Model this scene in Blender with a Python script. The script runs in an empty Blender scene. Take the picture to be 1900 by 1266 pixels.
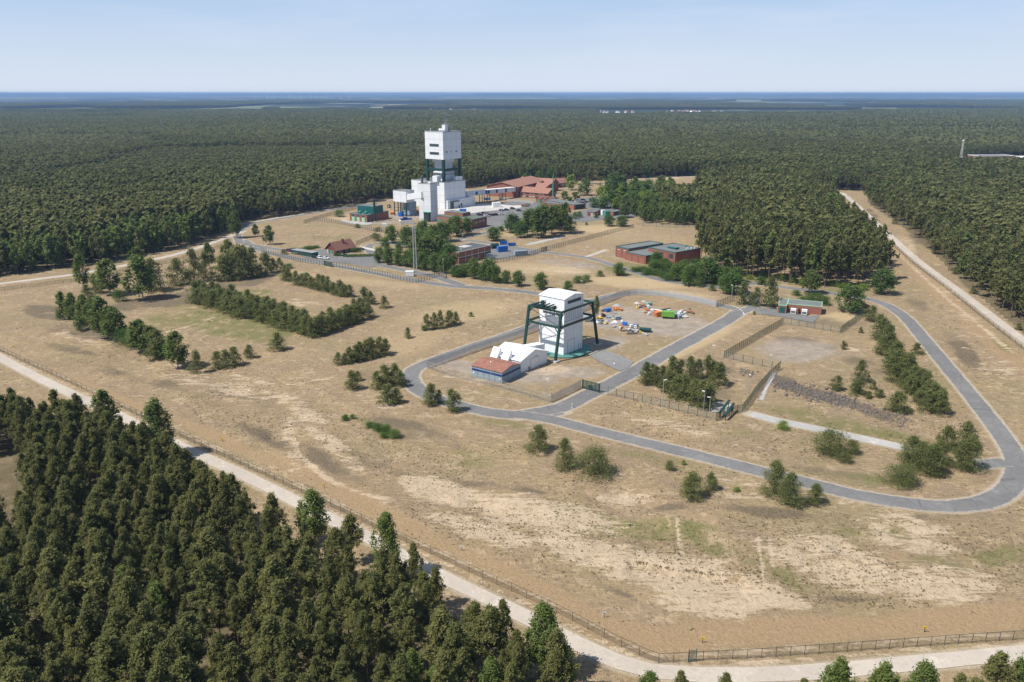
import bpy, math, random
import numpy as np
from mathutils import Vector, Matrix
random.seed(7); RNG = np.random.default_rng(7)
S = bpy.context.scene; COL = S.collection
# ---------------- camera ----------------
PIT = math.radians(17.3); FPX = 1478.0; CZ = 90.0
cam = bpy.data.cameras.new('camera'); co = bpy.data.objects.new('camera', cam); COL.objects.link(co)
co.location = (0, 0, CZ); co.rotation_euler = (math.pi/2 - PIT, 0, 0)
cam.sensor_width = 36; cam.lens = FPX/1900*36; cam.clip_start = 1; cam.clip_end = 90000
S.camera = co
# ---------------- sky, sun, exposure ----------------
SUN_EL = math.radians(55); SUN_AZ = math.radians(205)   # azimuth of the sun, counter-clockwise from +X
w = bpy.data.worlds.new('World'); S.world = w; w.use_nodes = True
wn = w.node_tree.nodes; wl = w.node_tree.links; wn.clear()
out = wn.new('ShaderNodeOutputWorld'); bg = wn.new('ShaderNodeBackground'); sky = wn.new('ShaderNodeTexSky')
sky.sky_type = 'NISHITA'; sky.sun_disc = False; sky.sun_elevation = SUN_EL
sky.sun_rotation = math.radians(90) - SUN_AZ; sky.altitude = 0; sky.air_density = 1.0; sky.dust_density = .6; sky.ozone_density = 2.0
tc = wn.new('ShaderNodeTexCoord'); mp = wn.new('ShaderNodeMapping'); mp.inputs['Scale'].default_value = (1.2, 1.2, 9.0)
mp.inputs['Rotation'].default_value = (0.0, 0.06, 0.5)
nz = wn.new('ShaderNodeTexNoise'); nz.inputs['Scale'].default_value = 2.2; nz.inputs['Detail'].default_value = 7; nz.inputs['Roughness'].default_value = .55
rp = wn.new('ShaderNodeValToRGB'); rp.color_ramp.elements[0].position = .47; rp.color_ramp.elements[1].position = .82
rp.color_ramp.elements[1].color = (.62, .62, .62, 1)
mx = wn.new('ShaderNodeMix'); mx.data_type = 'RGBA'; mx.inputs['B'].default_value = (7.2, 7.9, 9.4, 1)
wl.new(tc.outputs['Generated'], mp.inputs[0]); wl.new(mp.outputs[0], nz.inputs['Vector']); wl.new(nz.outputs['Fac'], rp.inputs[0])
sx = wn.new('ShaderNodeSeparateXYZ'); mr = wn.new('ShaderNodeMapRange'); wl.new(tc.outputs['Generated'], sx.inputs[0]); wl.new(sx.outputs[2], mr.inputs['Value'])
mr.inputs['From Min'].default_value = 0; mr.inputs['From Max'].default_value = .42; mr.inputs['To Min'].default_value = .92; mr.inputs['To Max'].default_value = .10
mh_ = wn.new('ShaderNodeMapRange'); wl.new(sx.outputs[2], mh_.inputs['Value']); mh_.inputs['From Max'].default_value = .13
mc = wn.new('ShaderNodeMix'); mc.data_type = 'RGBA'; mc.inputs['A'].default_value = (7.3, 8.1, 9.3, 1); mc.inputs['B'].default_value = (4.3, 6.2, 9.5, 1); wl.new(mh_.outputs[0], mc.inputs['Factor'])
m0 = wn.new('ShaderNodeMix'); m0.data_type = 'RGBA'; wl.new(mc.outputs['Result'], m0.inputs['B']); wl.new(mr.outputs[0], m0.inputs['Factor']); wl.new(sky.outputs[0], m0.inputs['A'])
wl.new(rp.outputs[0], mx.inputs['Factor']); wl.new(m0.outputs['Result'], mx.inputs['A']); wl.new(mx.outputs['Result'], bg.inputs[0])
wl.new(bg.outputs[0], out.inputs[0]); bg.inputs[1].default_value = 0.085
sl = bpy.data.lights.new('sun', 'SUN'); so = bpy.data.objects.new('sun', sl); COL.objects.link(so)
sl.energy = 5.0; sl.angle = math.radians(.53); sl.color = (1, .955, .88)
sd = Vector((math.cos(SUN_EL)*math.cos(SUN_AZ), math.cos(SUN_EL)*math.sin(SUN_AZ), math.sin(SUN_EL)))
so.rotation_euler = sd.to_track_quat('Z', 'Y').to_euler(); so.location = sd*300
S.view_settings.view_transform = 'Standard'; S.view_settings.look = 'None'; S.view_settings.gamma = 1
S.view_settings.exposure = 0.25; S.view_settings.use_curve_mapping = False
cy = S.cycles; cy.max_bounces = 5; cy.diffuse_bounces = 3; cy.glossy_bounces = 2; cy.transmission_bounces = 2
cy.transparent_max_bounces = 12; cy.volume_bounces = 0; cy.use_denoising = True; cy.denoiser = "OPENIMAGEDENOISE"; cy.denoising_prefilter = "ACCURATE"; cy.caustics_reflective = False; cy.caustics_refractive = False
cy.sample_clamp_indirect = 6

# ---------------- pixel <-> ground ----------------
cp, sp = math.cos(PIT), math.sin(PIT)
def P(px, py, z=0.0):
    u = (px-950)/FPX; v = (633-py)/FPX
    dx, dy, dz = u, cp + v*sp, -sp + v*cp
    t = (z-CZ)/dz
    return Vector((dx*t, dy*t, z))
def hz(x, y, py):            # height above (x, y) that is seen at image row py
    v = (633-py)/FPX
    return CZ + y*(v*cp-sp)/(cp+v*sp)
def P2(a): return [tuple(P(*q)[:2]) for q in a]

# ---------------- tags ----------------
def tag(o, label=None, cat=None, group=None, kind=None):
    if label: o['label'] = label
    if cat: o['category'] = cat
    if group: o['group'] = group
    if kind: o['kind'] = kind
    return o
def empty(name, loc, rz=0, label=None, cat=None, group=None):
    o = bpy.data.objects.new(name, None); COL.objects.link(o); o.location = loc; o.rotation_euler = (0, 0, rz)
    o.empty_display_size = .1
    return tag(o, label, cat, group)
def copy_tree(o, parent=None, cache={}):
    c = o.copy(); COL.objects.link(c)
    if parent is not None: c.parent = parent
    for ch in KIDS.get(o.name, []): copy_tree(ch, c)
    return c
KIDS = {}
def link(name, me, parent=None, loc=None):
    o = bpy.data.objects.new(name, me); COL.objects.link(o)
    if parent is not None:
        o.parent = parent; KIDS.setdefault(parent.name, []).append(o)
    if loc is not None: o.location = loc
    return o
class MB:
    def __init__(s): s.v = []; s.f = []; s.m = []
    def poly(s, pts, m=0):
        k = len(s.v); s.v += [tuple(p) for p in pts]; s.f.append(tuple(range(k, k+len(pts)))); s.m.append(m)
    def box(s, x0, x1, y0, y1, z0, z1, m=0):
        k = len(s.v)
        s.v += [(x0,y0,z0),(x1,y0,z0),(x1,y1,z0),(x0,y1,z0),(x0,y0,z1),(x1,y0,z1),(x1,y1,z1),(x0,y1,z1)]
        for q in ((3,2,1,0),(4,5,6,7),(0,1,5,4),(1,2,6,5),(2,3,7,6),(3,0,4,7)): s.f.append(tuple(k+i for i in q)); s.m.append(m)
        return s
    def prism(s, poly, a, b, m=0):    # poly points extruded from offset vector a to b
        k = len(s.v); n = len(poly); a = Vector(a); b = Vector(b)
        s.v += [tuple(Vector(p)+a) for p in poly] + [tuple(Vector(p)+b) for p in poly]
        s.f.append(tuple(k+i for i in range(n))[::-1]); s.f.append(tuple(k+n+i for i in range(n))); s.m += [m, m]
        for i in range(n):
            j = (i+1) % n; s.f.append((k+i, k+j, k+n+j, k+n+i)); s.m.append(m)
        return s
    def bar(s, p, q, w, h=None, m=0):     # rectangular beam from p to q
        p = Vector(p); q = Vector(q); d = (q-p).normalized(); h = h or w
        a = d.cross(Vector((0,0,1)))
        if a.length < 1e-3: a = Vector((1,0,0))
        a.normalize(); b = a.cross(d).normalized()
        c = [a*w/2+b*h/2, -a*w/2+b*h/2, -a*w/2-b*h/2, a*w/2-b*h/2]
        return s.prism(c, p, q, m)
    def cyl(s, p, q, r0, r1=None, n=8, m=0):
        p = Vector(p); q = Vector(q); r1 = r0 if r1 is None else r1
        d = (q-p).normalized(); a = d.cross(Vector((0,0,1)))
        if a.length < 1e-3: a = Vector((1,0,0))
        a.normalize(); b = d.cross(a); k = len(s.v)
        for c, r in ((p, r0), (q, r1)):
            for i in range(n):
                t = 2*math.pi*i/n; s.v.append(tuple(c + a*math.cos(t)*r + b*math.sin(t)*r))
        for i in range(n):
            j = (i+1) % n; s.f.append((k+i, k+j, k+n+j, k+n+i)); s.m.append(m)
        s.f.append(tuple(k+i for i in range(n))[::-1]); s.f.append(tuple(k+n+i for i in range(n))); s.m += [m, m]
        return s
    def build(s, name, mats, parent=None, loc=None):
        me = bpy.data.meshes.new(name); me.from_pydata(s.v, [], s.f)
        if not isinstance(mats, (list, tuple)): mats = [mats]
        for m in mats: me.materials.append(m)
        if len(mats) > 1: me.polygons.foreach_set('material_index', s.m)
        me.update()
        import bmesh
        bm = bmesh.new(); bm.from_mesh(me); bmesh.ops.recalc_face_normals(bm, faces=bm.faces); bm.to_mesh(me); bm.free()
        return link(name, me, parent, loc)
def mesh_np(name, v, f, mats, mi=None, attrs=None, smooth=False):
    me = bpy.data.meshes.new(name); v = np.asarray(v, np.float32); f = np.asarray(f, np.int32)
    me.vertices.add(len(v)); me.vertices.foreach_set('co', v.ravel())
    k = f.shape[1] if len(f) else 4
    me.loops.add(f.size); me.loops.foreach_set('vertex_index', f.ravel())
    me.polygons.add(len(f)); me.polygons.foreach_set('loop_start', np.arange(0, f.size, k, dtype=np.int32))
    for m in mats: me.materials.append(m)
    if mi is not None: me.polygons.foreach_set('material_index', np.asarray(mi, np.int32))
    if smooth: me.polygons.foreach_set('use_smooth', np.ones(len(f), bool))
    for nm, (ty, dom, arr) in (attrs or {}).items():
        a = me.attributes.new(nm, ty, dom)
        a.data.foreach_set({'FLOAT':'value','INT':'value','FLOAT_VECTOR':'vector','FLOAT_COLOR':'color'}[ty], np.ascontiguousarray(arr).ravel())
    me.update(calc_edges=True)
    return me

# ---------------- materials ----------------
class NT:
    def __init__(s, name):
        s.m = bpy.data.materials.new(name); s.m.use_nodes = True; s.n = s.m.node_tree.nodes; s.l = s.m.node_tree.links
        s.n.clear(); s.o = s.n.new('ShaderNodeOutputMaterial'); s.b = s.n.new('ShaderNodeBsdfPrincipled'); s.l.new(s.b.outputs[0], s.o.inputs[0])
        s.b.inputs['Specular IOR Level'].default_value = .3
        s.tc = s.n.new('ShaderNodeTexCoord')
    def lk(s, a, b): s.l.new(a, b)
    def val(s, x, sock):
        if hasattr(x, 'is_output'): s.l.new(x, sock)
        else: sock.default_value = x
    def noise(s, scale, detail=3, rough=.5, vec=None, mapscale=None, rot=None, dist=0):
        n = s.n.new('ShaderNodeTexNoise'); n.inputs['Scale'].default_value = scale; n.inputs['Detail'].default_value = detail
        n.inputs['Roughness'].default_value = rough; n.inputs['Distortion'].default_value = dist
        v = vec or s.tc.outputs['Object']
        if mapscale or rot:
            m = s.n.new('ShaderNodeMapping')
            if mapscale: m.inputs['Scale'].default_value = mapscale
            if rot: m.inputs['Rotation'].default_value = rot
            s.lk(v, m.inputs[0]); v = m.outputs[0]
        s.lk(v, n.inputs['Vector']); return n.outputs['Fac']
    def ramp(s, x, a, b, lo=0., hi=1.):
        n = s.n.new('ShaderNodeMapRange'); n.inputs['From Min'].default_value = a; n.inputs['From Max'].default_value = b
        n.inputs['To Min'].default_value = lo; n.inputs['To Max'].default_value = hi; s.lk(x, n.inputs['Value']); return n.outputs[0]
    def math(s, op, a, b=0.0):
        n = s.n.new('ShaderNodeMath'); n.operation = op; s.val(a, n.inputs[0]); s.val(b, n.inputs[1]); return n.outputs[0]
    def mix(s, f, a, b, mode='MIX'):
        n = s.n.new('ShaderNodeMix'); n.data_type = 'RGBA'; n.blend_type = mode
        s.val(f, n.inputs['Factor'])
        for x, k in ((a, 'A'), (b, 'B')):
            if isinstance(x, tuple) and len(x) == 3: x = x + (1,)
            s.val(x, n.inputs[k])
        return n.outputs['Result']
    def attr(s, name, kind='Fac'):
        n = s.n.new('ShaderNodeAttribute'); n.attribute_name = name; return n.outputs[kind]
    def bump(s, h, dist=.05, st=1.0):
        n = s.n.new('ShaderNodeBump'); n.inputs['Distance'].default_value = dist; n.inputs['Strength'].default_value = st
        s.lk(h, n.inputs['Height']); s.lk(n.outputs[0], s.b.inputs['Normal'])
    def base(s, c, rough=.8):
        if isinstance(c, tuple): c = c[:3] + (1,)
        s.val(c, s.b.inputs['Base Color']); s.b.inputs['Roughness'].default_value = rough; return s.m
def mat(name, c, rough=.7, var=.15, scale=.6, metal=0, dirt=None):
    t = NT(name); n1 = t.noise(scale, 4, .6); n2 = t.noise(scale*9, 3, .6)
    f = t.math('ADD', t.math('MULTIPLY', n1, .65), t.math('MULTIPLY', n2, .35))
    lo = tuple(x*(1-var) for x in c); hi = tuple(min(1, x*(1+var)) for x in c)
    col = t.mix(t.ramp(f, .35, .65), lo, hi)
    if dirt: col = t.mix(t.ramp(t.noise(scale*2.3, 5, .7, mapscale=(1,1,.25)), .55, .8, 0, dirt[1]), col, dirt[0])
    t.base(col, rough); t.b.inputs['Metallic'].default_value = metal
    return t.m
def panel_mat(name, c, seam, bw=3., bh=2.4, ms=.05, rough=.5, var=.05, off=0.0, dirt=.12, blk=None):
    t = NT(name); sx = t.n.new('ShaderNodeSeparateXYZ'); t.lk(t.tc.outputs['Object'], sx.inputs[0])
    cx = t.n.new('ShaderNodeCombineXYZ'); t.lk(t.math('ADD', sx.outputs[0], sx.outputs[1]), cx.inputs[0]); t.lk(sx.outputs[2], cx.inputs[1])
    br = t.n.new('ShaderNodeTexBrick'); br.offset = off; br.inputs['Scale'].default_value = 1; br.inputs['Brick Width'].default_value = bw
    br.inputs['Row Height'].default_value = bh; br.inputs['Mortar Size'].default_value = ms; br.inputs['Mortar Smooth'].default_value = .2
    br.inputs['Color1'].default_value = tuple(x*(1-var) for x in c)+(1,); br.inputs['Color2'].default_value = tuple(min(1,x*(1+var)) for x in c)+(1,)
    br.inputs['Mortar'].default_value = seam+(1,); t.lk(cx.outputs[0], br.inputs[0])
    st = t.ramp(t.noise(.5, 5, .7, mapscale=(1.5,1.5,.2)), .5, .85, 0, dirt)
    col = t.mix(st, br.outputs['Color'], tuple(x*.6 for x in c))
    t.base(col, rough); return t.m
M = {}
M['white'] = panel_mat('white_cladding', (.70,.715,.735), (.40,.41,.43), 6., 5.4, .09, .45, .02)
M['white_fine'] = panel_mat('white_sheeting', (.80,.81,.82), (.55,.56,.58), 1.1, 30, .05, .45, .03, dirt=.22)
M['white_roof'] = mat('white_roof', (.82,.82,.82), .5, .03)
M['green'] = mat('green_steel', (.014,.050,.041), .45, .15)
M['teal'] = mat('teal_sheet', (.012,.10,.10), .45, .12)
M['pad'] = mat('pad_green', (.085,.215,.19), .7, .12, .3)
M['brick'] = panel_mat('red_brick', (.27,.105,.075), (.25,.14,.11), .5, .16, .012, .85, .16, .5, .25)
M['brick_dark'] = panel_mat('dark_brick', (.15,.05,.035), (.14,.07,.055), .5, .16, .012, .85, .15, .5)
M['tile'] = panel_mat('terracotta_tiles', (.33,.165,.12), (.20,.10,.07), .35, .4, .03, .8, .15, .5, .3)
M['tile_old'] = panel_mat('weathered_tiles', (.23,.11,.082), (.15,.07,.055), .35, .4, .03, .85, .15, .5, .4)
M['rust'] = mat('rusty_roof', (.27,.12,.085), .85, .35, .9, dirt=((.42,.34,.29), .6))
M['felt'] = mat('roof_felt', (.15,.165,.16), .9, .12, .15, dirt=((.30,.29,.27), .35))
M['felt_dark'] = mat('dark_roof_felt', (.085,.095,.10), .9, .15, .15, dirt=((.2,.2,.19), .35))
M['felt_green'] = mat('greenish_roof_felt', (.12,.15,.12), .9, .15, .15, dirt=((.2,.2,.16), .4))
M['glass'] = mat('window_glass', (.045,.06,.07), .12, .2, 1.5)
M['glass_pale'] = mat('blind_window', (.42,.42,.34), .4, .15, 1.5)
M['conc'] = mat('concrete', (.45,.43,.40), .85, .12, .4)
M['conc_white'] = mat('pale_concrete', (.66,.64,.60), .85, .1, .2)
M['grey'] = mat('grey_metal', (.33,.34,.35), .5, .12)
M['grey_dark'] = mat('dark_grey_metal', (.10,.105,.11), .55, .15)
M['black'] = mat('black_rubber', (.018,.018,.019), .8, .2)
M['post'] = mat('fence_post_dark', (.05,.055,.045), .6, .2)
M['post_green'] = mat('fence_post_green', (.03,.075,.055), .6, .2)
M['post_grey'] = mat('fence_post_grey', (.38,.38,.38), .5, .1)
M['blue'] = mat('blue_paint', (.03,.15,.50), .45, .1)
M['blue_dark'] = mat('dark_blue_paint', (.015,.04,.17), .45, .15)
M['bluegrey'] = mat('bluegrey_sheet', (.25,.32,.37), .55, .12, .4, dirt=((.2,.19,.17), .35))
M['orange'] = mat('orange_paint', (.62,.20,.06), .5, .15)
M['yellow'] = mat('yellow_paint', (.75,.50,.04), .5, .12)
M['limegreen'] = mat('lime_green_paint', (.15,.34,.05), .5, .12)
M['leafgreen'] = mat('pale_green_panel', (.30,.50,.33), .5, .1)
M['doorgreen'] = mat('door_green', (.06,.26,.19), .5, .1)
M['red'] = mat('red_paint', (.35,.08,.06), .5, .1)
M['wood'] = mat('weathered_wood', (.25,.17,.10), .85, .25, 1.2)
M['bark'] = mat('pine_bark', (.21,.145,.105), .95, .35, 1.5)
M['bark_birch'] = mat('birch_bark', (.38,.36,.32), .9, .35, 1.5)
M['carglass'] = mat('car_glass', (.015,.018,.02), .08, .1)
M['lamp'] = mat('lamp_white', (.75,.75,.73), .4, .05)
def wire_mat(name, c, alpha):
    t = NT(name); t.base(c, .6); tr = t.n.new('ShaderNodeBsdfTransparent'); ms = t.n.new('ShaderNodeMixShader')
    ms.inputs[0].default_value = alpha; t.lk(tr.outputs[0], ms.inputs[1]); t.lk(t.b.outputs[0], ms.inputs[2]); t.lk(ms.outputs[0], t.o.inputs[0]); return t.m
M['wire_dark'] = wire_mat('dark_wire_mesh', (.09,.09,.07), .24)
M['wire_green'] = wire_mat('green_wire_mesh', (.04,.08,.065), .42)
M['wire_grey'] = wire_mat('grey_wire_mesh', (.42,.42,.42), .58)
M['wire_light'] = wire_mat('light_wire_mesh', (.24,.24,.22), .26)
def leaf_mat(name, c1, c2, trans=.25, objvar=.22):
    t = NT(name); oi = t.n.new('ShaderNodeObjectInfo'); tint = t.attr('tint')
    rnd = t.math('FRACT', t.math('ADD', oi.outputs['Random'], t.math('MULTIPLY', tint, 1.0)))
    col = t.mix(rnd, c1, c2)
    # slow drift over the stand, as soils and ages change
    geo = t.n.new('ShaderNodeNewGeometry'); nn = t.noise(.012, 3, .5, vec=geo.outputs['Position'])
    col = t.mix(t.ramp(nn, .35, .65, 0, .55), col, tuple(a*.55+b*.45 for a, b in zip(c1, (c2[0]*.8, c2[1]*.78, c2[2]*.7))))
    n3 = t.noise(.0030, 2, .5, vec=geo.outputs['Position'])
    col = t.mix(t.ramp(n3, .46, .54, 0, .24), col, tuple(b*k for b, k in zip(c1, (.74, .76, .70))))
    hs = t.n.new('ShaderNodeHueSaturation'); t.lk(col, hs.inputs['Color'])
    t.lk(t.ramp(t.attr('lvar'), 0, 1, 1-objvar*1.6, 1+objvar*1.6), hs.inputs['Value'])
    col = hs.outputs[0]
    t.base(col, .75); t.b.inputs['Specular IOR Level'].default_value = .25
    tl = t.n.new('ShaderNodeBsdfTranslucent'); t.lk(col, tl.inputs[0]); ms = t.n.new('ShaderNodeMixShader'); ms.inputs[0].default_value = trans
    t.lk(t.b.outputs[0], ms.inputs[1]); t.lk(tl.outputs[0], ms.inputs[2]); t.lk(ms.outputs[0], t.o.inputs[0]); return t.m
M['pine'] = leaf_mat('pine_needles', (.148,.160,.050), (.225,.222,.076), .48)
M['pine_young'] = leaf_mat('young_pine_needles', (.155,.180,.058), (.225,.240,.082), .46)
M['birch'] = leaf_mat('birch_leaves', (.125,.175,.042), (.190,.235,.056), .45)
M['broad'] = leaf_mat('broad_leaves', (.090,.160,.032), (.150,.220,.046), .45)
M['bright'] = leaf_mat('bright_leaves', (.19,.28,.035), (.25,.33,.045), .45)
# ================= ground, roads =================
def vnoise(x, y, cell, seed):
    r = np.random.default_rng(seed); n = 256; g = r.random((n, n))
    u = x/cell; v = y/cell; i = np.floor(u).astype(int); j = np.floor(v).astype(int); fx = u-i; fy = v-j
    fx = fx*fx*(3-2*fx); fy = fy*fy*(3-2*fy); a = g[i % n, j % n]; b = g[(i+1) % n, j % n]; c = g[i % n, (j+1) % n]; d = g[(i+1) % n, (j+1) % n]
    return (a*(1-fx)+b*fx)*(1-fy) + (c*(1-fx)+d*fx)*fy
def fbm(x, y, cell, seed, o=4):
    s = 0; a = 1; t = 0
    for k in range(o): s = s + a*vnoise(x, y, cell/2**k, seed+k); t += a; a *= .5
    return s/t
def smooth_line(pts, step=3.0, closed=False):
    pts = [Vector(p) for p in pts]; n = len(pts); out = []
    for i in range(n-1 if not closed else n):
        p0 = pts[max(i-1, 0)] if not closed else pts[i-1]; p1 = pts[i % n]; p2 = pts[(i+1) % n]
        p3 = pts[min(i+2, n-1)] if not closed else pts[(i+2) % n]
        k = max(1, int((p2-p1).length/step))
        for j in range(k):
            t = j/k
            out.append(.5*((2*p1)+(-p0+p2)*t+(2*p0-5*p1+4*p2-p3)*t*t+(-p0+3*p1-3*p2+p3)*t**3))
    if not closed: out.append(pts[-1])
    return out
def in_poly(x, y, poly):
    x = np.asarray(x); y = np.asarray(y); r = np.zeros(x.shape, bool); n = len(poly)
    for i in range(n):
        x1, y1 = poly[i]; x2, y2 = poly[(i+1) % n]
        c = ((y1 > y) != (y2 > y)) & (x < (x2-x1)*(y-y1)/((y2-y1) if y2 != y1 else 1e-9)+x1); r ^= c
    return r
# roads: name, label, width, material key, smooth, pixels on the ground
ROADS = [
 ('asphalt', 6.0, [(452,446),(478,462),(520,474),(600,489),(700,508),(790,524),(840,531),(900,535),(960,540),(1010,547),(1060,556),(1100,558),(1135,549),(1175,543),(1230,546),(1290,555),(1340,568),(1385,577)]),
 ('asphalt', 6.2, [(1098,557),(1040,584),(985,606),(930,626),(880,642),(830,660),(795,673),(768,686),(762,702),(775,722),(805,738),(850,752),(905,765),(960,770),(1010,768),(1040,763)]),
 ('asphalt', 7.0, [(960,771),(1040,757),(1080,738),(1130,714),(1190,682),(1250,648),(1310,616),(1350,594),(1376,577),(1404,573),(1446,578)]),
 ('asphalt', 5.4, [(1366,582),(1392,573),(1400,563),(1392,548),(1372,536),(1330,533),(1265,526),(1215,517),(1170,503),(1130,490),(1088,478),(1011,468),(974,462),(930,455),(893,449),(862,446)]),
 ('asphalt', 5.8, [(1372,530),(1400,526),(1460,534),(1540,544),(1600,553),(1640,564),(1678,588),(1715,630),(1760,684),(1800,732),(1838,780),(1866,818),(1884,852),(1886,886),(1862,916),(1820,934),(1770,940),(1700,936),(1600,921),(1500,897),(1380,867),(1280,842),(1180,818),(1090,796),(1020,778),(960,769)]),
 ('asphalt', 5.6, [(445,452),(441,436),(452,424),(480,412),(520,406),(570,397),(620,389),(680,380)]),
 ('asphalt', 6.0, [(452,452),(500,461),(540,466),(580,472),(620,480),(660,487),(700,491),(748,501),(794,510),(830,521),(858,530)]),
 ('asphalt', 5.2, [(694,491),(692,476),(684,462),(690,454),(720,452),(760,456),(800,452),(840,446),(880,438),(915,428),(940,423),(985,417),(1040,412)]),
 ('asphalt', 4.6, [(700,446),(740,452),(775,462),(760,470)]),
 ('track', 4.2, [(981,454),(1010,447),(1047,439)]),
 ('concrete', 2.6, [(1087,477),(1105,471),(1124,464)]),
 ('track', 4.2, [(1392,768),(1440,781),(1500,793),(1580,810),(1640,823),(1680,832)]),
 ('asphalt', 5.0, [(1786,862),(1820,862),(1868,858)]),
 ('concrete', 4.4, [(-260,556),(-60,535),(0,527),(80,517),(150,508),(240,491),(320,474),(380,456),(415,443),(452,430)]),
 ('concrete', 2.6, [(438,418),(520,404),(600,391),(680,378),(760,366)]),
 ('concrete', 3.5, [(-220,560),(-60,630),(0,664),(92,712),(200,762),(350,836),(430,872),(520,916),(600,957),(680,996),(760,1040),(850,1085),(940,1128),(1020,1168),(1090,1204),(1150,1230),(1210,1246),(1300,1253),(1450,1251),(1600,1240),(1750,1226),(1900,1212),(2150,1190)]),
 ('concrete', 4.6, [(2200,860),(2000,712),(1900,634),(1850,596),(1780,542),(1700,482),(1640,428),(1590,382),(1562,358)]),
 ('concrete', 4.2, [(1562,358),(1530,356),(1505,354)]),
 ('concrete', 5.0, [(1160,335),(1200,331),(1250,329),(1300,328)]),
]
road_lines = [(k, wd, [Vector((*q, 0)) for q in P2(p)]) for k, wd, p in ROADS]
road_sm = [(k, wd, smooth_line(p, 4.0)) for k, wd, p in road_lines]
# paved areas (pixel polygons)
AREAS = [
 ('asphalt', [(556,474),(600,463),(640,470),(700,478),(704,492),(690,497),(640,489),(600,486)]),
 ('asphalt', [(800,398),(858,388),(985,381),(1000,386),(975,402),(948,420),(905,424),(870,428)]),
 ('slab', [(806,390),(858,380),(905,378),(950,382),(985,381),(960,387),(890,394),(848,400),(812,398)]),
 ('asphalt', [(896,468),(935,457),(985,463),(1000,470),(960,477),(905,482)]),
 ('asphalt', [(930,380),(960,374),(1020,380),(1010,392),(980,392)]),
 ('asphalt', [(1398,574),(1450,572),(1500,587),(1520,586),(1516,592),(1508,600),(1470,592),(1446,588),(1405,583)]),
 ('asphalt', [(1050,400),(1120,384),(1180,388),(1180,402),(1120,408),(1070,412)]),
 ('asphalt', [(1060,372),(1110,366),(1150,376),(1140,388),(1090,386)]),
 ('apron', [(1092,660),(1120,650),(1150,660),(1176,672),(1150,690),(1118,675)]),
 ('track', [(1310,752),(1330,746),(1362,752),(1352,764),(1322,766)]),
 ('track', [(660,408),(648,412),(640,407),(632,409),(650,416),(684,418),(690,412)]),
 ('track', [(1408,742),(1428,700),(1434,690),(1440,694),(1424,722),(1416,745)]),
]
area_polys = [(k, P2(p)) for k, p in AREAS]
def road_dist(x, y, kinds=None):
    d = np.full(x.shape, 1e6)
    for k, wd, ln in road_sm:
        if kinds and k not in kinds: continue
        for a, b in zip(ln[:-1], ln[1:]):
            ax, ay, bx, by = a.x, a.y, b.x, b.y; L2 = (bx-ax)**2+(by-ay)**2+1e-9
            m = (np.abs(x-ax) < 30) & (np.abs(y-ay) < 30)
            if not m.any(): continue
            xx = x[m]; yy = y[m]; t = np.clip(((xx-ax)*(bx-ax)+(yy-ay)*(by-ay))/L2, 0, 1)
            d[m] = np.minimum(d[m], np.hypot(xx-ax-t*(bx-ax), yy-ay-t*(by-ay))-wd/2)
    return d
# grid of the ground
ys = [-400., -250, -100, 0, 40, 70]; y = 84.
while y < 46000: ys.append(y); y += max(1.0, y*.0052)
ys.append(46000.); ys = np.array(ys); NX = 560
tt = np.linspace(-1, 1, NX)
GX = tt[None, :]*(0.82*np.maximum(ys, 90)+90)[:, None]; GY = np.repeat(ys[:, None], NX, 1)
gx = GX.ravel(); gy = GY.ravel()
near = (gy > 60) & (gy < 1300)
dens = np.where(gy > 1, gy, 1)
den = gy*cp + CZ*sp; vpx = np.where(den > 1, 950+FPX*gx/np.maximum(den, 1), -9999); vpy = np.where(den > 1, 633-FPX*(gy*sp-CZ*cp)/np.maximum(den, 1), 9999)
rdd = np.full(gx.shape, 1e3); nn_ = np.where(near)[0]; rdd[nn_] = road_dist(gx[nn_], gy[nn_])
pav = np.zeros(gx.shape, bool)
for k, pl in area_polys: pav[nn_] |= in_poly(gx[nn_], gy[nn_], pl)
CLEAR = P2([(-420,560),(-150,536),(0,514),(100,499),(200,488),(280,471),(350,456),(400,437),(450,411),(560,396),(672,378),(760,362),(862,350),(945,339),(1000,332),(1080,337),(1160,333),(1290,327),(1400,331),(1480,350),(1602,355),(1614,380),(1650,404),(1690,432),(1740,478),(1790,526),(1850,578),(1900,618),(2050,735),(2400,1000),(2400,1330),(1900,1345),(1500,1350),(1200,1345),(1110,1310),(1065,1290),(1000,1262),(900,1222),(850,1190),(760,1125),(680,1075),(600,1045),(520,1010),(430,965),(350,925),(300,885),(200,835),(100,806),(0,790),(-150,690),(-420,640)])
inside = in_poly(gx, gy, CLEAR)
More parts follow.
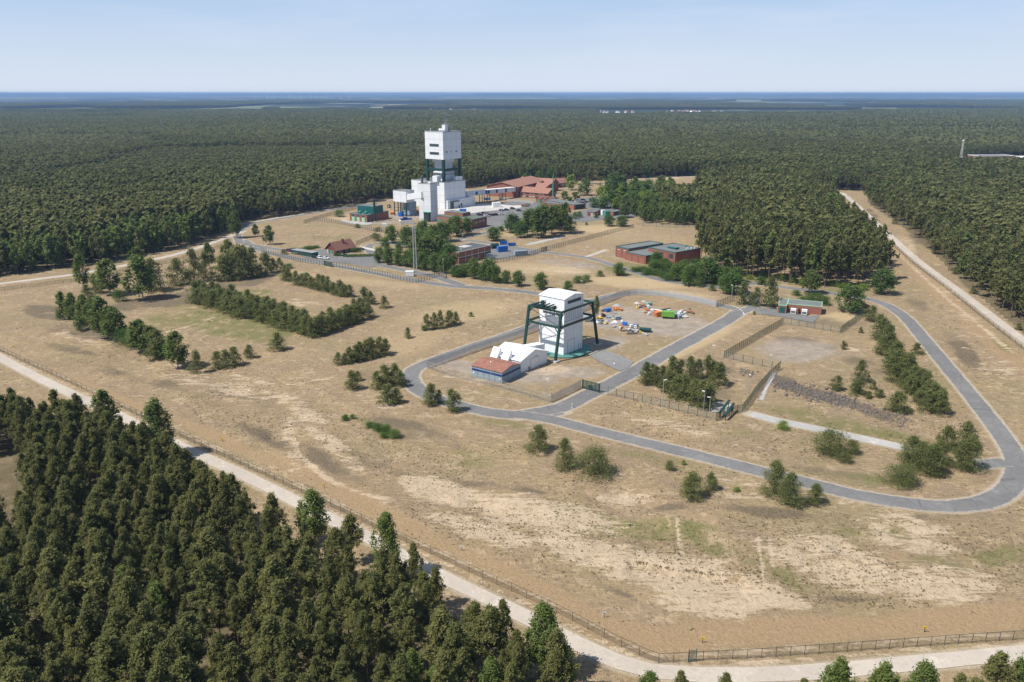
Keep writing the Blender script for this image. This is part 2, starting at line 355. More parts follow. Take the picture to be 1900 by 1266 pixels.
# pixel-mapped ground zones (real patches of soil and plants)
def blob(L, soft=.35):
    m = np.zeros(gx.shape)
    ii = nn_
    for (cx, cy_, rx, ry, a, s) in L:
        a = math.radians(a); dx = vpx[ii]-cx; dy = vpy[ii]-cy_; u = (dx*math.cos(a)+dy*math.sin(a))/rx; v = (-dx*math.sin(a)+dy*math.cos(a))/ry
        m[ii] = np.maximum(m[ii], s*np.clip((1.25-np.sqrt(u*u+v*v))/.7, 0, 1))
    return m
SAND = [(800,905,90,26,12,1),(1010,950,190,34,9,.9),(1270,1060,120,45,8,.9),(1200,1050,200,40,12,1),(1330,1100,150,45,5,.9),(1560,1050,150,55,20,.85),(1700,990,130,50,10,.75),(1750,1080,150,40,0,.7),(1150,920,60,20,0,.8),(900,985,110,24,15,.9),(1060,1010,110,30,15,.8),
 (560,760,70,20,30,.8),(470,720,110,28,12,.5),(620,830,110,18,35,.65),(540,820,20,60,-10,.5),(170,635,90,14,12,.45),(330,690,110,22,15,.45),(700,740,70,26,20,.5),(560,700,70,22,5,.45),(1250,790,90,14,8,.7),(1300,805,30,9,0,.8),(1380,895,100,12,14,.5),
 (1760,560,70,40,45,.4),(1800,620,60,40,50,.45),(1850,700,60,50,50,.5),(1600,930,240,14,4,.4),(985,690,95,12,-5,.75),(1130,665,40,12,10,.5),(1240,590,90,14,8,.5),(1180,575,60,8,0,.5),(1060,655,50,10,0,.4),(860,700,60,10,10,.55),(900,735,70,10,8,.5),(1500,650,90,12,5,.5),(1575,648,26,4,5,1),(1040,500,90,7,3,.6),(1320,300,60,8,0,.5),
 (350,610,60,8,-20,.4),(575,565,40,7,3,.5),(540,560,30,5,-10,.4),(1230,330,50,6,0,.6),(1680,450,40,12,45,.5),(1560,370,30,10,40,.5),(300,620,100,14,10,.3),(1430,930,140,14,8,.5),(1650,870,60,14,0,.3),(1490,470,20,10,0,.2),(1100,880,120,16,8,.3),(1400,600,60,10,-20,.3)]
GREEN = [(1060,955,130,16,10,1),(1200,978,150,20,4,1.1),(1200,975,50,9,6,.5),(1430,1060,80,26,30,.6),(1330,1015,50,16,20,.7),(870,850,50,16,12,.45),(700,795,50,10,25,.6),(430,598,120,30,8,.9),(470,548,50,10,-5,.9),(520,575,70,12,5,.5),(330,590,70,22,0,.5),(1600,800,140,14,10,.6),(1500,770,120,12,8,.4),(1560,990,60,16,0,.5),(1640,990,60,14,0,.4),(1740,1052,60,20,5,.6),(1860,1030,60,22,-10,.6),(1600,890,110,14,5,.4),(1400,800,80,14,0,.35),
 (620,440,50,6,0,.5),(960,430,50,8,0,.45),(1180,500,90,12,6,.9),(1260,515,50,12,6,.9),(1440,520,110,12,4,.6),(1560,540,60,8,0,.6),(700,415,40,5,0,.5),(100,640,40,10,0,.3),(1740,700,22,60,-30,.2),(1860,640,30,10,40,.5),(950,790,120,12,8,.3),(1250,860,140,14,12,.35),(1380,640,60,8,0,.2),(560,610,60,10,0,.35)]
HEATH = [(1480,722,50,9,15,1),(1540,738,60,10,15,.9),(1620,765,50,10,20,.8),(1450,705,30,8,10,.8),(560,840,150,18,24,.6),(760,800,120,22,15,.55),(450,730,120,14,12,.4),(250,700,160,14,15,.4),(920,900,110,10,8,.5),(1480,960,160,14,6,.55),(1620,1040,90,12,10,.5),(980,1000,100,8,22,.5),(1100,1080,120,8,22,.5),(700,700,60,10,10,.5),(130,650,60,8,10,.5),(1500,1110,160,8,2,.6),(1760,960,110,10,0,.45),(1560,880,160,9,8,.4),(1200,830,90,8,8,.45),(90,580,60,14,8,.9),(300,560,110,14,-8,.85),(420,530,90,12,-10,.75),(1340,730,60,12,10,.5),(700,860,90,14,20,.4),(1540,600,120,14,5,.35),(1500,640,80,14,8,.5),(1610,680,60,16,20,.4),(1700,560,40,20,45,.35),(1790,655,60,20,50,.6),(1310,680,60,9,10,.8),(150,620,90,12,10,.5),(1250,940,60,8,0,.5),(1700,1000,60,10,0,.4),(620,600,40,8,0,.3),(1220,1055,110,6,10,.6),(1330,1075,90,5,10,.3),(1560,440,30,10,0,.4),(1800,520,50,16,45,.8),(1700,440,30,10,45,.7),(1620,400,20,8,45,.6)]
MOWN = [(1180,525,110,12,4,.9),(1250,545,90,8,5,.8),(1290,640,120,12,-25,.8),(1560,590,40,12,0,.9),(560,512,110,10,8,.5),(700,525,130,8,6,.5),(960,620,60,14,-20,.5),(1300,620,50,10,-25,.6),(860,580,130,24,-8,.6),(740,640,120,30,-15,.5),(1000,500,110,14,3,.6),(660,405,50,8,0,.8),(1180,440,120,14,3,.35),(1120,425,60,9,0,.9),(960,432,60,9,0,.7)]
FIRE = [(800,1010,200,22,26,1),(620,905,160,16,25,1),(1000,1100,200,26,27,1),(1200,1185,120,30,12,1),(1450,1170,260,28,-2,1),(1800,1150,260,28,-5,1),(420,820,120,12,25,.9),(200,735,140,12,22,.8),(1850,640,120,18,40,.8),(1740,540,90,14,40,.8),(1650,450,60,12,44,.7)]
def ripple(m, seed, cell=6, k=.9):
    n = fbm(gx, gy, cell, seed, 4); return np.clip(m*(1+k*(n-.5)*2.4), 0, 1)
PATHS = [([(538,775),(543,810),(556,845),(590,876),(640,905),(720,928)], 1.3), ([(0,646),(100,692),(350,808),(480,868),(600,922),(760,998),(900,1062),(1050,1133),(1180,1202),(1232,1219),(1400,1210),(1640,1192),(1900,1174)], .8),
 ([(0,655),(350,823),(600,941),(900,1083),(1180,1222),(1232,1240),(1640,1212),(1900,1195)], .6), ([(1880,655),(1760,556),(1640,448),(1560,380)], 1.6), ([(1730,760),(1700,690)], .8), ([(210,632),(300,618),(390,592)], 1.0), ([(430,690),(520,712),(620,700)], .9),
 ([(1255,965),(1262,1005),(1270,1050)], .7), ([(1405,1000),(1412,1040),(1420,1078)], .7), ([(1430,1010),(1434,1050)], .6), ([(1490,1008),(1492,1060)], .6), ([(0,548),(120,532),(300,500)], 1.0), ([(1060,965),(1110,1005),(1160,1015)], .8),([(1000,600),(900,632),(800,664)],.8)]
pth = np.zeros(gx.shape)
for pp_, wd_ in PATHS:
    ln_ = smooth_line([Vector((*q, 0)) for q in P2(pp_)], 4); dd_ = np.full(gx.shape, 1e3)
    for a_, b_ in zip(ln_[:-1], ln_[1:]):
        m_ = near & (np.abs(gx-a_.x) < 9) & (np.abs(gy-a_.y) < 9); L2 = (b_-a_).length_squared+1e-9
        t_u = np.clip(((gx[m_]-a_.x)*(b_.x-a_.x)+(gy[m_]-a_.y)*(b_.y-a_.y))/L2, 0, 1); dd_[m_] = np.minimum(dd_[m_], np.hypot(gx[m_]-a_.x-t_u*(b_.x-a_.x), gy[m_]-a_.y-t_u*(b_.y-a_.y)))
    pth = np.maximum(pth, np.clip(1.35-dd_/wd_, 0, 1))
zs = np.clip(blob(SAND)*1.15+(fbm(gx, gy, 16, 61, 5)-.5)*1.1-.12, 0, 1)*(blob(SAND) > .02); zs = np.maximum(zs, pth*.8); zg = ripple(blob(GREEN), 23, 8); zh = ripple(blob(HEATH), 37, 7); YARD = [(1180,600,120,22,8,1),(1230,590,90,18,10,1),(1110,640,70,18,-10,.9),(900,690,110,14,12,.9),(960,690,80,18,10,.9),(1060,690,80,14,0,.7),(1480,650,90,26,6,.7),(1180,480,60,8,5,.6),(1060,490,70,8,6,.7),(800,400,90,12,0,.7),(700,412,40,6,0,.6),(930,400,60,10,0,.6)]
zy = np.clip(blob(YARD)*1.1+(fbm(gx, gy, 14, 91, 4)-.5)*.9, 0, 1)*(blob(YARD) > .02); zm = blob(MOWN); zf = blob(FIRE)
verge = np.clip(1-(rdd-.0)/1.9, 0, 1)*(rdd > -8); verge[~near] = 0
# relief
rel = np.zeros(gx.shape); r_ = (fbm(gx, gy, 26, 5, 4)-.5)*1.5 + (fbm(gx+.35*gy, gy, 5, 8, 3)-.5)*.45
rough = 1.25*np.clip(blob([(1100,960,420,90,8,1),(1650,1000,300,90,0,1),(560,800,230,90,25,1),(250,650,220,70,15,1),(1820,640,110,120,45,.8),(1650,760,120,40,12,.6),(1350,720,90,30,5,.5)])*1.0, 0, 1)
flat = np.clip((rdd-2.5)/8, 0, 1); flat[pav] = 0
fdist = np.clip((gy-100)/40, 0, 1)
rel = (r_*rough*1.9 + (fbm(gx, gy, 9, 77, 3)-.5)*.22)*flat*near*(1-.8*zf)
cutl = smooth_line([Vector((*q, 0)) for q in P2([(1185,1044),(1215,1049),(1250,1057),(1290,1060),(1320,1065),(1352,1064)])], 1)
cx_ = np.array([p.x for p in cutl]); cy_l = np.array([p.y for p in cutl]); yl = np.interp(gx, np.sort(cx_), cy_l[np.argsort(cx_)]); inx = (gx > cx_.min()-2) & (gx < cx_.max()+2)
dcut = yl-gy; rel = rel - inx*near*np.where((dcut > 0) & (dcut < 9), 1.1*(1-dcut/9.), 0)
gz = rel
far_fac = np.clip((gy-4500)/3000, 0, 1)
forestfloor = (~inside).astype(float)
def grid_T():   # bilinear sampler for terrain height
    def T(x, y):
        i = int(np.clip(np.searchsorted(ys, y)-1, 0, len(ys)-2)); fy = (y-ys[i])/(ys[i+1]-ys[i]); r = 0
        for k, wt in ((i, 1-fy), (i+1, fy)):
            w = 0.82*max(ys[k], 90)+90; u = (x/w+1)/2*(NX-1); j = int(np.clip(u, 0, NX-2)); fx = min(max(u-j, 0), 1)
            r += wt*(gz[k*NX+j]*(1-fx)+gz[k*NX+j+1]*fx)
        return float(r)
    return T
T = grid_T()
idx = np.arange(len(ys)*NX).reshape(len(ys), NX)
F_ = np.stack([idx[:-1,:-1], idx[:-1,1:], idx[1:,1:], idx[1:,:-1]], -1).reshape(-1, 4)
t = NT('dry_heath_ground')
pos = t.tc.outputs['Object']
za = t.n.new('ShaderNodeAttribute'); za.attribute_name = 'zone_a'; sa = t.n.new('ShaderNodeSeparateColor'); t.lk(za.outputs['Color'], sa.inputs[0])
zb = t.n.new('ShaderNodeAttribute'); zb.attribute_name = 'zone_b'; sb = t.n.new('ShaderNodeSeparateColor'); t.lk(zb.outputs['Color'], sb.inputs[0])
n_big = t.noise(.03, 5, .6); n_mid = t.noise(.22, 5, .65, dist=.6); n_fine = t.noise(1.6, 5, .7); n_gr = t.noise(6., 3, .7); n_st = t.noise(.5, 4, .6, mapscale=(.35, 3., 1), rot=(0,0,math.radians(-40)))
n_tf = t.noise(.75, 4, .75, dist=.5); n_pat = t.noise(.075, 6, .72, dist=.8); n_str = t.noise(.9, 4, .65, mapscale=(.3, 1.6, 1), rot=(0,0,math.radians(25)), dist=1.2)
dry = t.mix(t.ramp(n_big, .38, .62), (.325,.235,.132), (.262,.192,.112))
dry = t.mix(t.ramp(n_pat, .47, .60, 0, .7), dry, (.25,.18,.125))
n_ol = t.noise(.02, 5, .65); dry = t.mix(t.ramp(n_ol, .50, .66, 0, .6), dry, (.235,.205,.095))
dry = t.mix(t.ramp(n_mid, .52, .60, 0, .65), dry, (.255,.19,.108))
dry = t.mix(t.ramp(n_mid, .44, .36, 0, .6), dry, (.47,.35,.225))
dry = t.mix(t.ramp(n_str, .54, .62, 0, .55), dry, (.47,.355,.23))
dry = t.mix(t.ramp(n_tf, .555, .61, 0, .8), dry, (.175,.13,.08))
dry = t.mix(t.ramp(n_fine, .54, .66, 0, .7), dry, (.19,.145,.09))
dry = t.mix(t.ramp(n_gr, .5, .75, 0, .35), dry, (.48,.37,.24))
def edge(mask, lo=.28, hi=.62, nz_=None):
    return t.ramp(t.math('ADD', mask, t.math('MULTIPLY', t.math('SUBTRACT', nz_ or n_fine, .5), .9)), lo, hi)
mown = t.mix(t.ramp(n_st, .42, .62), (.43,.32,.18), (.51,.39,.235))
c = t.mix(t.math('MULTIPLY', edge(sb.outputs[0], .2, .8), .75), dry, mown)
fire = t.mix(t.ramp(n_fine, .42, .68), (.36,.25,.14), (.27,.185,.105)); fire = t.mix(t.ramp(n_mid, .5, .7, 0, .5), fire, (.30,.215,.13))
c = t.mix(t.math('MULTIPLY', edge(sb.outputs[1], .2, .7, n_mid), .85), c, fire)
heath = t.mix(t.ramp(n_fine, .38, .66), (.10,.083,.058), (.21,.16,.105))
c = t.mix(t.math('MULTIPLY', edge(sa.outputs[2], .25, .6), .85), c, heath)
grn = t.mix(t.ramp(n_fine, .36, .7), (.10,.115,.038), (.24,.215,.085))
c = t.mix(t.math('MULTIPLY', t.math('MULTIPLY', edge(sa.outputs[1], .12, .6), t.ramp(n_mid, .36, .56, .25, 1)), .85), c, grn)
yardc = t.mix(t.ramp(n_mid, .4, .62), (.35,.305,.255), (.27,.225,.185)); c = t.mix(t.ramp(t.math('ADD', t.attr('yard'), t.math('MULTIPLY', t.math('SUBTRACT', n_tf, .5), 1.6)), .35, .7, 0, .85), c, yardc)
sand = t.mix(t.ramp(n_mid, .35, .65), (.56,.44,.305), (.47,.365,.25)); sand = t.mix(t.ramp(n_tf, .52, .60, 0, .7), sand, (.33,.25,.165))
sand = t.mix(t.ramp(n_fine, .52, .72, 0, .7), sand, (.34,.265,.17))
n_dune = t.noise(.42, 5, .7, mapscale=(.28, 1.3, 1), rot=(0,0,math.radians(22)), dist=1.0); n_edge = t.math('ADD', t.math('MULTIPLY', n_dune, .45), t.math('MULTIPLY', t.math('ADD', t.math('ADD', t.math('MULTIPLY', n_mid, .4), t.math('MULTIPLY', n_fine, .3)), t.math('MULTIPLY', n_pat, .3)), .55))
c = t.mix(t.ramp(t.math('ADD', sa.outputs[0], t.math('MULTIPLY', t.math('SUBTRACT', n_edge, .5), 6.0)), .52, .74, 0, .9), c, sand)
vrg = t.mix(t.ramp(n_fine, .4, .65), (.50,.43,.34), (.38,.31,.22))
c = t.mix(t.math('MULTIPLY', edge(sb.outputs[2], .5, .9), .8), c, vrg)
ff = t.mix(t.ramp(n_fine, .4, .65), (.13,.095,.06), (.17,.15,.075)); ff = t.mix(t.ramp(n_mid, .5, .7, 0, .55), ff, (.30,.23,.15))
aff = t.n.new('ShaderNodeAttribute'); aff.attribute_name = 'forest_floor'
c = t.mix(t.ramp(t.math('ADD', aff.outputs['Fac'], t.math('MULTIPLY', t.math('SUBTRACT', n_mid, .5), .5)), .35, .65), c, ff)
# far countryside: woods with fields between
nf = t.noise(.0009, 5, .65, mapscale=(.8, .5, 1)); nf2 = t.noise(.00022, 5, .6, mapscale=(1, .55, 1)); nf3 = t.noise(.0025, 3, .5, mapscale=(.7, .6, 1))
farc = t.mix(t.ramp(nf2, .42, .60), (.016,.024,.014), (.075,.095,.045))
farc = t.mix(t.ramp(t.math('ADD', nf, t.math('MULTIPLY', t.math('SUBTRACT', nf2, .5), .8)), .53, .57), farc, (.17,.20,.10)); farc = t.mix(t.ramp(nf3, .60, .63), farc, (.42,.38,.26))
af = t.n.new('ShaderNodeAttribute'); af.attribute_name = 'far_land'
c = t.mix(af.outputs['Fac'], c, farc)
t.base(c, .95); t.b.inputs['Specular IOR Level'].default_value = .1
hgt = t.math('ADD', t.math('MULTIPLY', n_fine, 1.0), t.math('MULTIPLY', n_gr, .35)); t.bump(t.math('ADD', hgt, t.math('MULTIPLY', n_tf, 1.2)), .35, .85)
M['ground'] = t.m
one = np.ones(gx.shape)
za_ = np.stack([zs, zg, zh, one], -1); zb_ = np.stack([zm, zf, verge, one], -1)
me = mesh_np('ground', np.stack([gx, gy, gz], -1), F_, [M['ground']], attrs={
 'zone_a': ('FLOAT_COLOR', 'POINT', za_), 'zone_b': ('FLOAT_COLOR', 'POINT', zb_),
 'yard': ('FLOAT', 'POINT', zy.astype(np.float32)), 'forest_floor': ('FLOAT', 'POINT', forestfloor.astype(np.float32)), 'far_land': ('FLOAT', 'POINT', (np.clip((gy-3200)/800, 0, 1)).astype(np.float32))}, smooth=True)
g = link('ground', me); tag(g, 'dry heath and sandy grassland reaching to the horizon', kind='structure')

# road surfaces
def road_mat(name, a, b, cr, edge_c=None):
    t = NT(name); n1 = t.noise(.07, 4, .6); n2 = t.noise(.9, 5, .7); n3 = t.noise(5, 3, .7)
    c = t.mix(t.ramp(n1, .35, .65), a, b); c = t.mix(t.ramp(n2, .5, .7, 0, .6), c, tuple(x*.72 for x in a)); c = t.mix(t.ramp(t.noise(.035, 2, .4), .52, .54, 0, .35), c, tuple(x*.82 for x in a)); c = t.mix(t.ramp(t.noise(.25, 5, .75), .56, .66, 0, .5), c, tuple(min(1, x*1.35) for x in b)); c = t.mix(t.ramp(n3, .5, .8, 0, .35), c, tuple(min(1, x*1.25) for x in b))
    vo = t.n.new('ShaderNodeTexVoronoi'); vo.feature = 'DISTANCE_TO_EDGE'; vo.inputs['Scale'].default_value = .16; t.lk(t.tc.outputs['Object'], vo.inputs['Vector'])
    c = t.mix(t.ramp(vo.outputs['Distance'], .006, .016, .55, 0), c, cr)
    ac = t.attr('across'); n4 = t.noise(.8, 4, .7)
    e = t.ramp(t.math('ADD', ac, t.math('MULTIPLY', t.math('SUBTRACT', n4, .5), .45)), .84, 1.0)
    c = t.mix(t.math('MULTIPLY', e, .75), c, edge_c or (.50,.43,.34)); t.base(c, .9); t.bump(n3, .01, .6); return t.m
M['asphalt'] = road_mat('worn_asphalt', (.150,.147,.145), (.195,.190,.183), (.09,.09,.09))
M['concrete'] = road_mat('pale_concrete_road', (.42,.365,.305), (.48,.42,.355), (.36,.33,.30))
M['track'] = road_mat('grey_gravel_track', (.36,.345,.325), (.43,.41,.385), (.28,.26,.24))
M['slab'] = road_mat('white_concrete_slab', (.46,.44,.41), (.52,.50,.47), (.42,.40,.38))
M['apron'] = road_mat('worn_asphalt_apron', (.20,.195,.19), (.235,.228,.22), (.12,.12,.12))
ZL = {'concrete': .020, 'track': .026, 'asphalt': .034, 'slab': .050, 'apron': .046}
NAMES = {'asphalt': 'road', 'concrete': 'perimeter_road', 'track': 'path', 'slab': 'pavement', 'apron': 'pavement'}
for i, (k, wd, ln) in enumerate(road_sm):
    n = len(ln); cols = np.array([-1, -.86, -.5, 0, .5, .86, 1.0]); V = []; AC = []
    for j, p in enumerate(ln):
        d = (ln[min(j+1, n-1)]-ln[max(j-1, 0)]).normalized(); q = Vector((-d.y, d.x, 0))
        wv = wd/2*(1+.035*math.sin(j*1.7+i)+.03*random.uniform(-1, 1))
        for c_ in cols: V.append(tuple(p+q*c_*wv+Vector((0, 0, ZL[k]+.0045*i)))); AC.append(abs(c_))
    m = len(cols); a = np.arange(n*m).reshape(n, m)
    Fr = np.stack([a[:-1,:-1], a[:-1,1:], a[1:,1:], a[1:,:-1]], -1).reshape(-1, 4)
    me = mesh_np(NAMES[k], V, Fr, [M[k]], attrs={'across': ('FLOAT', 'POINT', np.array(AC, np.float32))})
    # strips run anticlockwise or clockwise; face them up
    o = link(NAMES[k], me); tag(o, kind='structure')
    if me.polygons[0].normal.z < 0: me.flip_normals()
for i, (k, pl) in enumerate(area_polys):
    mb = MB(); pts = [Vector((*p, 0)) for p in pl]; pts = smooth_line(pts, 5, True) if k != 'slab' else pts
    mb.poly([(p.x, p.y, ZL[k]+.12+.0045*i if k == 'slab' else ZL[k]+.0045*(i+len(road_sm))) for p in pts])
    o = mb.build(NAMES[k], M[k]); tag(o, kind='structure')
    if o.data.polygons[0].normal.z < 0: o.data.flip_normals()
# dashed curve marking at the junction by the small brick station
mbk = MB(); mln = smooth_line([Vector((*q, 0)) for q in P2([(1360,569),(1370,573),(1377,578),(1381,585)])], .6)
acc = 0
for a, b in zip(mln[:-1], mln[1:]):
    acc += (b-a).length
    if acc % 2.6 < 1.7:
        q = Vector((-(b-a).y, (b-a).x, 0)).normalized()*.22; zz = Vector((0, 0, .20)); mbk.poly([a+q+zz, b+q+zz, b-q+zz, a-q+zz])
o = mbk.build('road_marking', M['lamp']); tag(o, 'curved dashed white line where the yard road turns', kind='structure')
# haze
t = NT('air_haze'); t.n.remove(t.b); pv = t.n.new('ShaderNodeVolumePrincipled'); pv.inputs['Color'].default_value = (.33,.53,.86,1)
pv.inputs['Density'].default_value = 7.6e-5; pv.inputs['Anisotropy'].default_value = .0; t.lk(pv.outputs[0], t.o.inputs['Volume'])
hb = MB().box(-47000, 47000, -800, 47500, -1.5, 97.5).build('haze', t.m); tag(hb, 'pale blue air between the camera and the far woods', kind='stuff')
# low hills on the horizon
mh = MB(); rr = random.Random(3)
def hill(x0, x1, yy, hgt, depth):
    n = 70; V = []; 
    for r, (fy, fh) in enumerate(((0, 0), (.25, .6), (.5, 1), (.75, .8), (1, 0))):
        for i in range(n+1):
            u = i/n; e = math.sin(math.pi*u)**.6; nzz = .7+.3*math.sin(u*9+x0*.001)+.12*math.sin(u*31+yy)
            V.append((x0+(x1-x0)*u, yy+depth*fy, hgt*fh*e*nzz-1))
    a = np.arange(5*(n+1)).reshape(5, n+1); Fh = np.stack([a[:-1,:-1], a[:-1,1:], a[1:,1:], a[1:,:-1]], -1).reshape(-1, 4)
    return V, Fh
M['hill'] = mat('wooded_hill', (.035,.05,.032), .95, .4, .002)
for k, (a, b, yy, h_, dp) in enumerate([(-3900, 2600, 21500, 82, 2500), (900, 15500, 23500, 84, 3000), (-18500, -3000, 24500, 80, 3000), (5200, 14500, 19800, 74, 2200)]):
    V, Fh = hill(a, b, yy, h_, dp); o = link('hills', mesh_np('hills', V, Fh, [M['hill']], smooth=True)); tag(o, kind='structure')
# ================= trees =================
def oriented(cent, nrm, size, rng, asp=.55, up=0.):
    """small quads facing roughly along nrm, their long side leaning up"""
    n = len(cent); nrm = nrm/(np.linalg.norm(nrm, axis=1)[:, None]+1e-9)
    a = rng.normal(size=(n, 3))+np.array([0, 0, up]); a -= (a*nrm).sum(1)[:, None]*nrm; a /= np.linalg.norm(a, axis=1)[:, None]+1e-9
    b = np.cross(nrm, a); s = size*(rng.uniform(.6, 1.35, n))[:, None]
    return np.stack([cent-a*s-b*s*asp*.7, cent+a*s*.9-b*s*asp*1.1, cent+a*s*1.15+b*s*asp*.9, cent-a*s*.9+b*s*asp*.8], 1).reshape(-1, 3)
def needle_quads(cent, cc, size, rng):
    o = cent-cc; o /= np.linalg.norm(o, axis=1)[:, None]+1e-9
    return oriented(cent, o*.45+np.array([0, 0, .75])+rng.normal(0, .70, cent.shape), size, rng, .38, 1.2)
def leaf_quads(cent, size, rng, flat=.0, cc=None):
    if cc is None: nr = rng.normal(size=cent.shape)+np.array([0, 0, flat*2])
    else:
        o = cent-cc; o /= np.linalg.norm(o, axis=1)[:, None]+1e-9; nr = o*.7+np.array([0, 0, .6])+rng.normal(0, .55, cent.shape)
    return oriented(cent, nr, size, rng, .62)
def crown(kind, nclump, nleaf, size, seed):
    """unit crown: height 1 (z 0..1 of the whole tree), radius about .5; returns verts, per-face leaf variation"""
    r = np.random.default_rng(seed); C = []; R = []
    for i in range(nclump):
        if kind == 'pine':      # forest pine: upper half, ragged tiers of upturned tufts
            z = .38+.60*((i+.5)/nclump)**.85; t = (z-.38)/.60
            rad = .43*min(1, .55+t*1.8)*(1-t**1.5*.92)*r.uniform(.10, 1.15); cr = .070*(1.5 if nclump < 40 else 1)*r.uniform(.6, 1.6)*(1-.30*t); fl = .5
        elif kind == 'young':   # open grown pine, foliage to the ground
            z = .05+.92*((i+.5)/nclump); t = z
            rad = .44*(1-t**1.8)**.75*min(1, .70+t*2.0)*r.uniform(.15, 1.0); cr = .15*r.uniform(.7, 1.25)*(1-.38*t); fl = .65
        elif kind == 'birch':
            z = .22+.76*(i+.5)/nclump; t = (z-.22)/.76
            rad = .40*math.sin(math.pi*min(1, .20+.78*t))**.7*r.uniform(.2, 1.0); cr = .115*r.uniform(.7, 1.25)*(1-.3*t); fl = .95
        elif kind == 'broad':
            z = .16+.78*(i+.5)/nclump; t = (z-.16)/.78
            rad = .40*math.sin(math.pi*min(1, .18+.78*t))**.6*r.uniform(.25, 1.0); cr = .16*r.uniform(.7, 1.2); fl = .85
        else:                   # bush
            z = .12+.78*(i+.5)/nclump; t = z
            rad = .46*(1-t**2)**.5*r.uniform(.2, 1.0); cr = .20*r.uniform(.6, 1.2); fl = .8
        th = r.uniform(0, 2*math.pi)*1.0+i*2.4
        C.append((rad*math.cos(th), rad*math.sin(th), z)); R.append((cr, cr, cr*fl))
    # one-sided irregularity
    C = np.array(C); R = np.array(R); ph = r.uniform(0, 6.28); ang = np.arctan2(C[:,1], C[:,0]); k = 1+.22*np.cos(ang-ph)*r.uniform(.3, 1); C[:, :2] *= k[:, None]
    per = max(1, nleaf//nclump); cent = []; lv = []
    clv = r.uniform(0, 1, nclump)
    for c_, rr_, cv in zip(C, R, clv):
        d = r.normal(size=(per, 3)); d /= np.linalg.norm(d, axis=1)[:, None]; d *= np.where(r.random(per) < .14, r.uniform(1.2, 1.75, per), r.uniform(.08, 1.2, per)**.75)[:, None]
        cent.append(c_+d*rr_); lv.append(np.clip(.5+(cv-.5)*.45+r.normal(0, .22, per), 0, 1))
    cent = np.concatenate(cent); lv = np.concatenate(lv)
    return cent, lv, C, np.repeat(C, per, axis=0)
def crown_mesh(kind, nclump, nleaf, size, seed, hw):
    """hw: height/width of the tree, so that leaves stay square when the unit tree is scaled"""
    r = np.random.default_rng(seed+999); cent, lv, C, CC = crown(kind, nclump, nleaf, size, seed)
    q = cent*np.array([1/hw, 1/hw, 1.])
    if kind in ('pine', 'young') and nleaf > 200: V = needle_quads(q, CC*np.array([1/hw, 1/hw, 1.])-[0, 0, .02], size*1.25, r)
    else: V = leaf_quads(q, size*1.1, r, 0, CC*np.array([1/hw, 1/hw, 1.])-[0, 0, .02])
    F = np.arange(len(V)).reshape(-1, 4)
    return V, F, lv, C/np.array([hw, hw, 1.])
def tube(p, q, r0, r1, n=5):
    p = np.array(p, float); q = np.array(q, float); d = q-p; d /= np.linalg.norm(d)+1e-9; a = np.cross(d, [0, .3, 1.]); a /= np.linalg.norm(a)+1e-9; b = np.cross(d, a)
    t = np.arange(n)*2*math.pi/n; c = np.cos(t)[:, None]*a+np.sin(t)[:, None]*b
    V = np.concatenate([p+c*r0, q+c*r1]); F = [(i, (i+1) % n, n+(i+1) % n, n+i) for i in range(n)]
    return V, np.array(F)
def trunk_geo(kind, C, seed, limbs, n=5, top=.93):
    r = np.random.default_rng(seed+5); V = []; F = []; k = 0
    def add(v, f):
        nonlocal k
        V.append(v); F.append(f+k); k += len(v)
    r0 = {'pine': .011, 'young': .013, 'birch': .010, 'broad': .014, 'bush': .012}[kind]
    pts = [np.array([0, 0, -.02])]; seg = 4 if limbs else 2
    for i in range(seg): pts.append(np.array([r.normal(0, .006), r.normal(0, .006), top*(i+1)/seg]))
    for i in range(seg): add(*tube(pts[i], pts[i+1], r0*(1-.8*i/seg), r0*(1-.8*(i+1)/seg), n))
    if limbs:
        for c_ in C[r.permutation(len(C))[:limbs]]:
            z0 = max(.1, c_[2]-.10-.15*r.random()); add(*tube([0, 0, z0], c_, r0*.42, r0*.12, 4))
    return np.concatenate(V), np.concatenate(F)
LEAFM = {'pine': 'pine', 'young': 'pine_young', 'birch': 'birch', 'broad': 'broad', 'bush': 'broad'}
BARKM = {'pine': 'bark', 'young': 'bark', 'birch': 'bark_birch', 'broad': 'bark', 'bush': 'bark'}
PROTO = {}
def proto(kind, lod, var, leafm=None):
    key = (kind, lod, var, leafm)
    if key in PROTO: return PROTO[key]
    hw = {'pine': 1.95, 'young': 1.08, 'birch': 1.9, 'broad': 1.25, 'bush': .85}[kind]
    nc, nl, sz = {0: (135, 7000, .0100), 1: (80, 3000, .0150), 2: (44, 900, .025)}[lod]
    if kind in ('broad', 'bush', 'young'): sz *= 1.25
    V, F, lv, C = crown_mesh(kind, nc, nl, sz, 100*var+{'pine':1,'young':2,'birch':3,'broad':4,'bush':5}[kind], hw)
    n = len(F); tint = np.full(n, 0.0, np.float32)
    cm = mesh_np('crown', V, F, [M[leafm or LEAFM[kind]]], attrs={'lvar': ('FLOAT', 'FACE', lv.astype(np.float32)), 'tint': ('FLOAT', 'FACE', tint)})
    tv, tf = trunk_geo(kind, C, var, {0: 12, 1: 7, 2: 0}[lod])
    tm = mesh_np('trunk', tv, tf, [M[BARKM[kind]]], smooth=True)
    PROTO[key] = (tm, cm, hw); return PROTO[key]
CATS = {'pine': ('pine_tree', 'pine tree'), 'young': ('young_pine', 'young pine'), 'birch': ('birch_tree', 'birch tree'), 'broad': ('leafy_tree', 'leafy tree'), 'bush': ('bush', 'bush')}
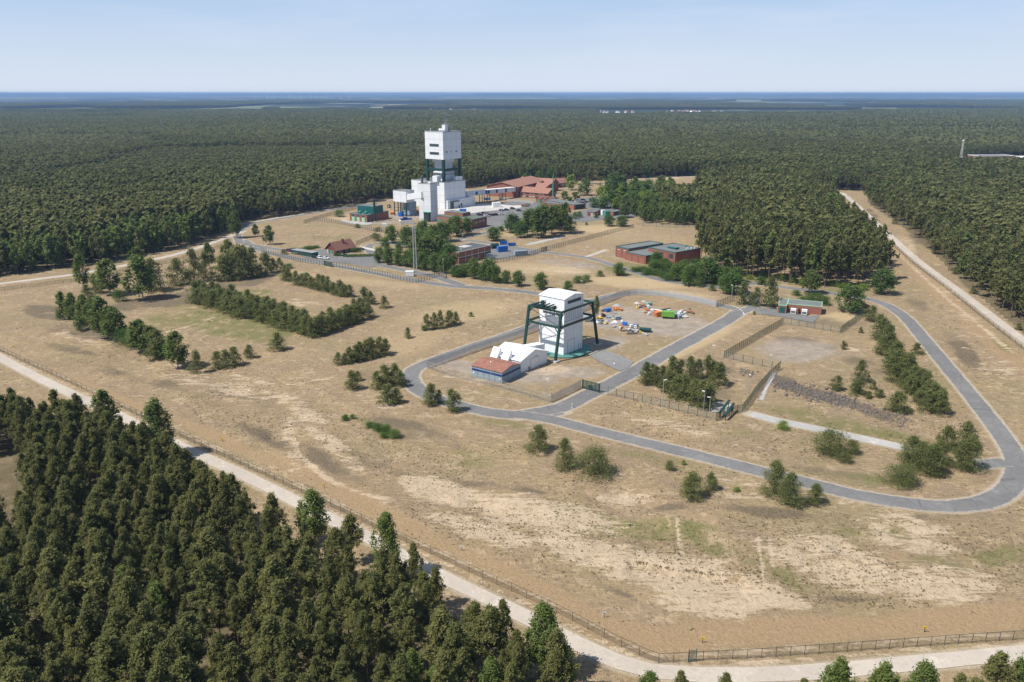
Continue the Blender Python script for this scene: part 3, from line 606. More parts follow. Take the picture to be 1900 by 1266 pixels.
def place_tree(kind, x, y, h, wd=None, lod=1, label=None, group=None, leafm=None, z=None, parts=True):
    var = random.randrange(6 if lod == 0 else 5); tm, cm, hw = proto(kind, lod, var, leafm)
    nm, cat = CATS[kind]; z = T(x, y) if z is None else z
    e = empty(nm, (x, y, z), random.uniform(0, 6.28), label, cat, group)
    wd = wd or h/hw*random.uniform(.85, 1.15); s = wd/(1/hw*.98)
    e.scale = (s, s, h)
    link('trunk', tm, e); link('crown', cm, e)
    return e
DPX = 1.0
def tree_px(kind, px, py, hpx, wpx, label, group=None, leafm=None):
    p = P(px, py); h = (hz(p.x, p.y, py-hpx))*1.03; dist = math.hypot(p.x, p.y, CZ)
    wd = (wpx or hpx/{'young': 1.1, 'birch': 1.6, 'broad': 1.15, 'bush': .8, 'pine': 1.8}[kind])/FPX*(p.y*cp+CZ*sp)
    return place_tree(kind, p.x, p.y, max(h, .7), wd*(1.28 if kind == 'young' else 1.2), 0 if dist < 235 else 1 if dist < 650 else 2, label, group, leafm)
def parse(s):
    r = []
    for q in s.split(';'):
        q = q.strip()
        if q:
            a = [float(x) for x in q.split(',')]; r.append((a[0], a[1], a[2], a[3] if len(a) > 3 else None))
    return r
def grp(kind, s, label, group, leafm=None, jit=0):
    for (px, py, h, wd) in parse(s): tree_px(kind, px, py, h, wd, label, group, leafm)

# --- foreground wood: the nearest pines as individuals, the rest inside the forest object ---
def frange(a, b, s):
    while a < b: yield a; a += s
def jgrid(x0, x1, y0, y1, s, rng, j=.42):
    for yy in frange(y0, y1, s):
        for xx in frange(x0, x1, s): yield xx+rng.uniform(-j, j)*s, yy+rng.uniform(-j, j)*s
rf = random.Random(21)
FORE = P2([(-320,660),(-120,742),(0,786),(100,800),(200,826),(300,872),(350,915),(430,978),(520,1022),(600,1062),(680,1092),(760,1128),(850,1192),(950,1240),(1030,1280),(1080,1400),(1100,1700),(-900,1700),(-900,800)])
HOLES = P2([(-90,858),(46,850),(52,905),(48,985),(-90,1010)])
HOLE2 = P2([(150,930),(190,925),(200,960),(160,975)])
fore = []
for x, y in jgrid(-190, 60, 76, 262, 4.25, rf):
    if in_poly([x], [y], FORE)[0] and not in_poly([x], [y], HOLES)[0] and not in_poly([x], [y], HOLE2)[0] and rf.random() > .05: fore.append((x, y))
def vis_key(q):
    x, y = q; d = y*cp+CZ*sp; px = 950+FPX*x/d
    return math.hypot(x, y) + (400 if not (-60 < px < 1960) or y < 84 else 0)
fore.sort(key=vis_key)
NF = 215
label_fp = 'dark green pine with bare brown trunk in the dense wood below the perimeter road'
for (x, y) in fore[:NF]:
    k = rf.random(); hh = rf.uniform(8.5, 15.0)
    if k < .035: place_tree('birch', x, y, hh*.9, None, 0, 'light green leafy tree scattered among the pines of the lower left wood', 'leafy trees inside the lower left wood')
    else: place_tree('pine', x, y, hh, hh/1.95*rf.uniform(.75, 1.25), 0, label_fp, 'pines of the wood in the lower left corner')
STUFF_PTS = []     # (proto, x, y, z, rot, sx, sz)
for (x, y) in fore[NF:]:
    STUFF_PTS.append((('pine', 0, rf.randrange(3)), x, y, 0, rf.uniform(0, 6.28), rf.uniform(10.5, 14.5)))
grp('birch', '722,1075,118,52', 'tall loose birch rising above the pines right beside the pale perimeter road', None)
grp('birch', '1008,1258,130,72', 'tall light green birch at the right end of the lower wood', None)
grp('birch', '1040,1300,100,60', 'lower light green birch at the foot of the tall birch by the road bend', None)
grp('birch', '585,1010,95,60', 'rounded leafy birch standing at the wood edge where the road reappears', None)
grp('birch', '300,850,104,58;200,812,84,50', 'broad light green birch standing among the upper pines of the wood', 'birches in the upper end of the lower wood')
grp('pine', '655,1045,88,56;350,915,80,50;437,975,92,56', 'pine standing on the edge of the wood against the pale road', 'edge pines beside the perimeter road')
for q in ('1200,1352,82,55', '1258,1350,84,48', '1340,1352,82,50', '1480,1356,76,50', '1545,1352,104,70', '1625,1352,96,66', '1700,1352,98,70', '1765,1352,82,50', '1830,1352,118,80', '1868,1352,104,60', '1895,1350,92,60'):
    q_ = q.split(','); q_[2] = str(float(q_[2])+17); grp('birch' if q[:4] in ('1545', '1700', '1625', '1868', '1200') else 'pine', ','.join(q_), 'treetop rising into the picture at the bottom below the pale perimeter road', 'treetops along the lower picture edge')

# --- free standing trees of the clearing ---
grp('birch', '155,538,62,30;204,548,62,50;266,556,76,56;258,505,44,34;389,498,46,26;427,502,55,28', 'tall birch of the loose tree line along the west road', 'birches beside the west road')
grp('young', '285,541,60,50;331,529,48,42;362,523,60,36;415,521,46,42;445,517,60,44;470,515,54,38;494,508,38,34;508,505,26,20;520,503,24,18;178,545,36,28;430,520,50,34;456,512,55,36;382,515,44,30', 'dark pine of the loose tree line along the west road', 'pines beside the west road')
grp('bush', '222,559,22,24', 'small bush between the two large birches in the west meadow', None)
grp('young', '162,553,24,22;537,471,1,2', 'small dark pine under the westernmost birch', None) if False else grp('young', '162,553,24,22', 'small dark pine under the westernmost birch', None)
grp('bush', '536,498,9,16', 'small light green bush at the end of the west tree line', None)
grp('birch', '120,597,50,28;138,607,56,30;160,613,60,32;178,620,60,32;192,629,72,44;206,634,60,36;220,637,60,42;262,655,58,48;284,658,50,40;330,679,64,46', 'leafy tree of the west tree row on the slope', 'leafy trees of the west tree row')
grp('bush', '113,598,20,16;236,641,28,38;302,662,34,34;246,648,30,26;152,616,26,24', 'undergrowth bush in the west tree row', 'bushes in the west tree row')
grp('young', '296,663,52,42;366,687,40,27', 'young pine at the lower end of the west tree row', 'pines at the end of the west tree row')
grp('young', '404,678,30,30;420,679,32,28;436,677,34,28', 'young pine in the clump of three at the corner of the west meadow', 'three pines at the corner of the west meadow')
grp('young', '463,664,24,23', 'small rounded pine alone right of the clump of three', None)
grp('young', '516,650,32,34', 'lone bushy pine on dry grass below the hedge of young pines', None)
rh = random.Random(5)
def hedge(kind, pts, step, h, wd, label, group, jit=3, leafm=None):
    L = smooth_line([Vector((*q, 0)) for q in pts], step*.86)
    for p in L: tree_px(kind, p.x+rh.uniform(-jit, jit), p.y+rh.uniform(-jit, jit)*.6, h*rh.uniform(.8, 1.15), wd*rh.uniform(.85, 1.2), label, group, leafm)
hedge('young', [(364,560),(400,573),(450,587),(510,604),(550,614),(580,624)], 11, 36, 27, 'young pine in the dense V shaped pine hedge of the west meadow', 'pines of the V shaped hedge')
hedge('young', [(372,548),(420,560),(470,577),(530,594),(566,606)], 12, 32, 26, 'young pine in the back row of the V shaped pine hedge', 'pines in the back row of the hedge')
hedge('young', [(590,622),(620,612),(650,601),(684,590)], 11, 32, 26, 'young pine in the short right arm of the V shaped hedge', 'pines of the hedge right arm')
hedge('young', [(600,602),(632,592),(668,580)], 13, 26, 24, 'small pine behind the right arm of the hedge', 'pines of the hedge right arm')
hedge('young', [(528,520),(560,531),(600,541),(648,552)], 10, 25, 22, 'young pine in the thin row above the V shaped hedge', 'pines of the thin upper row')
grp('young', '676,561,28,26;688,565,24,20', 'young pine at the right end of the thin upper row', 'pines of the thin upper row')
grp('young', '713,571,22,20', 'small pine alone at the right end of the upper row', None)
grp('young', '628,677,22,20;640,676,20,18;650,673,28,24;662,671,30,24;668,669,34,26;680,666,34,28;690,663,36,28;706,660,34,28;716,657,28,22', 'young pine in the slanting clump right of the west meadow', 'pines of the slanting clump')
grp('young', '793,612,28,20;806,611,30,18;817,609,32,18;833,605,28,26;846,601,22,16', 'thin young pine in the short row in the middle of the dry meadow', 'pines of the short middle row')
grp('young', '757,627,19,15', 'small lone pine left of the short middle row', None)
grp('bush', '787,614,9,10', 'tiny bush at the foot of the short middle row', None); grp('bush', '874,588,9,9', 'tiny dark bush alone in the dry meadow', None)
grp('young', '655,723,34,32;664,706,17,18', 'young pine in the pair left of the road bend', 'pair of pines left of the road bend')
grp('young', '700,722,32,28;715,716,38,32;733,712,36,32;745,718,28,24;720,750,36,38;736,748,28,26', 'young pine in the loose clump beside the road bend', 'pines beside the road bend')
grp('young', '800,751,38,34', 'left one of two young pines inside the road bend', None); grp('young', '815,748,24,18', 'small pine squeezed between two larger ones at the road bend', None)
grp('young', '838,763,40,34', 'right one of two young pines inside the road bend', None)
grp('bush', '640,784,10,14;654,779,8,12;688,796,10,20;700,801,13,22;716,804,14,24;733,813,15,24;712,813,10,16;642,779,8,10', 'low green bush on the sandy slope left of the road', 'low bushes on the sandy slope', 'broad')
grp('young', '998,836,46,44', 'dark pine bush left of the pair below the outer road', None); grp('young', '1048,867,54,40', 'left pine bush of the pair below the outer road', None)
grp('bush', '1102,877,48,66', 'broad grey green pine bush right of the pair below the outer road', None, 'pine_young')
grp('bush', '1242,873,18,17', 'small grey bush beside the outer road', None, 'pine_young'); grp('bush', '1268,863,10,9', 'tiny yellow green shrub by the outer road', None, 'bright')
grp('young', '1283,925,46,48', 'grey green pine bush below the outer road', None); grp('young', '1318,909,30,28', 'small thin pine right of the grey green pine bush', None); grp('bush', '1367,912,8,13', 'tiny bright green shrub in the dry grass', None, 'bright')
grp('young', '1435,919,62,48', 'tall pine on the outer road edge', None); grp('young', '1462,937,56,48', 'full pine in front of the tall pine by the outer road', None); grp('young', '1512,933,34,36', 'small pine right of the two by the outer road', None)
grp('bush', '1540,843,44,64', 'broad dark pine bush beside the grey path', None, 'pine_young'); grp('bush', '1568,859,20,24;1582,842,26,26', 'small pine right of the broad bush by the grey path', 'small pines by the grey path', 'pine_young')
grp('bush', '1673,897,32,60', 'low spreading pine bush inside the sharp road bend', None, 'pine_young')
grp('young', '1690,861,50,50;1725,880,54,54;1705,872,50,46;1740,862,44,40', 'full young pine in the group at the end of the grey path', 'pines at the end of the grey path')
grp('young', '1752,836,44,38;1790,832,48,44;1797,872,60,50;1780,868,50,40', 'full young pine in the group inside the sharp road bend', 'pines inside the sharp road bend')
grp('bush', '1452,797,16,22', 'light green bush beside the start of the grey path', None, 'bright')
grp('young', '1553,725,27,26', 'rounded small pine on the edge of the rubble bank', None); grp('young', '1595,709,40,30', 'slender taller pine on the edge of the rubble bank', None); grp('young', '1590,731,27,36', 'spreading small pine in front of the slender one', None)
grp('young', '1620,723,15,14;1632,738,14,20;1612,738,12,16', 'tiny pine between the rubble bank and the pine row', 'tiny pines by the rubble bank'); grp('young', '1662,764,36,46', 'dense round pine on the rubble bank', None)
grp('young', '1617,596,28,28', 'pine bush at the corner of the green fence', None); grp('young', '1597,618,11,9', 'tiny pine on the red ground behind the fence', None); grp('young', '1564,648,15,14', 'tiny pine beside the white gravel strip', None)
hedge('young', [(1626,630),(1644,648),(1655,672),(1668,690),(1686,706),(1706,726),(1722,746),(1740,768)], 11, 44, 36, 'young pine in the dense row beside the right outer road', 'pines of the row beside the right outer road', 4)
hedge('young', [(1640,660),(1650,694),(1690,735),(1718,765)], 22, 34, 32, 'young pine in the left edge of the dense row', 'pines of the row beside the right outer road', 4)
grp('young', '1700,656,19,24', 'small pine leaning over the right outer road', None)
grp('young', '1198,713,40,28;1216,717,36,26;1228,718,38,26;1246,712,50,32;1262,708,40,26;1280,704,42,26;1295,703,36,26;1312,701,42,28;1333,716,42,38;1210,706,30,24;1256,738,42,38;1272,742,46,38;1288,750,46,40;1303,756,50,42;1318,746,32,26;1240,728,40,34;1324,700,30,26', 'young pine in the dense thicket beside the fenced ramp', 'pines of the thicket beside the ramp')
# around the buildings
grp('broad', '864,513,22,20;880,517,36,27;894,518,28,24;907,521,40,38;921,525,30,22', 'clipped leafy tree in the row along the middle road', 'leafy trees along the middle road')
grp('broad', '939,526,24,19', 'small round tree third from the right end of the roadside row', None); grp('broad', '962,531,28,24', 'round tree in the middle of the spaced roadside trees', None); grp('broad', '1003,537,30,27', 'largest round tree of the spaced roadside trees', None); grp('broad', '1053,540,18,19', 'small round tree behind the near headframe', None)
grp('bush', '1073,525,13,24;1088,522,12,18', 'bush on the low bank behind the near headframe', 'bushes on the low bank'); grp('bush', '1113,513,11,14', 'pale bush right of the low bank bushes', None)
grp('broad', '1149,511,22,26', 'dark round bush tree in front of the long brick building', None)
grp('broad', '705,488,28,22;721,491,30,22;740,493,30,24;756,495,30,24;770,498,30,24;784,501,32,24;806,504,32,26;824,507,34,28', 'round leafy tree in the row behind the guarded road', 'leafy trees behind the guarded road')
grp('broad', '842,513,18,20;860,512,22,20;851,515,16,16', 'small round tree beside the fence gate', 'small round trees beside the gate')
grp('broad', '727,451,32,26;755,459,38,30;716,464,22,20;741,469,18,16;772,452,28,24', 'leafy tree by the grey car park behind the guard house', 'leafy trees around the grey car park')
grp('broad', '786,446,36,32;822,449,36,38;803,450,32,28;847,439,38,34;867,435,30,26;800,462,34,30;780,458,30,26', 'full leafy tree in front of the flat brick workshop', 'leafy trees in front of the brick workshop')
grp('birch', '793,491,50,44;772,488,44,36;812,486,46,36', 'grey green willow in the middle of the grove left of the flat roofed depot', 'willows left of the depot')
grp('broad', '835,498,44,40;822,484,38,34', 'dense dark tree leaning on the flat roofed depot', 'dark trees beside the depot')
grp('broad', '916,447,25,29', 'lone spreading tree on dry grass above the blue skips', None); grp('broad', '930,429,9,12', 'tiny round tree at the roadside', None)
grp('broad', '950,432,34,32;965,441,30,26;1007,425,44,40;985,424,36,34;1034,424,42,32', 'green leafy tree of the grove in the middle of the site', 'leafy trees of the middle grove')
grp('birch', '979,437,44,30;996,442,52,34;1012,440,48,34;1024,434,48,32;1048,433,54,28;1057,434,30,22;1040,428,40,28', 'grey green birch of the grove in the middle of the site', 'birches of the middle grove')
grp('bush', '1075,404,12,13', 'dark round bush left of the little brick garage', None); grp('bush', '1067,407,14,12', 'pale thin bush left of the dark round bush', None); grp('bush', '1088,418,6,6', 'tiny reddish bush on dry grass', None); grp('bush', '1106,405,9,9', 'small dark bush at the brick garage door', None)
grp('broad', '1130,420,21,21', 'left one of two small spreading trees by the fence corner', None); grp('broad', '1153,420,19,23', 'right one of two small spreading trees by the fence corner', None); grp('birch', '1158,404,24,22', 'pale loose tree behind the two small spreading trees', None)
grp('broad', '1060,353,28,22', 'yellow green tree at the end of the tiled roofs', None, 'bright'); grp('broad', '1084,363,30,28', 'dark broad tree right of the yellow green tree', None); grp('broad', '974,339,15,15', 'round tree rising behind the tiled roofs', None); grp('broad', '1137,359,36,38', 'largest dark tree behind the parked cars', None)
grp('pine', '1113,347,36,26;1098,342,32,24;1124,346,34,24;1150,345,30,24;1158,350,26,20', 'tall pine of the small clump behind the dark trees', 'pines behind the parking trees')
grp('birch', '1048,374,18,20;1067,372,15,18;1058,379,12,16', 'pale thin tree beside the brick gable', 'pale trees beside the brick gable')
grp('broad', '1102,385,18,24;1118,387,22,24;1133,386,30,32;1148,388,26,26;1172,374,28,26;1196,366,26,26;1215,372,24,26;1234,364,26,26;1250,366,24,24;1224,356,20,24;1270,366,22,22', 'leafy tree of the green belt beyond the car park', 'leafy trees beyond the car park')
grp('birch', '1160,396,32,26;1180,400,36,28;1196,404,36,30;1208,396,34,28', 'tall grey green birch left of the thicket', 'birches left of the thicket')
grp('bush', '1184,342,6,18', 'low green bush on the far dry clearing', None)
grp('broad', '1216,492,24,26', 'dark tree standing against the brick building front', None); grp('broad', '1311,526,48,46', 'largest full tree at the foot of the pine stand', None)
grp('broad', '1278,529,36,36;1255,521,30,28;1262,514,26,26;1240,505,20,24;1290,512,30,28', 'leafy tree of the overgrown bank below the brick building', 'trees of the overgrown bank')
grp('bush', '1296,532,20,20;1180,504,8,22;1192,503,9,24;1205,508,10,26;1220,511,12,26;1232,515,11,26;1212,500,8,22;1240,520,12,24;1198,510,8,20;1226,503,9,22', 'green bramble bush on the overgrown bank', 'brambles on the overgrown bank')
grp('broad', '1355,545,38,42;1368,524,28,30;1344,536,24,26', 'bright leafy tree at the bend of the narrow road', 'leafy trees at the bend of the narrow road')
grp('young', '1379,564,40,32', 'dark dense pine left of the road junction', None); grp('young', '1402,568,34,26', 'thin pale pine between two dark ones at the junction', None); grp('young', '1428,569,54,36', 'tall dark pine right of the road junction', None)
grp('bush', '1322,540,12,13', 'small grey bush beside the narrow road', None)
grp('birch', '1505,545,42,38', 'pale leafy tree on the road behind the small brick station', None); grp('broad', '1575,579,48,50', 'large grey green tree right of the small brick station', None); grp('broad', '1635,546,46,42', 'big dark tree at the corner of the pine stand', None)
grp('bush', '1516,562,18,32;1500,558,14,20;1478,548,10,18;1530,566,16,20;1488,560,10,14', 'green bush behind the small brick station', 'bushes behind the small brick station', 'broad')
grp('bush', '1590,549,12,18', 'bush beside the right outer road near the pine stand', None); grp('bush', '1399,584,7,6', 'tiny conifer in the junction bed', None)
grp('bush', '1420,514,9,20;1455,518,10,24;1470,524,9,20;1545,530,10,26;1562,534,9,20;1600,538,12,22;1490,530,8,16;1340,512,10,20;1390,518,8,16', 'bright green seedling bush at the front of the pine stand', 'bright bushes under the pine stand front', 'bright')
grp('birch', '1106,589,38,13', 'slender grey poplar inside the storage yard', None)
grp('birch', '439,442,48,26', 'tall tree at the west road fork', None); grp('birch', '474,439,22,14', 'small tree right of the road fork', None); grp('birch', '501,454,34,23', 'loose tree beside the entrance road', None)
grp('bush', '527,472,10,12', 'dark round bush beside the bicycle shelter', None, 'pine'); grp('bush', '630,402,13,20', 'round dark bush inside the switch building fence', None); grp('bush', '664,423,8,13;702,429,8,15;700,447,13,18;695,441,9,12', 'grey bush along the upper fence', 'grey bushes along the upper fence', 'pine_young')
grp('bush', '546,464,3,26;572,462,5,26;585,460,4,18', 'low clipped hedge bush left of the guard house', 'low bushes left of the guard house')
grp('bush', '1567,403,20,18;1555,398,20,16', 'bright leafy tree at the top corner of the pine stand', 'leafy trees at the top of the pine stand', 'broad')
grp('young', '1735,470,14,16;1772,508,12,14;1805,545,12,16;1660,416,12,12;1590,392,10,10;1890,612,12,14', 'small pine on the sandy strip beside the east road', 'small pines beside the east road')

rx_ = random.Random(31); BELT = [(1090,372),(1120,352),(1150,346),(1200,350),(1290,352),(1300,372),(1190,392),(1172,400),(1150,392),(1120,384)]; got = 0
while got < 46:
    a_x, a_y = rx_.uniform(1088, 1300), rx_.uniform(345, 402)
    if in_poly([a_x], [a_y], BELT)[0]:
        tree_px(rx_.choice(['broad', 'broad', 'birch']), a_x, a_y, rx_.uniform(17, 28), rx_.uniform(18, 27), 'leafy tree in the wide green belt right of the offices', 'leafy trees of the wide green belt', rx_.choice([None, None, None, 'bright'])); got += 1
grp('broad', '1000,334,16,18;1022,333,18,20;900,338,16,18;918,337,15,16;948,336,15,16', 'leafy tree at the forest edge behind the office roofs', 'leafy trees behind the office roofs')
grp('broad', '1215,505,22,26;1330,528,32,32;1345,520,24,26;1232,498,18,22;1270,505,22,24;1412,528,14,20', 'leafy tree between the pine stand and the overgrown bank', 'leafy trees below the pine stand')
# --- forest as one mass: quadtree over the woods ---
F1 = P2([(1308,498),(1330,513),(1420,521),(1500,534),(1600,536),(1645,524),(1632,495),(1600,462),(1560,425),(1530,388),(1500,362),(1440,352),(1380,345),(1330,350),(1292,362),(1300,400),(1298,430),(1300,470)])
F2 = P2([(1186,414),(1240,418),(1300,419),(1302,372),(1260,366),(1210,376),(1180,392)])
CUTS = [P2([(1105,217),(1330,217.5),(1560,216.5),(1620,206),(1105,205.5)]), P2([(-200,211),(500,209.5),(900,211),(1100,208.5),(1900,207),(1900,203.8),(-200,203.8)]), P2([(1765,319),(2010,315),(2010,285),(1795,293)]), P2([(560,207),(960,207),(960,205),(560,205)])]
DATA = P2([(1555,210),(1900,211),(1900,208),(1560,208)])
XMAX = lambda y: .80*y+60
def is_forest(x, y):
    x = np.asarray(x, float); y = np.asarray(y, float)
    f = ~in_poly(x, y, CLEAR) & (y > 60)
    f &= ~(in_poly(x, y, FORE)) & ~((y < 150) & (x > -150))
    ff_ = in_poly(x, y, F1) | in_poly(x, y, F2); f |= ff_
    for c_ in CUTS: f &= ~in_poly(x, y, c_)
    far = y > 4300
    if far.any():
        n = fbm(x, y*.55, 1100, 301, 3); f &= ~(far & (n < .47))
    return f
def kind_at(x, y):
    if in_poly([x], [y], F2)[0]: return 'birch'
    n = fbm(np.array([x]), np.array([y]), 90, 411, 3)[0]
    # the west wood is mixed with leafy trees near its edge
    if x < -60 and 300 < y < 900 and n > .50 and rf.random() < .8: return 'birch'
    return 'pine' if rf.random() > .06 else 'birch'
cells40 = []; cells160 = []; singles = []
def rec(x, y, s):
    if y+s < 60: return
    if x > XMAX(y+s)+10 or x+s < -XMAX(y+s)-10: return
    n = max(3, int(s/10)+1) if s > 10 else 2
    n = min(n, 9)
    gxx, gyy = np.meshgrid(np.linspace(x, x+s, n), np.linspace(y, y+s, n)); m = is_forest(gxx.ravel(), gyy.ravel())
    if not m.any(): return
    if m.all():
        d = math.hypot(x+s/2, y+s/2)
        if s == 160 and d > 1500: cells160.append((x+s/2, y+s/2)); return
        if s == 40 and (d > 470): cells40.append((x+s/2, y+s/2)); return
        if s == 5: singles.append((x+2.5, y+2.5)); return
    elif s == 40 and y > 1700:
        if m.mean() > .5: cells40.append((x+s/2, y+s/2))
        return
    if s <= 5:
        if is_forest([x+2.5], [y+2.5])[0]: singles.append((x+2.5, y+2.5))
        return
    for a in (0, 1):
        for b in (0, 1): rec(x+a*s/2, y+b*s/2, s/2)
for by in range(0, 9600, 160):
    lim = int((XMAX(by+160))//160)+1
    for bx in range(-lim, lim+1): rec(bx*160, by, 160)
# prototypes in one mesh
PV = []; PF = []; PM = []; PL = []; PT = []; PID = []; nv = 0; nproto = 0; PMATS = [M['pine'], M['birch'], M['bark'], M['bark_birch']]
proto_ids = {}
def add_proto(key, parts):
    """parts: list of (V, F, mat, lvar, tint)"""
    global nv, nproto
    for V, F, m, lv, ti in parts:
        V = np.asarray(V, np.float32); F = np.asarray(F, np.int64)
        PV.append(V); PF.append(F+nv); PM.append(np.full(len(F), m)); PL.append(np.broadcast_to(lv, len(F))); PT.append(np.broadcast_to(ti, len(F))); PID.append(np.full(len(V), nproto)); nv += len(V)
    proto_ids[key] = nproto; nproto += 1
def unit_tree(kind, lod, seed):
    hw = {'pine': 1.95, 'birch': 1.7}[kind]; nc, nl, sz = {0: (135, 7000, .0100), 2: (34, 480, .031), 3: (13, 130, .055), 4: (6, 26, .115)}[lod]
    V, F, lv, C = crown_mesh(kind, nc, nl, sz, seed, hw)
    tv, tf = trunk_geo(kind, C, seed, 12 if lod == 0 else 0, n=5 if lod == 0 else 3, top=.9)
    return V, F, lv, tv, tf
UT = {}
def ut(kind, lod, v):
    if (kind, lod, v) not in UT: UT[(kind, lod, v)] = unit_tree(kind, lod, 37*v+lod*7+(1 if kind == 'pine' else 500))
    return UT[(kind, lod, v)]
for v in range(3):
    V, F, lv, tv, tf = ut('pine', 0, v); add_proto(('pine', 0, v), [(V, F, 0, lv, 0.), (tv, tf, 2, .5, 0.)])
for kind in ('pine', 'birch'):
    for v in range(3):
        V, F, lv, tv, tf = ut(kind, 2, v); add_proto((kind, 2, v), [(V, F, 0 if kind == 'pine' else 1, lv, 0.), (tv, tf, 2 if kind == 'pine' else 3, .5, 0.)])
def patch(size, sp, lod, seed, pbirch, hmin, hmax, trunks=True):
    r = random.Random(seed); rr = np.random.default_rng(seed); out = {0: [], 1: [], 2: []}; parts = []
    for yy in frange(-size/2+sp/2, size/2, sp):
        for xx in frange(-size/2+sp/2, size/2, sp):
            x = xx+r.uniform(-.42, .42)*sp; y = yy+r.uniform(-.42, .42)*sp; kind = 'birch' if r.random() < pbirch else 'pine'
            V, F, lv, tv, tf = ut(kind, lod, r.randrange(4)); h = r.uniform(hmin, hmax)*(1.0 if kind == 'pine' else .93)
            a = r.uniform(0, 6.28); ca, sa_ = math.cos(a)*h, math.sin(a)*h; k = r.uniform(.95, 1.3)
            Rm = np.array([[ca*k, sa_*k, 0], [-sa_*k, ca*k, 0], [0, 0, h]]); o = np.array([x, y, 0])
            ti = r.random(); parts.append((V@Rm+o, F, 0 if kind == 'pine' else 1, lv, ti))
            if trunks: parts.append((tv@Rm+o, tf, 2, .5, 0.))
    return parts
for v in range(4): add_proto(('p40', v), patch(40, 4.3, 3, 60+v, .05 if v < 2 else .30, 14.5, 18.5))
for v in range(3): add_proto(('p160', v), patch(160, 5.0, 4, 80+v, .08+.08*v, 14, 19, False))
def stand(x, y):      # blocks of planting of different age
    i = int((x+.22*y+6000)//520); j = int((y-.18*x+3000)//430); return .80+.42*random.Random(i*77+j*131).random()
pts = []; pid = []; rots = []; scl = []
for (x, y) in singles:
    k = kind_at(x, y); st = in_poly([x], [y], F1)[0]; h = rf.uniform(19.5, 23.5) if st else rf.uniform(13.5, 17.5)
    if k == 'birch' and in_poly([x], [y], F2)[0]: h = rf.uniform(10, 14)
    if rf.random() < .10: continue
    if st and rf.random() < .12: continue
    pts.append((x+rf.uniform(-2.2, 2.2), y+rf.uniform(-2.2, 2.2), 0)); pid.append(proto_ids[(k, 2, rf.randrange(3))]); rots.append(rf.uniform(0, 6.28))
    q = rf.uniform(.85, 1.15)*(1.0 if not st else .82); scl.append((h*q, h*q, h))
for (x, y) in cells40:
    n = fbm(np.array([x]), np.array([y]), 260, 411, 3)[0]; west = x < 0 and y < 1100
    v = rf.randrange(2) if n < (.52 if not west else .42) else 2+rf.randrange(2)
    st = in_poly([x], [y], F1)[0]
    pts.append((x, y, 0)); pid.append(proto_ids[('p40', v)]); rots.append(rf.randrange(4)*math.pi/2); q = 1.28 if st else stand(x, y)*rf.uniform(.96, 1.04); scl.append((1, 1, q))
for (x, y) in cells160:
    n = fbm(np.array([x]), np.array([y]), 700, 511, 3)[0]
    pts.append((x, y, 0)); pid.append(proto_ids[('p160', min(2, max(0, int((n-.3)*7))))]); rots.append(rf.randrange(4)*math.pi/2); scl.append((1, 1, stand(x, y)*rf.uniform(.97, 1.03)))
for (key, x, y, z, a, h) in STUFF_PTS: pts.append((x, y, z)); pid.append(proto_ids[key]); rots.append(a); q = h*rf.uniform(.9, 1.1); scl.append((q, q, h))
print('singles', len(singles), 'c40', len(cells40), 'c160', len(cells160), 'proto faces', sum(len(f) for f in PF))
NP = len(pts); V = np.concatenate(PV+[np.array(pts, np.float32)]); F = np.concatenate(PF)
PIDv = np.concatenate(PID+[np.full(NP, -1)]).astype(np.int32); npv = len(V)-NP
which = np.concatenate([np.full(npv, -1), pid]).astype(np.int32); rv = np.concatenate([np.zeros(npv), rots]).astype(np.float32); sv = np.concatenate([np.ones((npv, 3)), scl]).astype(np.float32)
me = mesh_np('pine_forest', V, F, PMATS, mi=np.concatenate(PM), attrs={'lvar': ('FLOAT', 'FACE', np.concatenate(PL).astype(np.float32)), 'tint': ('FLOAT', 'FACE', np.concatenate(PT).astype(np.float32)),
  'pid': ('INT', 'POINT', PIDv), 'which': ('INT', 'POINT', which), 'rotz': ('FLOAT', 'POINT', rv), 'scl': ('FLOAT_VECTOR', 'POINT', sv)})
fo = link('pine_forest', me); tag(fo, 'dense dark green pine forest spreading from the site to the horizon', kind='stuff')
ng = bpy.data.node_groups.new('forest', 'GeometryNodeTree'); ng.interface.new_socket('Geometry', in_out='INPUT', socket_type='NodeSocketGeometry'); ng.interface.new_socket('Geometry', in_out='OUTPUT', socket_type='NodeSocketGeometry')
gi = ng.nodes.new('NodeGroupInput'); go = ng.nodes.new('NodeGroupOutput'); jn = ng.nodes.new('GeometryNodeJoinGeometry')
def named(n, ty):
    a = ng.nodes.new('GeometryNodeInputNamedAttribute'); a.data_type = ty; a.inputs['Name'].default_value = n; return a.outputs['Attribute']
def eq(sock, v):
    c_ = ng.nodes.new('FunctionNodeCompare'); c_.data_type = 'INT'; c_.operation = 'EQUAL'; ng.links.new(sock, c_.inputs[2]); c_.inputs[3].default_value = v; return c_.outputs[0]
apid = named('pid', 'INT'); awh = named('which', 'INT'); arot = named('rotz', 'FLOAT'); ascl = named('scl', 'FLOAT_VECTOR')
cxyz = ng.nodes.new('ShaderNodeCombineXYZ'); ng.links.new(arot, cxyz.inputs[2])
sepP = ng.nodes.new('GeometryNodeSeparateGeometry'); sepP.domain = 'POINT'; ng.links.new(gi.outputs[0], sepP.inputs[0]); ng.links.new(eq(apid, -1), sepP.inputs[1])
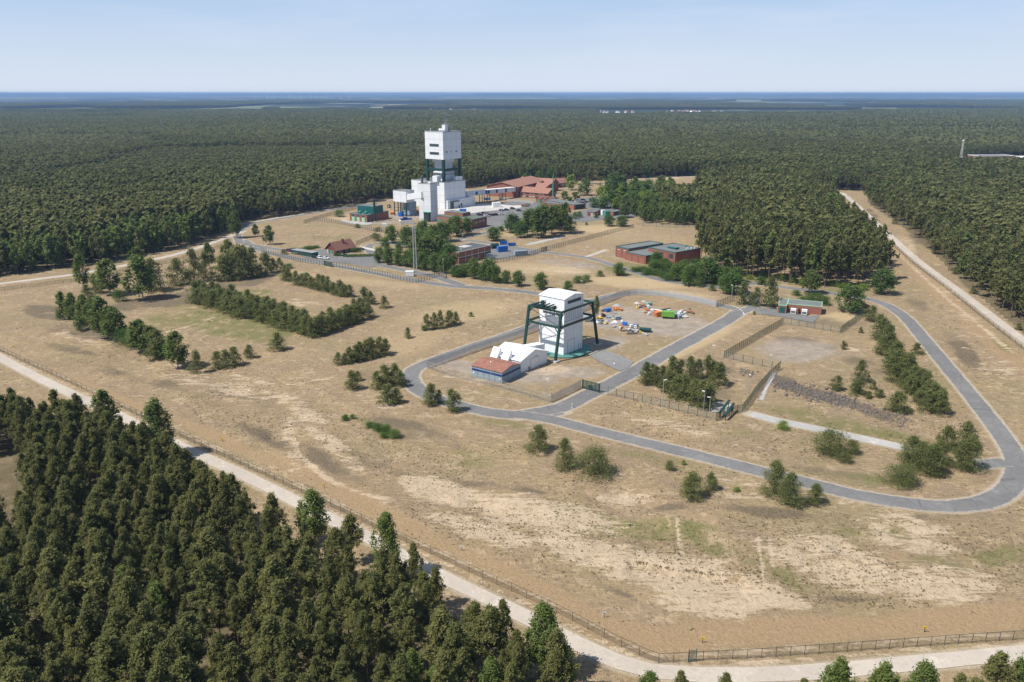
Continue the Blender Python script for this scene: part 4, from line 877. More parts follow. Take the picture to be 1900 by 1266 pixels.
for k in range(nproto):
    sp_ = ng.nodes.new('GeometryNodeSeparateGeometry'); sp_.domain = 'POINT'; ng.links.new(gi.outputs[0], sp_.inputs[0]); ng.links.new(eq(apid, k), sp_.inputs[1])
    ip = ng.nodes.new('GeometryNodeInstanceOnPoints'); ng.links.new(sepP.outputs[0], ip.inputs['Points']); ng.links.new(eq(awh, k), ip.inputs['Selection'])
    ng.links.new(sp_.outputs[0], ip.inputs['Instance']); ng.links.new(cxyz.outputs[0], ip.inputs['Rotation']); ng.links.new(ascl, ip.inputs['Scale']); ng.links.new(ip.outputs[0], jn.inputs[0])
ng.links.new(jn.outputs[0], go.inputs[0])
md = fo.modifiers.new('forest', 'NODES'); md.node_group = ng

# --- low plants scattered over the heath: one mass of tufts ---
rt = np.random.default_rng(9)
n = 110000; u = rt.uniform(0, 1, n); yy = 118*np.exp(u*math.log(620/118)); xx = rt.uniform(-1, 1, n)*(.66*yy+15)
ok = in_poly(xx, yy, CLEAR) & (road_dist(xx, yy) > 1.2) & ~in_poly(xx, yy, FORE)
for k, pl in area_polys: ok &= ~in_poly(xx, yy, pl)
dd = yy*cp+CZ*sp; ppx = 950+FPX*xx/dd; ppy = 633-FPX*(yy*sp-CZ*cp)/dd
dn = fbm(xx, yy, 14, 201, 3); wild = np.zeros(n)
for (cx, cy_, rx, ry, a, s) in [(1100,960,460,120,8,1),(1650,1010,330,120,0,1),(560,800,260,90,25,.9),(250,650,240,70,15,.6),(1820,640,110,130,45,1),(1650,780,160,70,12,1),(1350,800,250,50,8,1),(1300,860,300,50,10,1),(450,600,200,50,0,.4),(880,600,200,60,-10,.4),(1780,560,60,50,40,1),(1700,900,120,30,0,.8),(600,430,60,14,5,1)]:
    a = math.radians(a); dx = ppx-cx; dy = ppy-cy_; wild = np.maximum(wild, s*(np.hypot((dx*math.cos(a)+dy*math.sin(a))/rx, (-dx*math.sin(a)+dy*math.cos(a))/ry) < 1))
for (cx, cy_, rx, ry, a, s) in FIRE:
    a = math.radians(a); dx = ppx-cx; dy = ppy-cy_; wild[np.hypot((dx*math.cos(a)+dy*math.sin(a))/rx, (-dx*math.sin(a)+dy*math.cos(a))/ry) < 1.1] *= .08
ok &= rt.uniform(0, 1, n) < (wild*np.clip((dn-.34)*3.4, 0, 1)+.02)
xx = xx[ok]; yy = yy[ok]; TV = []; TI = []; TL = []
for x, y in zip(xx, yy):
    z = T(x, y); s = (.07+.24*rt.random()**2.6)*(1 if y < 300 else 1.25); k = 7
    c_ = np.stack([x+rt.normal(0, s*.55, k), y+rt.normal(0, s*.55, k), z+np.abs(rt.normal(0, s*.22, k))+.03], -1)
    TV.append(leaf_quads(c_, s*.42, rt, .5)); TI.append(np.full(k, rt.choice([0, 1, 2], p=[.50, .34, .16]))); TL.append(np.clip(rt.normal(.5, .2, k), 0, 1))
for p in cutl:
    for _ in range(5):
        s = .28; c_ = np.stack([p.x+rt.normal(0, .35, 6), p.y+rt.normal(.35, .2, 6), rt.uniform(-.3, .02, 6)+T(p.x, p.y+.8)], -1); TV.append(leaf_quads(c_, .10, rt, .3)); TI.append(np.full(6, rt.choice([0, 1, 1]))); TL.append(rt.uniform(0, .5, 6))
TV = np.concatenate(TV); TF = np.arange(len(TV)).reshape(-1, 4)
M['heather'] = leaf_mat('heather_tuft', (.13,.098,.06), (.18,.14,.08), .1)
M['drytuft'] = leaf_mat('dry_grass_tuft', (.25,.19,.10), (.33,.26,.15), .2)
M['greentuft'] = leaf_mat('green_tuft', (.06,.085,.03), (.10,.12,.045), .2)
me = mesh_np('grass_tufts', TV, TF, [M['heather'], M['drytuft'], M['greentuft']], mi=np.concatenate(TI), attrs={'lvar': ('FLOAT', 'FACE', np.concatenate(TL).astype(np.float32)), 'tint': ('FLOAT', 'FACE', rt.uniform(0, 1, len(TF)).astype(np.float32))})
tag(link('grass_tufts', me), 'tufts of heather and dry grass scattered over the sandy heath', kind='stuff')
print('tufts', len(xx))
# ================= buildings =================
def frame(Fp, Rp, Lp, z=0., Fz=None):
    """near corner, right corner and left corner (pixels at height z) -> origin, heading, size along x (to R) and y (to L)"""
    F = P(*Fp, z); R = P(*Rp, z); L = P(*Lp, z); u = (R-F); v = (L-F); u.z = v.z = 0
    a1 = math.atan2(u.y, u.x); a2 = math.atan2(v.y, v.x)-math.pi/2
    while a2-a1 > math.pi: a2 -= 2*math.pi
    while a2-a1 < -math.pi: a2 += 2*math.pi
    w1, w2 = u.length, v.length; a = (a1*w1+a2*w2)/(w1+w2)
    return Vector((F.x, F.y, 0)), a, w1, w2
def top(F, py): return hz(F.x, F.y, py)
def local(o, a, p):
    d = Vector((p[0]-o.x, p[1]-o.y)); return (d.x*math.cos(a)+d.y*math.sin(a), -d.x*math.sin(a)+d.y*math.cos(a))
def thing(name, o, a, label, cat, group=None, z=0.): return empty(name, (o.x, o.y, z), a, label, cat, group)
def win(parent, face, u0, u1, z0, z1, A, B, glass='glass', frame_m='grey_dark', name='window', fw=.12, mull=0):
    """window on a wall: face 'x0' (left face, x=0), 'y0' (right face, y=0); A, B offsets of the wall plane"""
    w = MB(); g = MB()
    def bx(m, a0, a1, b0, b1, d0, d1):
        if face == 'x0': m.box(A+d0, A+d1, a0, a1, b0, b1)
        else: m.box(a0, a1, B+d0, B+d1, b0, b1)
    bx(w, u0-fw, u1+fw, z0-fw, z0, -.07, -.004); bx(w, u0-fw, u1+fw, z1, z1+fw, -.07, -.004)
    bx(w, u0-fw, u0, z0, z1, -.07, -.004); bx(w, u1, u1+fw, z0, z1, -.07, -.004)
    for k in range(mull):
        c_ = u0+(u1-u0)*(k+1)/(mull+1); bx(w, c_-.05, c_+.05, z0, z1, -.075, -.042)
    bx(g, u0, u1, z0, z1, -.04, -.004)
    o = w.build(name, M[frame_m], parent); g.build('pane', M[glass], o); return o
def flat_roof(parent, x0, x1, y0, y1, z, m='felt', trim='teal', tw=.35, th=.3, name='roof'):
    MB().box(x0+tw, x1-tw, y0+tw, y1-tw, z-.02, z+.04).build(name, M[m], parent)
    t = MB(); t.box(x0-.06, x1+.06, y0-.06, y0+tw, z-.1, z+th); t.box(x0-.06, x1+.06, y1-tw, y1+.06, z-.1, z+th)
    t.box(x0-.06, x0+tw, y0+tw, y1-tw, z-.1, z+th); t.box(x1-tw, x1+.06, y0+tw, y1-tw, z-.1, z+th); t.build('roof_edge', M[trim], parent)
def body(parent, x0, x1, y0, y1, z0, z1, m, name='wall'): return MB().box(x0, x1, y0, y1, z0, z1).build(name, M[m], parent)
def gable(parent, a, b, he, hr, axis='y', ov=.35, wall='white_fine', roof='white_roof', thick=.18, z0=0., x0=0, y0=0, name='wall', oh=None):
    """gabled block; ridge along axis"""
    m = MB()
    if axis == 'y': prof = [(x0, 0, z0), (x0+a, 0, z0), (x0+a, 0, he), (x0+a/2, 0, hr), (x0, 0, he)]; m.prism(prof, (0, y0, 0), (0, y0+b, 0))
    else: prof = [(0, y0, z0), (0, y0+b, z0), (0, y0+b, he), (0, y0+b/2, hr), (0, y0, he)]; m.prism(prof, (x0, 0, 0), (x0+a, 0, 0))
    w = m.build(name, M[wall], parent); r = MB(); W = a if axis == 'y' else b; s = (hr-he)/(W/2); oh = ov if oh is None else oh
    for sg in (0, 1):
        e = -ov if sg == 0 else W+ov; ze = he-s*ov
        pr = [(e, ze+.004), (W/2, hr+.004), (W/2, hr+thick), (e, ze+thick)]
        if axis == 'y': r.prism([(x0+p, 0, q) for p, q in pr], (0, y0-oh, 0), (0, y0+b+oh, 0))
        else: r.prism([(0, y0+p, q) for p, q in pr], (x0-oh, 0, 0), (x0+a+oh, 0, 0))
    r.build('roof', M[roof], parent); return w

# ---- winding tower of the main shaft ----
o, a, A_, B_ = frame((825.4,388.9), (866,379.5), (764.5,379))
F0 = P(825.4, 388.9); HH = top(F0, 339.6)
L_ = P(763.5, 334, HH); R_ = P(864.1, 334.8, HH); lx = local(o, a, R_)[0]; ly = local(o, a, L_)[1]
A_ = lx; B_ = ly
t_ = thing('winding_tower', o, a, 'tallest white winding tower standing on green legs over a white hall', 'winding tower')
body(t_, 0, A_, 0, B_, 0, HH, 'white', 'hall'); flat_roof(t_, 0, A_, 0, B_, HH, 'felt', 'grey', .4, .35)
# low annex along the right face
zb_w = HH*.33; MB().box(1.2, A_+9.5, -2.2, -.004, 0, zb_w).build('annex', M['white'], t_)
MB().box(A_+.004, A_+9.5, 0, B_*.5, 0, zb_w*.98).build('annex', M['white'], t_)
win(t_, 'y0', A_*.17, A_*.33, 0, zb_w*.72, 0, -2.2, 'glass', 'green', 'door'); MB().box(A_*.16, A_*.55, -3.6, -2.204, zb_w*.78, zb_w*.86).build('canopy', M['green'], t_)
win(t_, 'y0', A_*.56, A_*.60, 0, 2.2, 0, -2.2, 'glass', 'green', 'door'); win(t_, 'y0', A_*.66, A_*.72, .8, 3.4, 0, -2.2, 'glass', 'grey_dark')
MB().box(A_+.01, A_+1.6, B_*.1, B_*.3, zb_w*.99, HH*.62).build('service_lift', M['green'], t_)
# tower
Ft = P(823.6, 337.8, HH); fx, fy = local(o, a, Ft); Rt = P(854, 334.2, HH); Lt = P(791.8, 335.4, HH)
tw = local(o, a, Rt)[0]-fx; td = local(o, a, Lt)[1]-fy; tw = max(tw, 10); td = max(td, 10)
zt = hz(Ft.x, Ft.y, 245.5); zb = hz(Ft.x, Ft.y, 296.5); ox = 1.0
MB().box(fx-ox, fx+tw+ox, fy-ox, fy+td+ox, zb, zt).build('machine_hall', M['white'], t_)
flat_roof(t_, fx-ox, fx+tw+ox, fy-ox, fy+td+ox, zt, 'felt', 'grey', .4, .5)
lw = 1.0
for (cx, cy_) in ((0, 0), (tw, 0), (0, td), (tw, td)): MB().box(fx+cx-lw, fx+cx+lw, fy+cy_-lw, fy+cy_+lw, HH, zb-.004).build('leg', M['green'], t_)
zr = HH+(zb-HH)*.53; rb = MB(); rh2 = 1.0
rb.box(fx+lw+.004, fx+tw-lw-.004, fy-.8, fy+.8, zr-rh2, zr+rh2); rb.box(fx+lw+.004, fx+tw-lw-.004, fy+td-.8, fy+td+.8, zr-rh2, zr+rh2)
rb.box(fx-.8, fx+.8, fy+lw+.004, fy+td-lw-.004, zr-rh2, zr+rh2); rb.box(fx+tw-.8, fx+tw+.8, fy+lw+.004, fy+td-lw-.004, zr-rh2, zr+rh2); rb.build('ring_beam', M['green'], t_)
cx0, cx1, cy0, cy1 = fx+tw*.22, fx+tw*.78, fy+td*.22, fy+td*.78; zs_ = HH+(zb-HH)*.42
MB().box(cx0, cx1, cy0, cy1, zs_, zb-2.8).build('shaft_casing', M['white'], t_)
MB().box(cx0-1.2, cx1+1.2, cy0-1.2, cy1+1.2, zb-2.8, zb-.004).build('casing_collar', M['white'], t_)
MB().box(cx0-1.0, cx1+1.0, cy0-1.0, cy1+1.0, HH, zs_-.004).build('lower_casing', M['white'], t_)
for k in range(4):
    c_ = cx0-1+(cx1-cx0+2)*(.18+.21*k); MB().cyl((c_, cy0-1.004, zs_-2.2), (c_, cy0-1.06, zs_-2.2), .55, n=10).build('round_window', M['glass'], t_)
    c_ = cy0-1+(cy1-cy0+2)*(.18+.21*k); MB().cyl((cx0-1.004, c_, zs_-2.2), (cx0-1.06, c_, zs_-2.2), .55, n=10).build('round_window', M['glass'], t_)
zr0, zr1 = fy-ox, fy+td+ox; fw_ = (zr1-zr0); fh = zt-zb
for k in (.44, .74): win(t_, 'x0', zr0+fw_*.24, zr0+fw_*.74, zt-fh*(k+.09), zt-fh*k, fx-ox, 0, 'glass', 'grey_dark', 'window_strip', mull=9)
for u in (.13, .20, .42, .68, .74): win(t_, 'y0', fx-ox+(tw+2)*u, fx-ox+(tw+2)*u+.8, zt-fh*.74, zt-fh*.71, 0, fy-ox, 'glass', 'grey_dark')
sm_ = MB()
for k in (.25, .63): sm_.box(fx-ox-.03, fx-ox-.004, zr0, zr1, zt-fh*k-.08, zt-fh*k); sm_.box(fx-ox, fx+tw+ox, fy-ox-.03, fy-ox-.004, zt-fh*k-.08, zt-fh*k)
sm_.build('cladding_seam', M['grey'], t_)
# roof plant of the tower
rp_ = MB().box(fx+tw*.45, fx+tw*.62, fy+td*.3, fy+td*.5, zt+.04, zt+5.2); rp_.build('roof_cabin', M['white'], t_)
fr_ = MB()
for (u, v) in ((.66, .30), (.86, .30), (.66, .55), (.86, .55)): fr_.bar((fx+tw*u, fy+td*v, zt), (fx+tw*u, fy+td*v, zt+6), .22)
for h_ in (3, 6): fr_.bar((fx+tw*.66, fy+td*.3, zt+h_), (fx+tw*.86, fy+td*.3, zt+h_), .2); fr_.bar((fx+tw*.66, fy+td*.55, zt+h_), (fx+tw*.86, fy+td*.55, zt+h_), .2)
fr_.box(fx+tw*.66, fx+tw*.8, fy+td*.32, fy+td*.5, zt+.04, zt+3.6); fr_.build('roof_frame', M['grey'], t_)
for u in (.50, .58, .64): MB().cyl((fx+tw*u, fy+td*.4, zt+5.2), (fx+tw*u, fy+td*.4, zt+17-6*(u > .6)), .12, .05).build('antenna', M['grey'], t_)
for v in (.05, .22, .38): MB().cyl((fx+tw*.1+2, fy+td*v*.8+1, zt+1.2), (fx+tw*.1+2, fy+td*v*.8+1, zt+2.6), 1.3, 1.0, 12).cyl((fx+tw*.1+2, fy+td*v*.8+1, zt), (fx+tw*.1+2, fy+td*v*.8+1, zt+1.2), .9, n=10).build('roof_vent', M['lamp'], t_)
MB().bar((fx+1, fy+td*.8, zt), (fx+1, fy+td*.8, zt+3), .3).build('camera_pole', M['lamp'], t_)
# things on the hall roof
MB().box(fx-7, fx-2.5, fy+1, fy+6, HH+.06, HH+5).build('roof_cabin', M['white'], t_)
MB().cyl((fx-5, fy+8, HH), (fx-5, fy+8, HH+5.5), .35, .3).build('flue', M['green'], t_)
MB().box(fx+tw*.5, fx+tw*.9, fy-4.5, fy-1.6, HH+.06, HH+3.6).build('roof_cabin', M['white'], t_) if fy > 5 else None

# ---- white block in front ----
Fb = P(800.2, 411.6); zB = top(Fb, 341.8)
o, a, A1, B1 = frame((800.2,411.6), (822,399), (779.3,406.8))
b_ = thing('white_block_building', o, a, 'plain white windowless tower block with a green glazed porch at its foot', 'industrial building')
A1 = local(o, a, P(821, 339.6, zB))[0]; B1 = local(o, a, P(777.7, 340.4, zB))[1]
body(b_, 0, A1, 0, B1, 0, zB, 'white'); flat_roof(b_, 0, A1, 0, B1, zB, 'felt', 'grey', .4, .4)
MB().box(-1.8, -.004, .6, B1*.52, 0, 6.6).build('porch', M['green'], b_); win(b_, 'x0', 1.0, B1*.52-.4, .3, 5.6, -1.8, 0, 'glass', 'green', 'porch_window', mull=3)
MB().box(-2.2, -.004, .3, B1*.56, 6.6, 7.1).build('porch_roof', M['doorgreen'], b_)
MB().cyl((A1*.3, B1*.85, zB), (A1*.3, B1*.85, zB+4.8), .9, .8, 12).build('flue', M['grey_dark'], b_); MB().box(A1*.35, A1*.6, B1*.2, B1*.4, zB+.05, zB+.9).build('roof_hatch', M['lamp'], b_)
sm_ = MB()
for k in (.33, .67): sm_.box(-.03, -.004, 0, B1, zB*k-.08, zB*k); sm_.box(0, A1, -.03, -.004, zB*k-.08, zB*k)
sm_.build('cladding_seam', M['grey'], b_)
# ---- raised box on legs with sloping bridge ----
Fs = P(753.2, 402.6); zS = top(Fs, 355.9); zSb = top(Fs, 376.6)
o, a, A2, B2 = frame((753.2,355.9), (767,353.8), (730,353.5), zS)
s_ = thing('silo_building', o, a, 'white box on tall green legs joined to the white block by a sloping bridge', 'silo')
A2 = max(A2, 9); body(s_, 0, A2, 0, B2, zSb, zS, 'white', 'bunker'); flat_roof(s_, 0, A2, 0, B2, zS, 'felt', 'grey', .4, .4)
for (x_, y_) in ((.4, .4), (.4, B2-.4), (.4, B2*.5), (A2-.4, B2-.4), (A2*.5, B2-.4)): MB().bar((x_, y_, 0), (x_, y_, zSb), .55).build('leg', M['green'], s_)
bm_ = MB()
for h_ in (.35, .6): bm_.bar((.4, .4, zSb*h_), (.4, B2-.4, zSb*h_), .3); bm_.bar((A2-.4, .4, zSb*h_), (A2-.4, B2-.4, zSb*h_), .3)
bm_.build('cross_beam', M['green'], s_); MB().box(A2*.45, A2+3, 1.0, B2*.55, .2, zSb-.1).build('stair_tower', M['bluegrey'], s_)
E_ = Vector((b_.location.x-math.sin(b_.rotation_euler[2])*B1*.62, b_.location.y+math.cos(b_.rotation_euler[2])*B1*.62, 0)); le = local(o, a, E_)
v0 = Vector((A2*.35, 1.9, zS-4.6)); v1 = Vector((le[0], le[1], zS+.4))
MB().bar(v0, v1, 3.4, 4.4).build('sloping_bridge', M['white'], s_)
# ---- low brick workshop in front of the block ----
o, a, A3, B3 = frame((876,426), (904,417.8), (812,417))
w_ = thing('brick_workshop', o, a, 'flat roofed brick workshop with a green door at the foot of the white block', 'brick building')
h3 = top(o, 408.2); A3 = local(o, a, P(904, 402.6, h3))[0]; B3 = local(o, a, P(802.6, 402.6, h3))[1]
body(w_, 0, A3, 0, B3, 0, h3, 'brick'); flat_roof(w_, 0, A3, 0, B3, h3, 'felt_green', 'felt_dark', .4, .25)
body(w_, A3*.45, A3-.5, B3*.45, B3-.6, h3+.05, h3+2.2, 'brick', 'raised_roof_wall'); flat_roof(w_, A3*.45, A3-.5, B3*.45, B3-.6, h3+2.2, 'felt', 'felt_dark', .4, .2, 'raised_roof')
win(w_, 'x0', B3*.86, B3*.95, 0, h3*.72, 0, 0, 'doorgreen', 'doorgreen', 'door'); win(w_, 'x0', B3*.66, B3*.72, h3*.6, h3*.72, 0, 0)
for u in (.2, .45, .68): win(w_, 'y0', A3*u, A3*u+A3*.16, h3*.58, h3*.72, 0, 0, 'glass_pale', 'grey_dark')
# ---- switch building with teal upper box ----
o, a, A4, B4 = frame((681.1,413.3), (724.3,405.2), (647.4,410.4))
d_ = thing('boiler_house', o, a, 'brick boiler house with teal metal upper box and pale green door panels', 'brick building')
h4 = top(o, 399.9); body(d_, 0, A4*.98, 0, B4, 0, h4, 'brick'); flat_roof(d_, 0, A4*.98, 0, B4, h4, 'felt', 'teal', .35, .25)
pf = local(o, a, P(691.9, 401)); x4 = A4*.30; z4 = hz(*(o+Vector((math.cos(a)*x4, math.sin(a)*x4, 0))).xy, 384)
MB().box(x4, A4*.74, .05, B4*.92, h4+.06, z4).build('upper_box', M['teal'], d_); MB().box(x4+.3, A4*.74-.3, .35, B4*.92-.3, z4, z4+.12).build('upper_roof', M['felt'], d_)
for k in range(3): win(d_, 'x0', B4*(.13+.29*k), B4*(.13+.29*k)+B4*.17, .3, h4*.66, 0, 0, 'leafgreen', 'grey_dark', 'door'); 
for k in range(3): win(d_, 'x0', B4*(.13+.29*k), B4*(.13+.29*k)+B4*.17, h4*.70, h4*.88, 0, 0, 'glass', 'grey_dark', 'window')
win(d_, 'y0', A4*.04, A4*.09, 0, h4*.7, 0, 0, 'glass', 'teal', 'door')
for k in (0, 1):
    q = MB(); q.cyl((A4*.12+A4*.01*k, B4*(.62-.34*k), h4+.5), (A4*.12+2.2, B4*(.62-.34*k), h4+1.4), 1.0, 1.1, 10); q.build('roof_ventilator', M['doorgreen'], d_)
pc = P(696, 411.8); c_ = thing('green_chimney', Vector((pc.x, pc.y, 0)), a, 'thick dark green steel chimney standing beside the boiler house', 'chimney')
MB().cyl((0, 0, 0), (0, 0, hz(pc.x, pc.y, 370)), .85, .8, 14).build('flue', M['green'], c_); MB().cyl((0, 0, 0), (0, 0, .5), 1.3, 1.3, 14).build('base', M['conc'], c_)
MB().cyl((0, 0, hz(pc.x, pc.y, 370)), (0, 0, hz(pc.x, pc.y, 370)+.3), .95, .95, 14).build('rim', M['grey_dark'], c_)
# ---- guard house ----
o, a, A5, B5 = frame((624.2,473), (667.5,467.8), (597,472.6))
g_ = thing('guard_house', o, a, 'dark guard house under a big weathered brown tiled gable roof', 'guard house')
h5 = 3.0; pm_ = o+Vector((-math.sin(a)*B5/2, math.cos(a)*B5/2, 0)); zr5 = min(9.5, max(6.5, hz(pm_.x, pm_.y, 450.4)))
gable(g_, A5, B5, h5, zr5, 'x', .9, 'brick_dark', 'tile_old', .2, oh=.7)
win(g_, 'x0', B5*.40, B5*.62, 0, 2.2, 0, 0, 'doorgreen', 'doorgreen', 'door'); win(g_, 'x0', B5*.78, B5*.92, .4, 2.3, 0, 0, 'glass_pale', 'lamp')
MB().box(-.5, -.02, B5*.12, B5*.30, 0, 2.4).build('porch_panel', M['brick'], g_)
for u in (.14, .24, .50, .62): win(g_, 'y0', A5*u, A5*u+1.4, .9, 2.3, 0, 0, 'glass', 'lamp', mull=1)
cxx = A5*.52; MB().box(cxx, cxx+.9, B5*.30, B5*.30+1.0, zr5*.6, zr5+1.2).build('chimney', M['brick_dark'], g_); MB().box(cxx-.1, cxx+1.0, B5*.30-.1, B5*.30+1.1, zr5+1.2, zr5+1.35).build('chimney_cap', M['grey_dark'], g_)
# ---- depot with concrete grid ----
o, a, A6, B6 = frame((851.5,490.6), (913.2,472.8), (830,484))
h6 = top(o, 468.6); A6 = local(o, a, P(912.6, 455.8, h6))[0]; B6 = local(o, a, P(829.8, 460.5, h6))[1]
p_ = thing('brick_depot', o, a, 'long flat roofed brick depot with white concrete posts along its shaded front', 'brick building')
body(p_, 0, A6, 0, B6, 0, h6, 'brick'); flat_roof(p_, 0, A6, 0, B6, h6, 'felt_dark', 'conc', .3, .2)
for k in range(6): MB().box(A6*k/5-.18, A6*k/5+.18, -.16, -.004, 0, h6-.12).build('pilaster', M['conc'], p_)
MB().box(0, A6, -.12, -.003, h6*.52, h6*.59).build('cross_beam', M['conc'], p_)
for k in range(5): win(p_, 'y0', A6*(k+.08)/5, A6*(k+.92)/5, h6*.42, h6*.51, 0, 0, 'glass', 'grey_dark', fw=.05)
MB().box(A6*.45, A6*.7, B6*.5, B6*.9, h6+.041, h6+.07).build('roof_patch', M['conc'], p_)
for (u, v) in ((.15, .4), (.25, .3), (.33, .5)): MB().cyl((A6*u, B6*v, h6), (A6*u, B6*v, h6+.5), .3).build('roof_vent', M['lamp'], p_)
# ---- large brick building (three volumes) ----
oC, aC, AC, BC = frame((1251.8,491.4), (1284.9,483), (1197,478)); hC = top(oC, 469.5)
AC = local(oC, aC, P(1285.8, 458.4, hC))[0]; BC = local(oC, aC, P(1190.7, 461.6, hC))[1]
q_ = thing('brick_substation', oC, aC, 'large red brick building of two flat roofed wings above the overgrown bank', 'brick building')
body(q_, 0, AC, 0, BC, 0, hC, 'brick', 'east_wing_wall'); flat_roof(q_, 0, AC, 0, BC, hC, 'felt', 'teal', .3, .3)
MB().box(.02, AC-.02, -.03, -.004, 0, hC-.2).build('shaded_gable_wall', M['brick'], q_)
yl0 = BC*.86; pL = P(1121, 461, 0); hA = 7.0
xA, yA = local(oC, aC, P(1122, 479.6)); hA = hz(P(1122, 479.6).x, P(1122, 479.6).y, 461); xB, yB = local(oC, aC, P(1197.4, 490.6)); hB = hz(P(1197.4, 490.6).x, P(1197.4, 490.6).y, 475.6)
xB = min(xB, -1.5); yM = yB+(yA-yB)*.60
body(q_, xB, AC*.45, yB, yM, 0, hB, 'brick', 'front_wing_wall'); flat_roof(q_, xB, AC*.45, yB, yM, hB, 'felt', 'teal', .3, .25)
body(q_, xB+2.4, AC*.9, yM+.004, yA, 0, hA, 'brick', 'west_wing_wall'); flat_roof(q_, xB+2.4, AC*.9, yM+.004, yA, hA, 'felt', 'teal', .3, .35)
MB().box(.0, AC*.45-.01, yB+.3, yM, hB+.05, hA*.97).build('inner_wall', M['felt'], q_) if False else None
for k in range(3):
    y0_ = yB+(yM-yB)*(.06+.32*k); y1_ = y0_+(yM-yB)*.26; f_ = MB()
    f_.box(xB-.07, xB-.004, y0_-.2, y0_, .3, hB*.80); f_.box(xB-.07, xB-.004, y1_, y1_+.2, .3, hB*.80); f_.box(xB-.07, xB-.004, y0_-.2, y1_+.2, hB*.80, hB*.84); f_.build('blind_bay', M['brick_dark'], q_)
for k in range(2):
    y0_ = yM+(yA-yM)*(.10+.46*k); y1_ = y0_+(yA-yM)*.36; f_ = MB(); X = xB+2.4
    f_.box(X-.07, X-.004, y0_-.2, y0_, .3, hA*.82); f_.box(X-.07, X-.004, y1_, y1_+.2, .3, hA*.82); f_.box(X-.07, X-.004, y0_-.2, y1_+.2, hA*.82, hA*.86); f_.build('blind_bay', M['brick_dark'], q_)
    MB().box(X-.1, X-.004, (y0_+y1_)/2-1, (y0_+y1_)/2+1, hA*.76, hA*.80).build('wall_vent', M['lamp'], q_)
for k in range(4):
    y0_ = BC*(.05+.24*k); y1_ = y0_+BC*.18; f_ = MB(); zz0 = .3 if y0_ < yB else hB+.4
    f_.box(-.07, -.004, y0_-.2, y0_, zz0, hC*.84); f_.box(-.07, -.004, y1_, y1_+.2, zz0, hC*.84); f_.box(-.07, -.004, y0_-.2, y1_+.2, hC*.84, hC*.87); f_.build('blind_bay', M['brick_dark'], q_)
win(q_, 'x0', BC*.08, BC*.20, hC*.48, hC*.80, 0, 0, 'glass', 'teal', mull=1); win(q_, 'x0', BC*.44, BC*.52, hC*.35, hC*.82, 0, 0, 'glass', 'teal')
c_ = MB()
for k in range(3): c_.cyl((AC*.35+k*.9, BC*.35, hC+.5), (AC*.35+k*.9, BC*.62, hC+.5), .32, n=8)
c_.box(AC*.33, AC*.33+3, BC*.30, BC*.34, hC+.05, hC+1.0); c_.build('roof_cooler', M['teal'], q_)
for (u, v) in ((.80, .35), (.62, .16), (.75, .12), (.84, .08)): MB().cyl((AC*u, BC*v, hC), (AC*u, BC*v, hC+.9), .3, .35).build('roof_vent', M['lamp' if v < .3 else 'teal'], q_)
# ---- small brick station ----
oS, aS, AS, BS = frame((1523.3,584.8), (1535.5,577.4), (1446,580.2)); hS = top(oS, 570)
AS = local(oS, aS, P(1535.3, 561.6, hS))[0]; BS = local(oS, aS, P(1444.7, 564.7, hS))[1]
v_ = thing('transformer_station', oS, aS, 'small brick transformer station with teal double door and two white cooling units', 'brick building')
yw = BS*.80; rec_ = 0
AS2 = max(AS, 6.); x1w = -4.2
body(v_, 0, AS2, 0, yw, 0, hS, 'brick'); flat_roof(v_, 0, AS2, 0, yw, hS, 'felt', 'leafgreen', .25, .18)
body(v_, x1w*0-3.4, AS2, yw+.004, BS, 0, hS, 'brick', 'wing_wall'); flat_roof(v_, -3.4, AS2, yw+.004, BS, hS, 'felt', 'leafgreen', .25, .19)
win(v_, 'x0', yw+(BS-yw)*.22, yw+(BS-yw)*.78, 0, 2.7, -3.4, 0, 'teal', 'teal', 'door', mull=1)
MB().box(-3.6, -.004, yw*.66, yw*.66+.3, 0, 2.6).build('partition_wall', M['brick'], v_)
for k, y_ in enumerate((yw*.80, yw*.48)):
    u_ = thing('cooling_unit', oS, aS, ['white boxy cooling unit between the station wing and its brick partition', 'white boxy cooling unit right of the brick partition wall'][k], 'cooling unit')
    MB().box(-3.2, -1.2, y_-1.1, y_+1.1, .3, 2.3).build('housing', M['lamp'], u_); MB().box(-3.23, -3.204, y_-.9, y_+.9, .6, 1.5).build('grille', M['grey_dark'], u_); MB().box(-3.1, -1.3, y_-1.0, y_+1.0, 0, .3).build('base', M['grey_dark'], u_)
# ---- offices with terracotta roofs ----
def gb(name, Fp, Rp, Lp, eave_y, ridge_h, axis, label, wall='brick', roof='tile', ov=.8, wins=None, he=None):
    o, a, A, B = frame(Fp, Rp, Lp); he = he or top(o, eave_y)
    t = thing(name, o, a, label, 'office building'); gable(t, A, B, he, he+ridge_h, axis, ov, wall, roof, .3)
    if wins:
        nfl, n, face = wins; Ln = B if face == 'x0' else A
        for fl in range(nfl):
            z0 = he*(fl/nfl)+he/nfl*.30; z1 = he*(fl/nfl)+he/nfl*.78
            for k in range(n): win(t, face, Ln*(k+.18)/n, Ln*(k+.82)/n, z0, z1, 0, 0, 'glass_pale' if (k*7+fl*3) % 3 else 'glass', 'grey_dark', mull=1)
    return t, A, B, he, o, a
gb('office_building', (1016,370.5), (1037,368), (960.5,367), 359.3, 3.6, 'y', 'two storey brick office wing with terracotta roof and long rows of windows', wins=(2, 9, 'x0'))
gb('office_building', (1011,361.5), (1030,359), (972,357), 349, 3.2, 'y', 'second terracotta roofed wing directly behind the long windowed office wing')
gb('office_building', (1022,356), (1036,353), (962,352), 341.5, 4, 'y', 'third and highest terracotta roof in the middle of the office group')
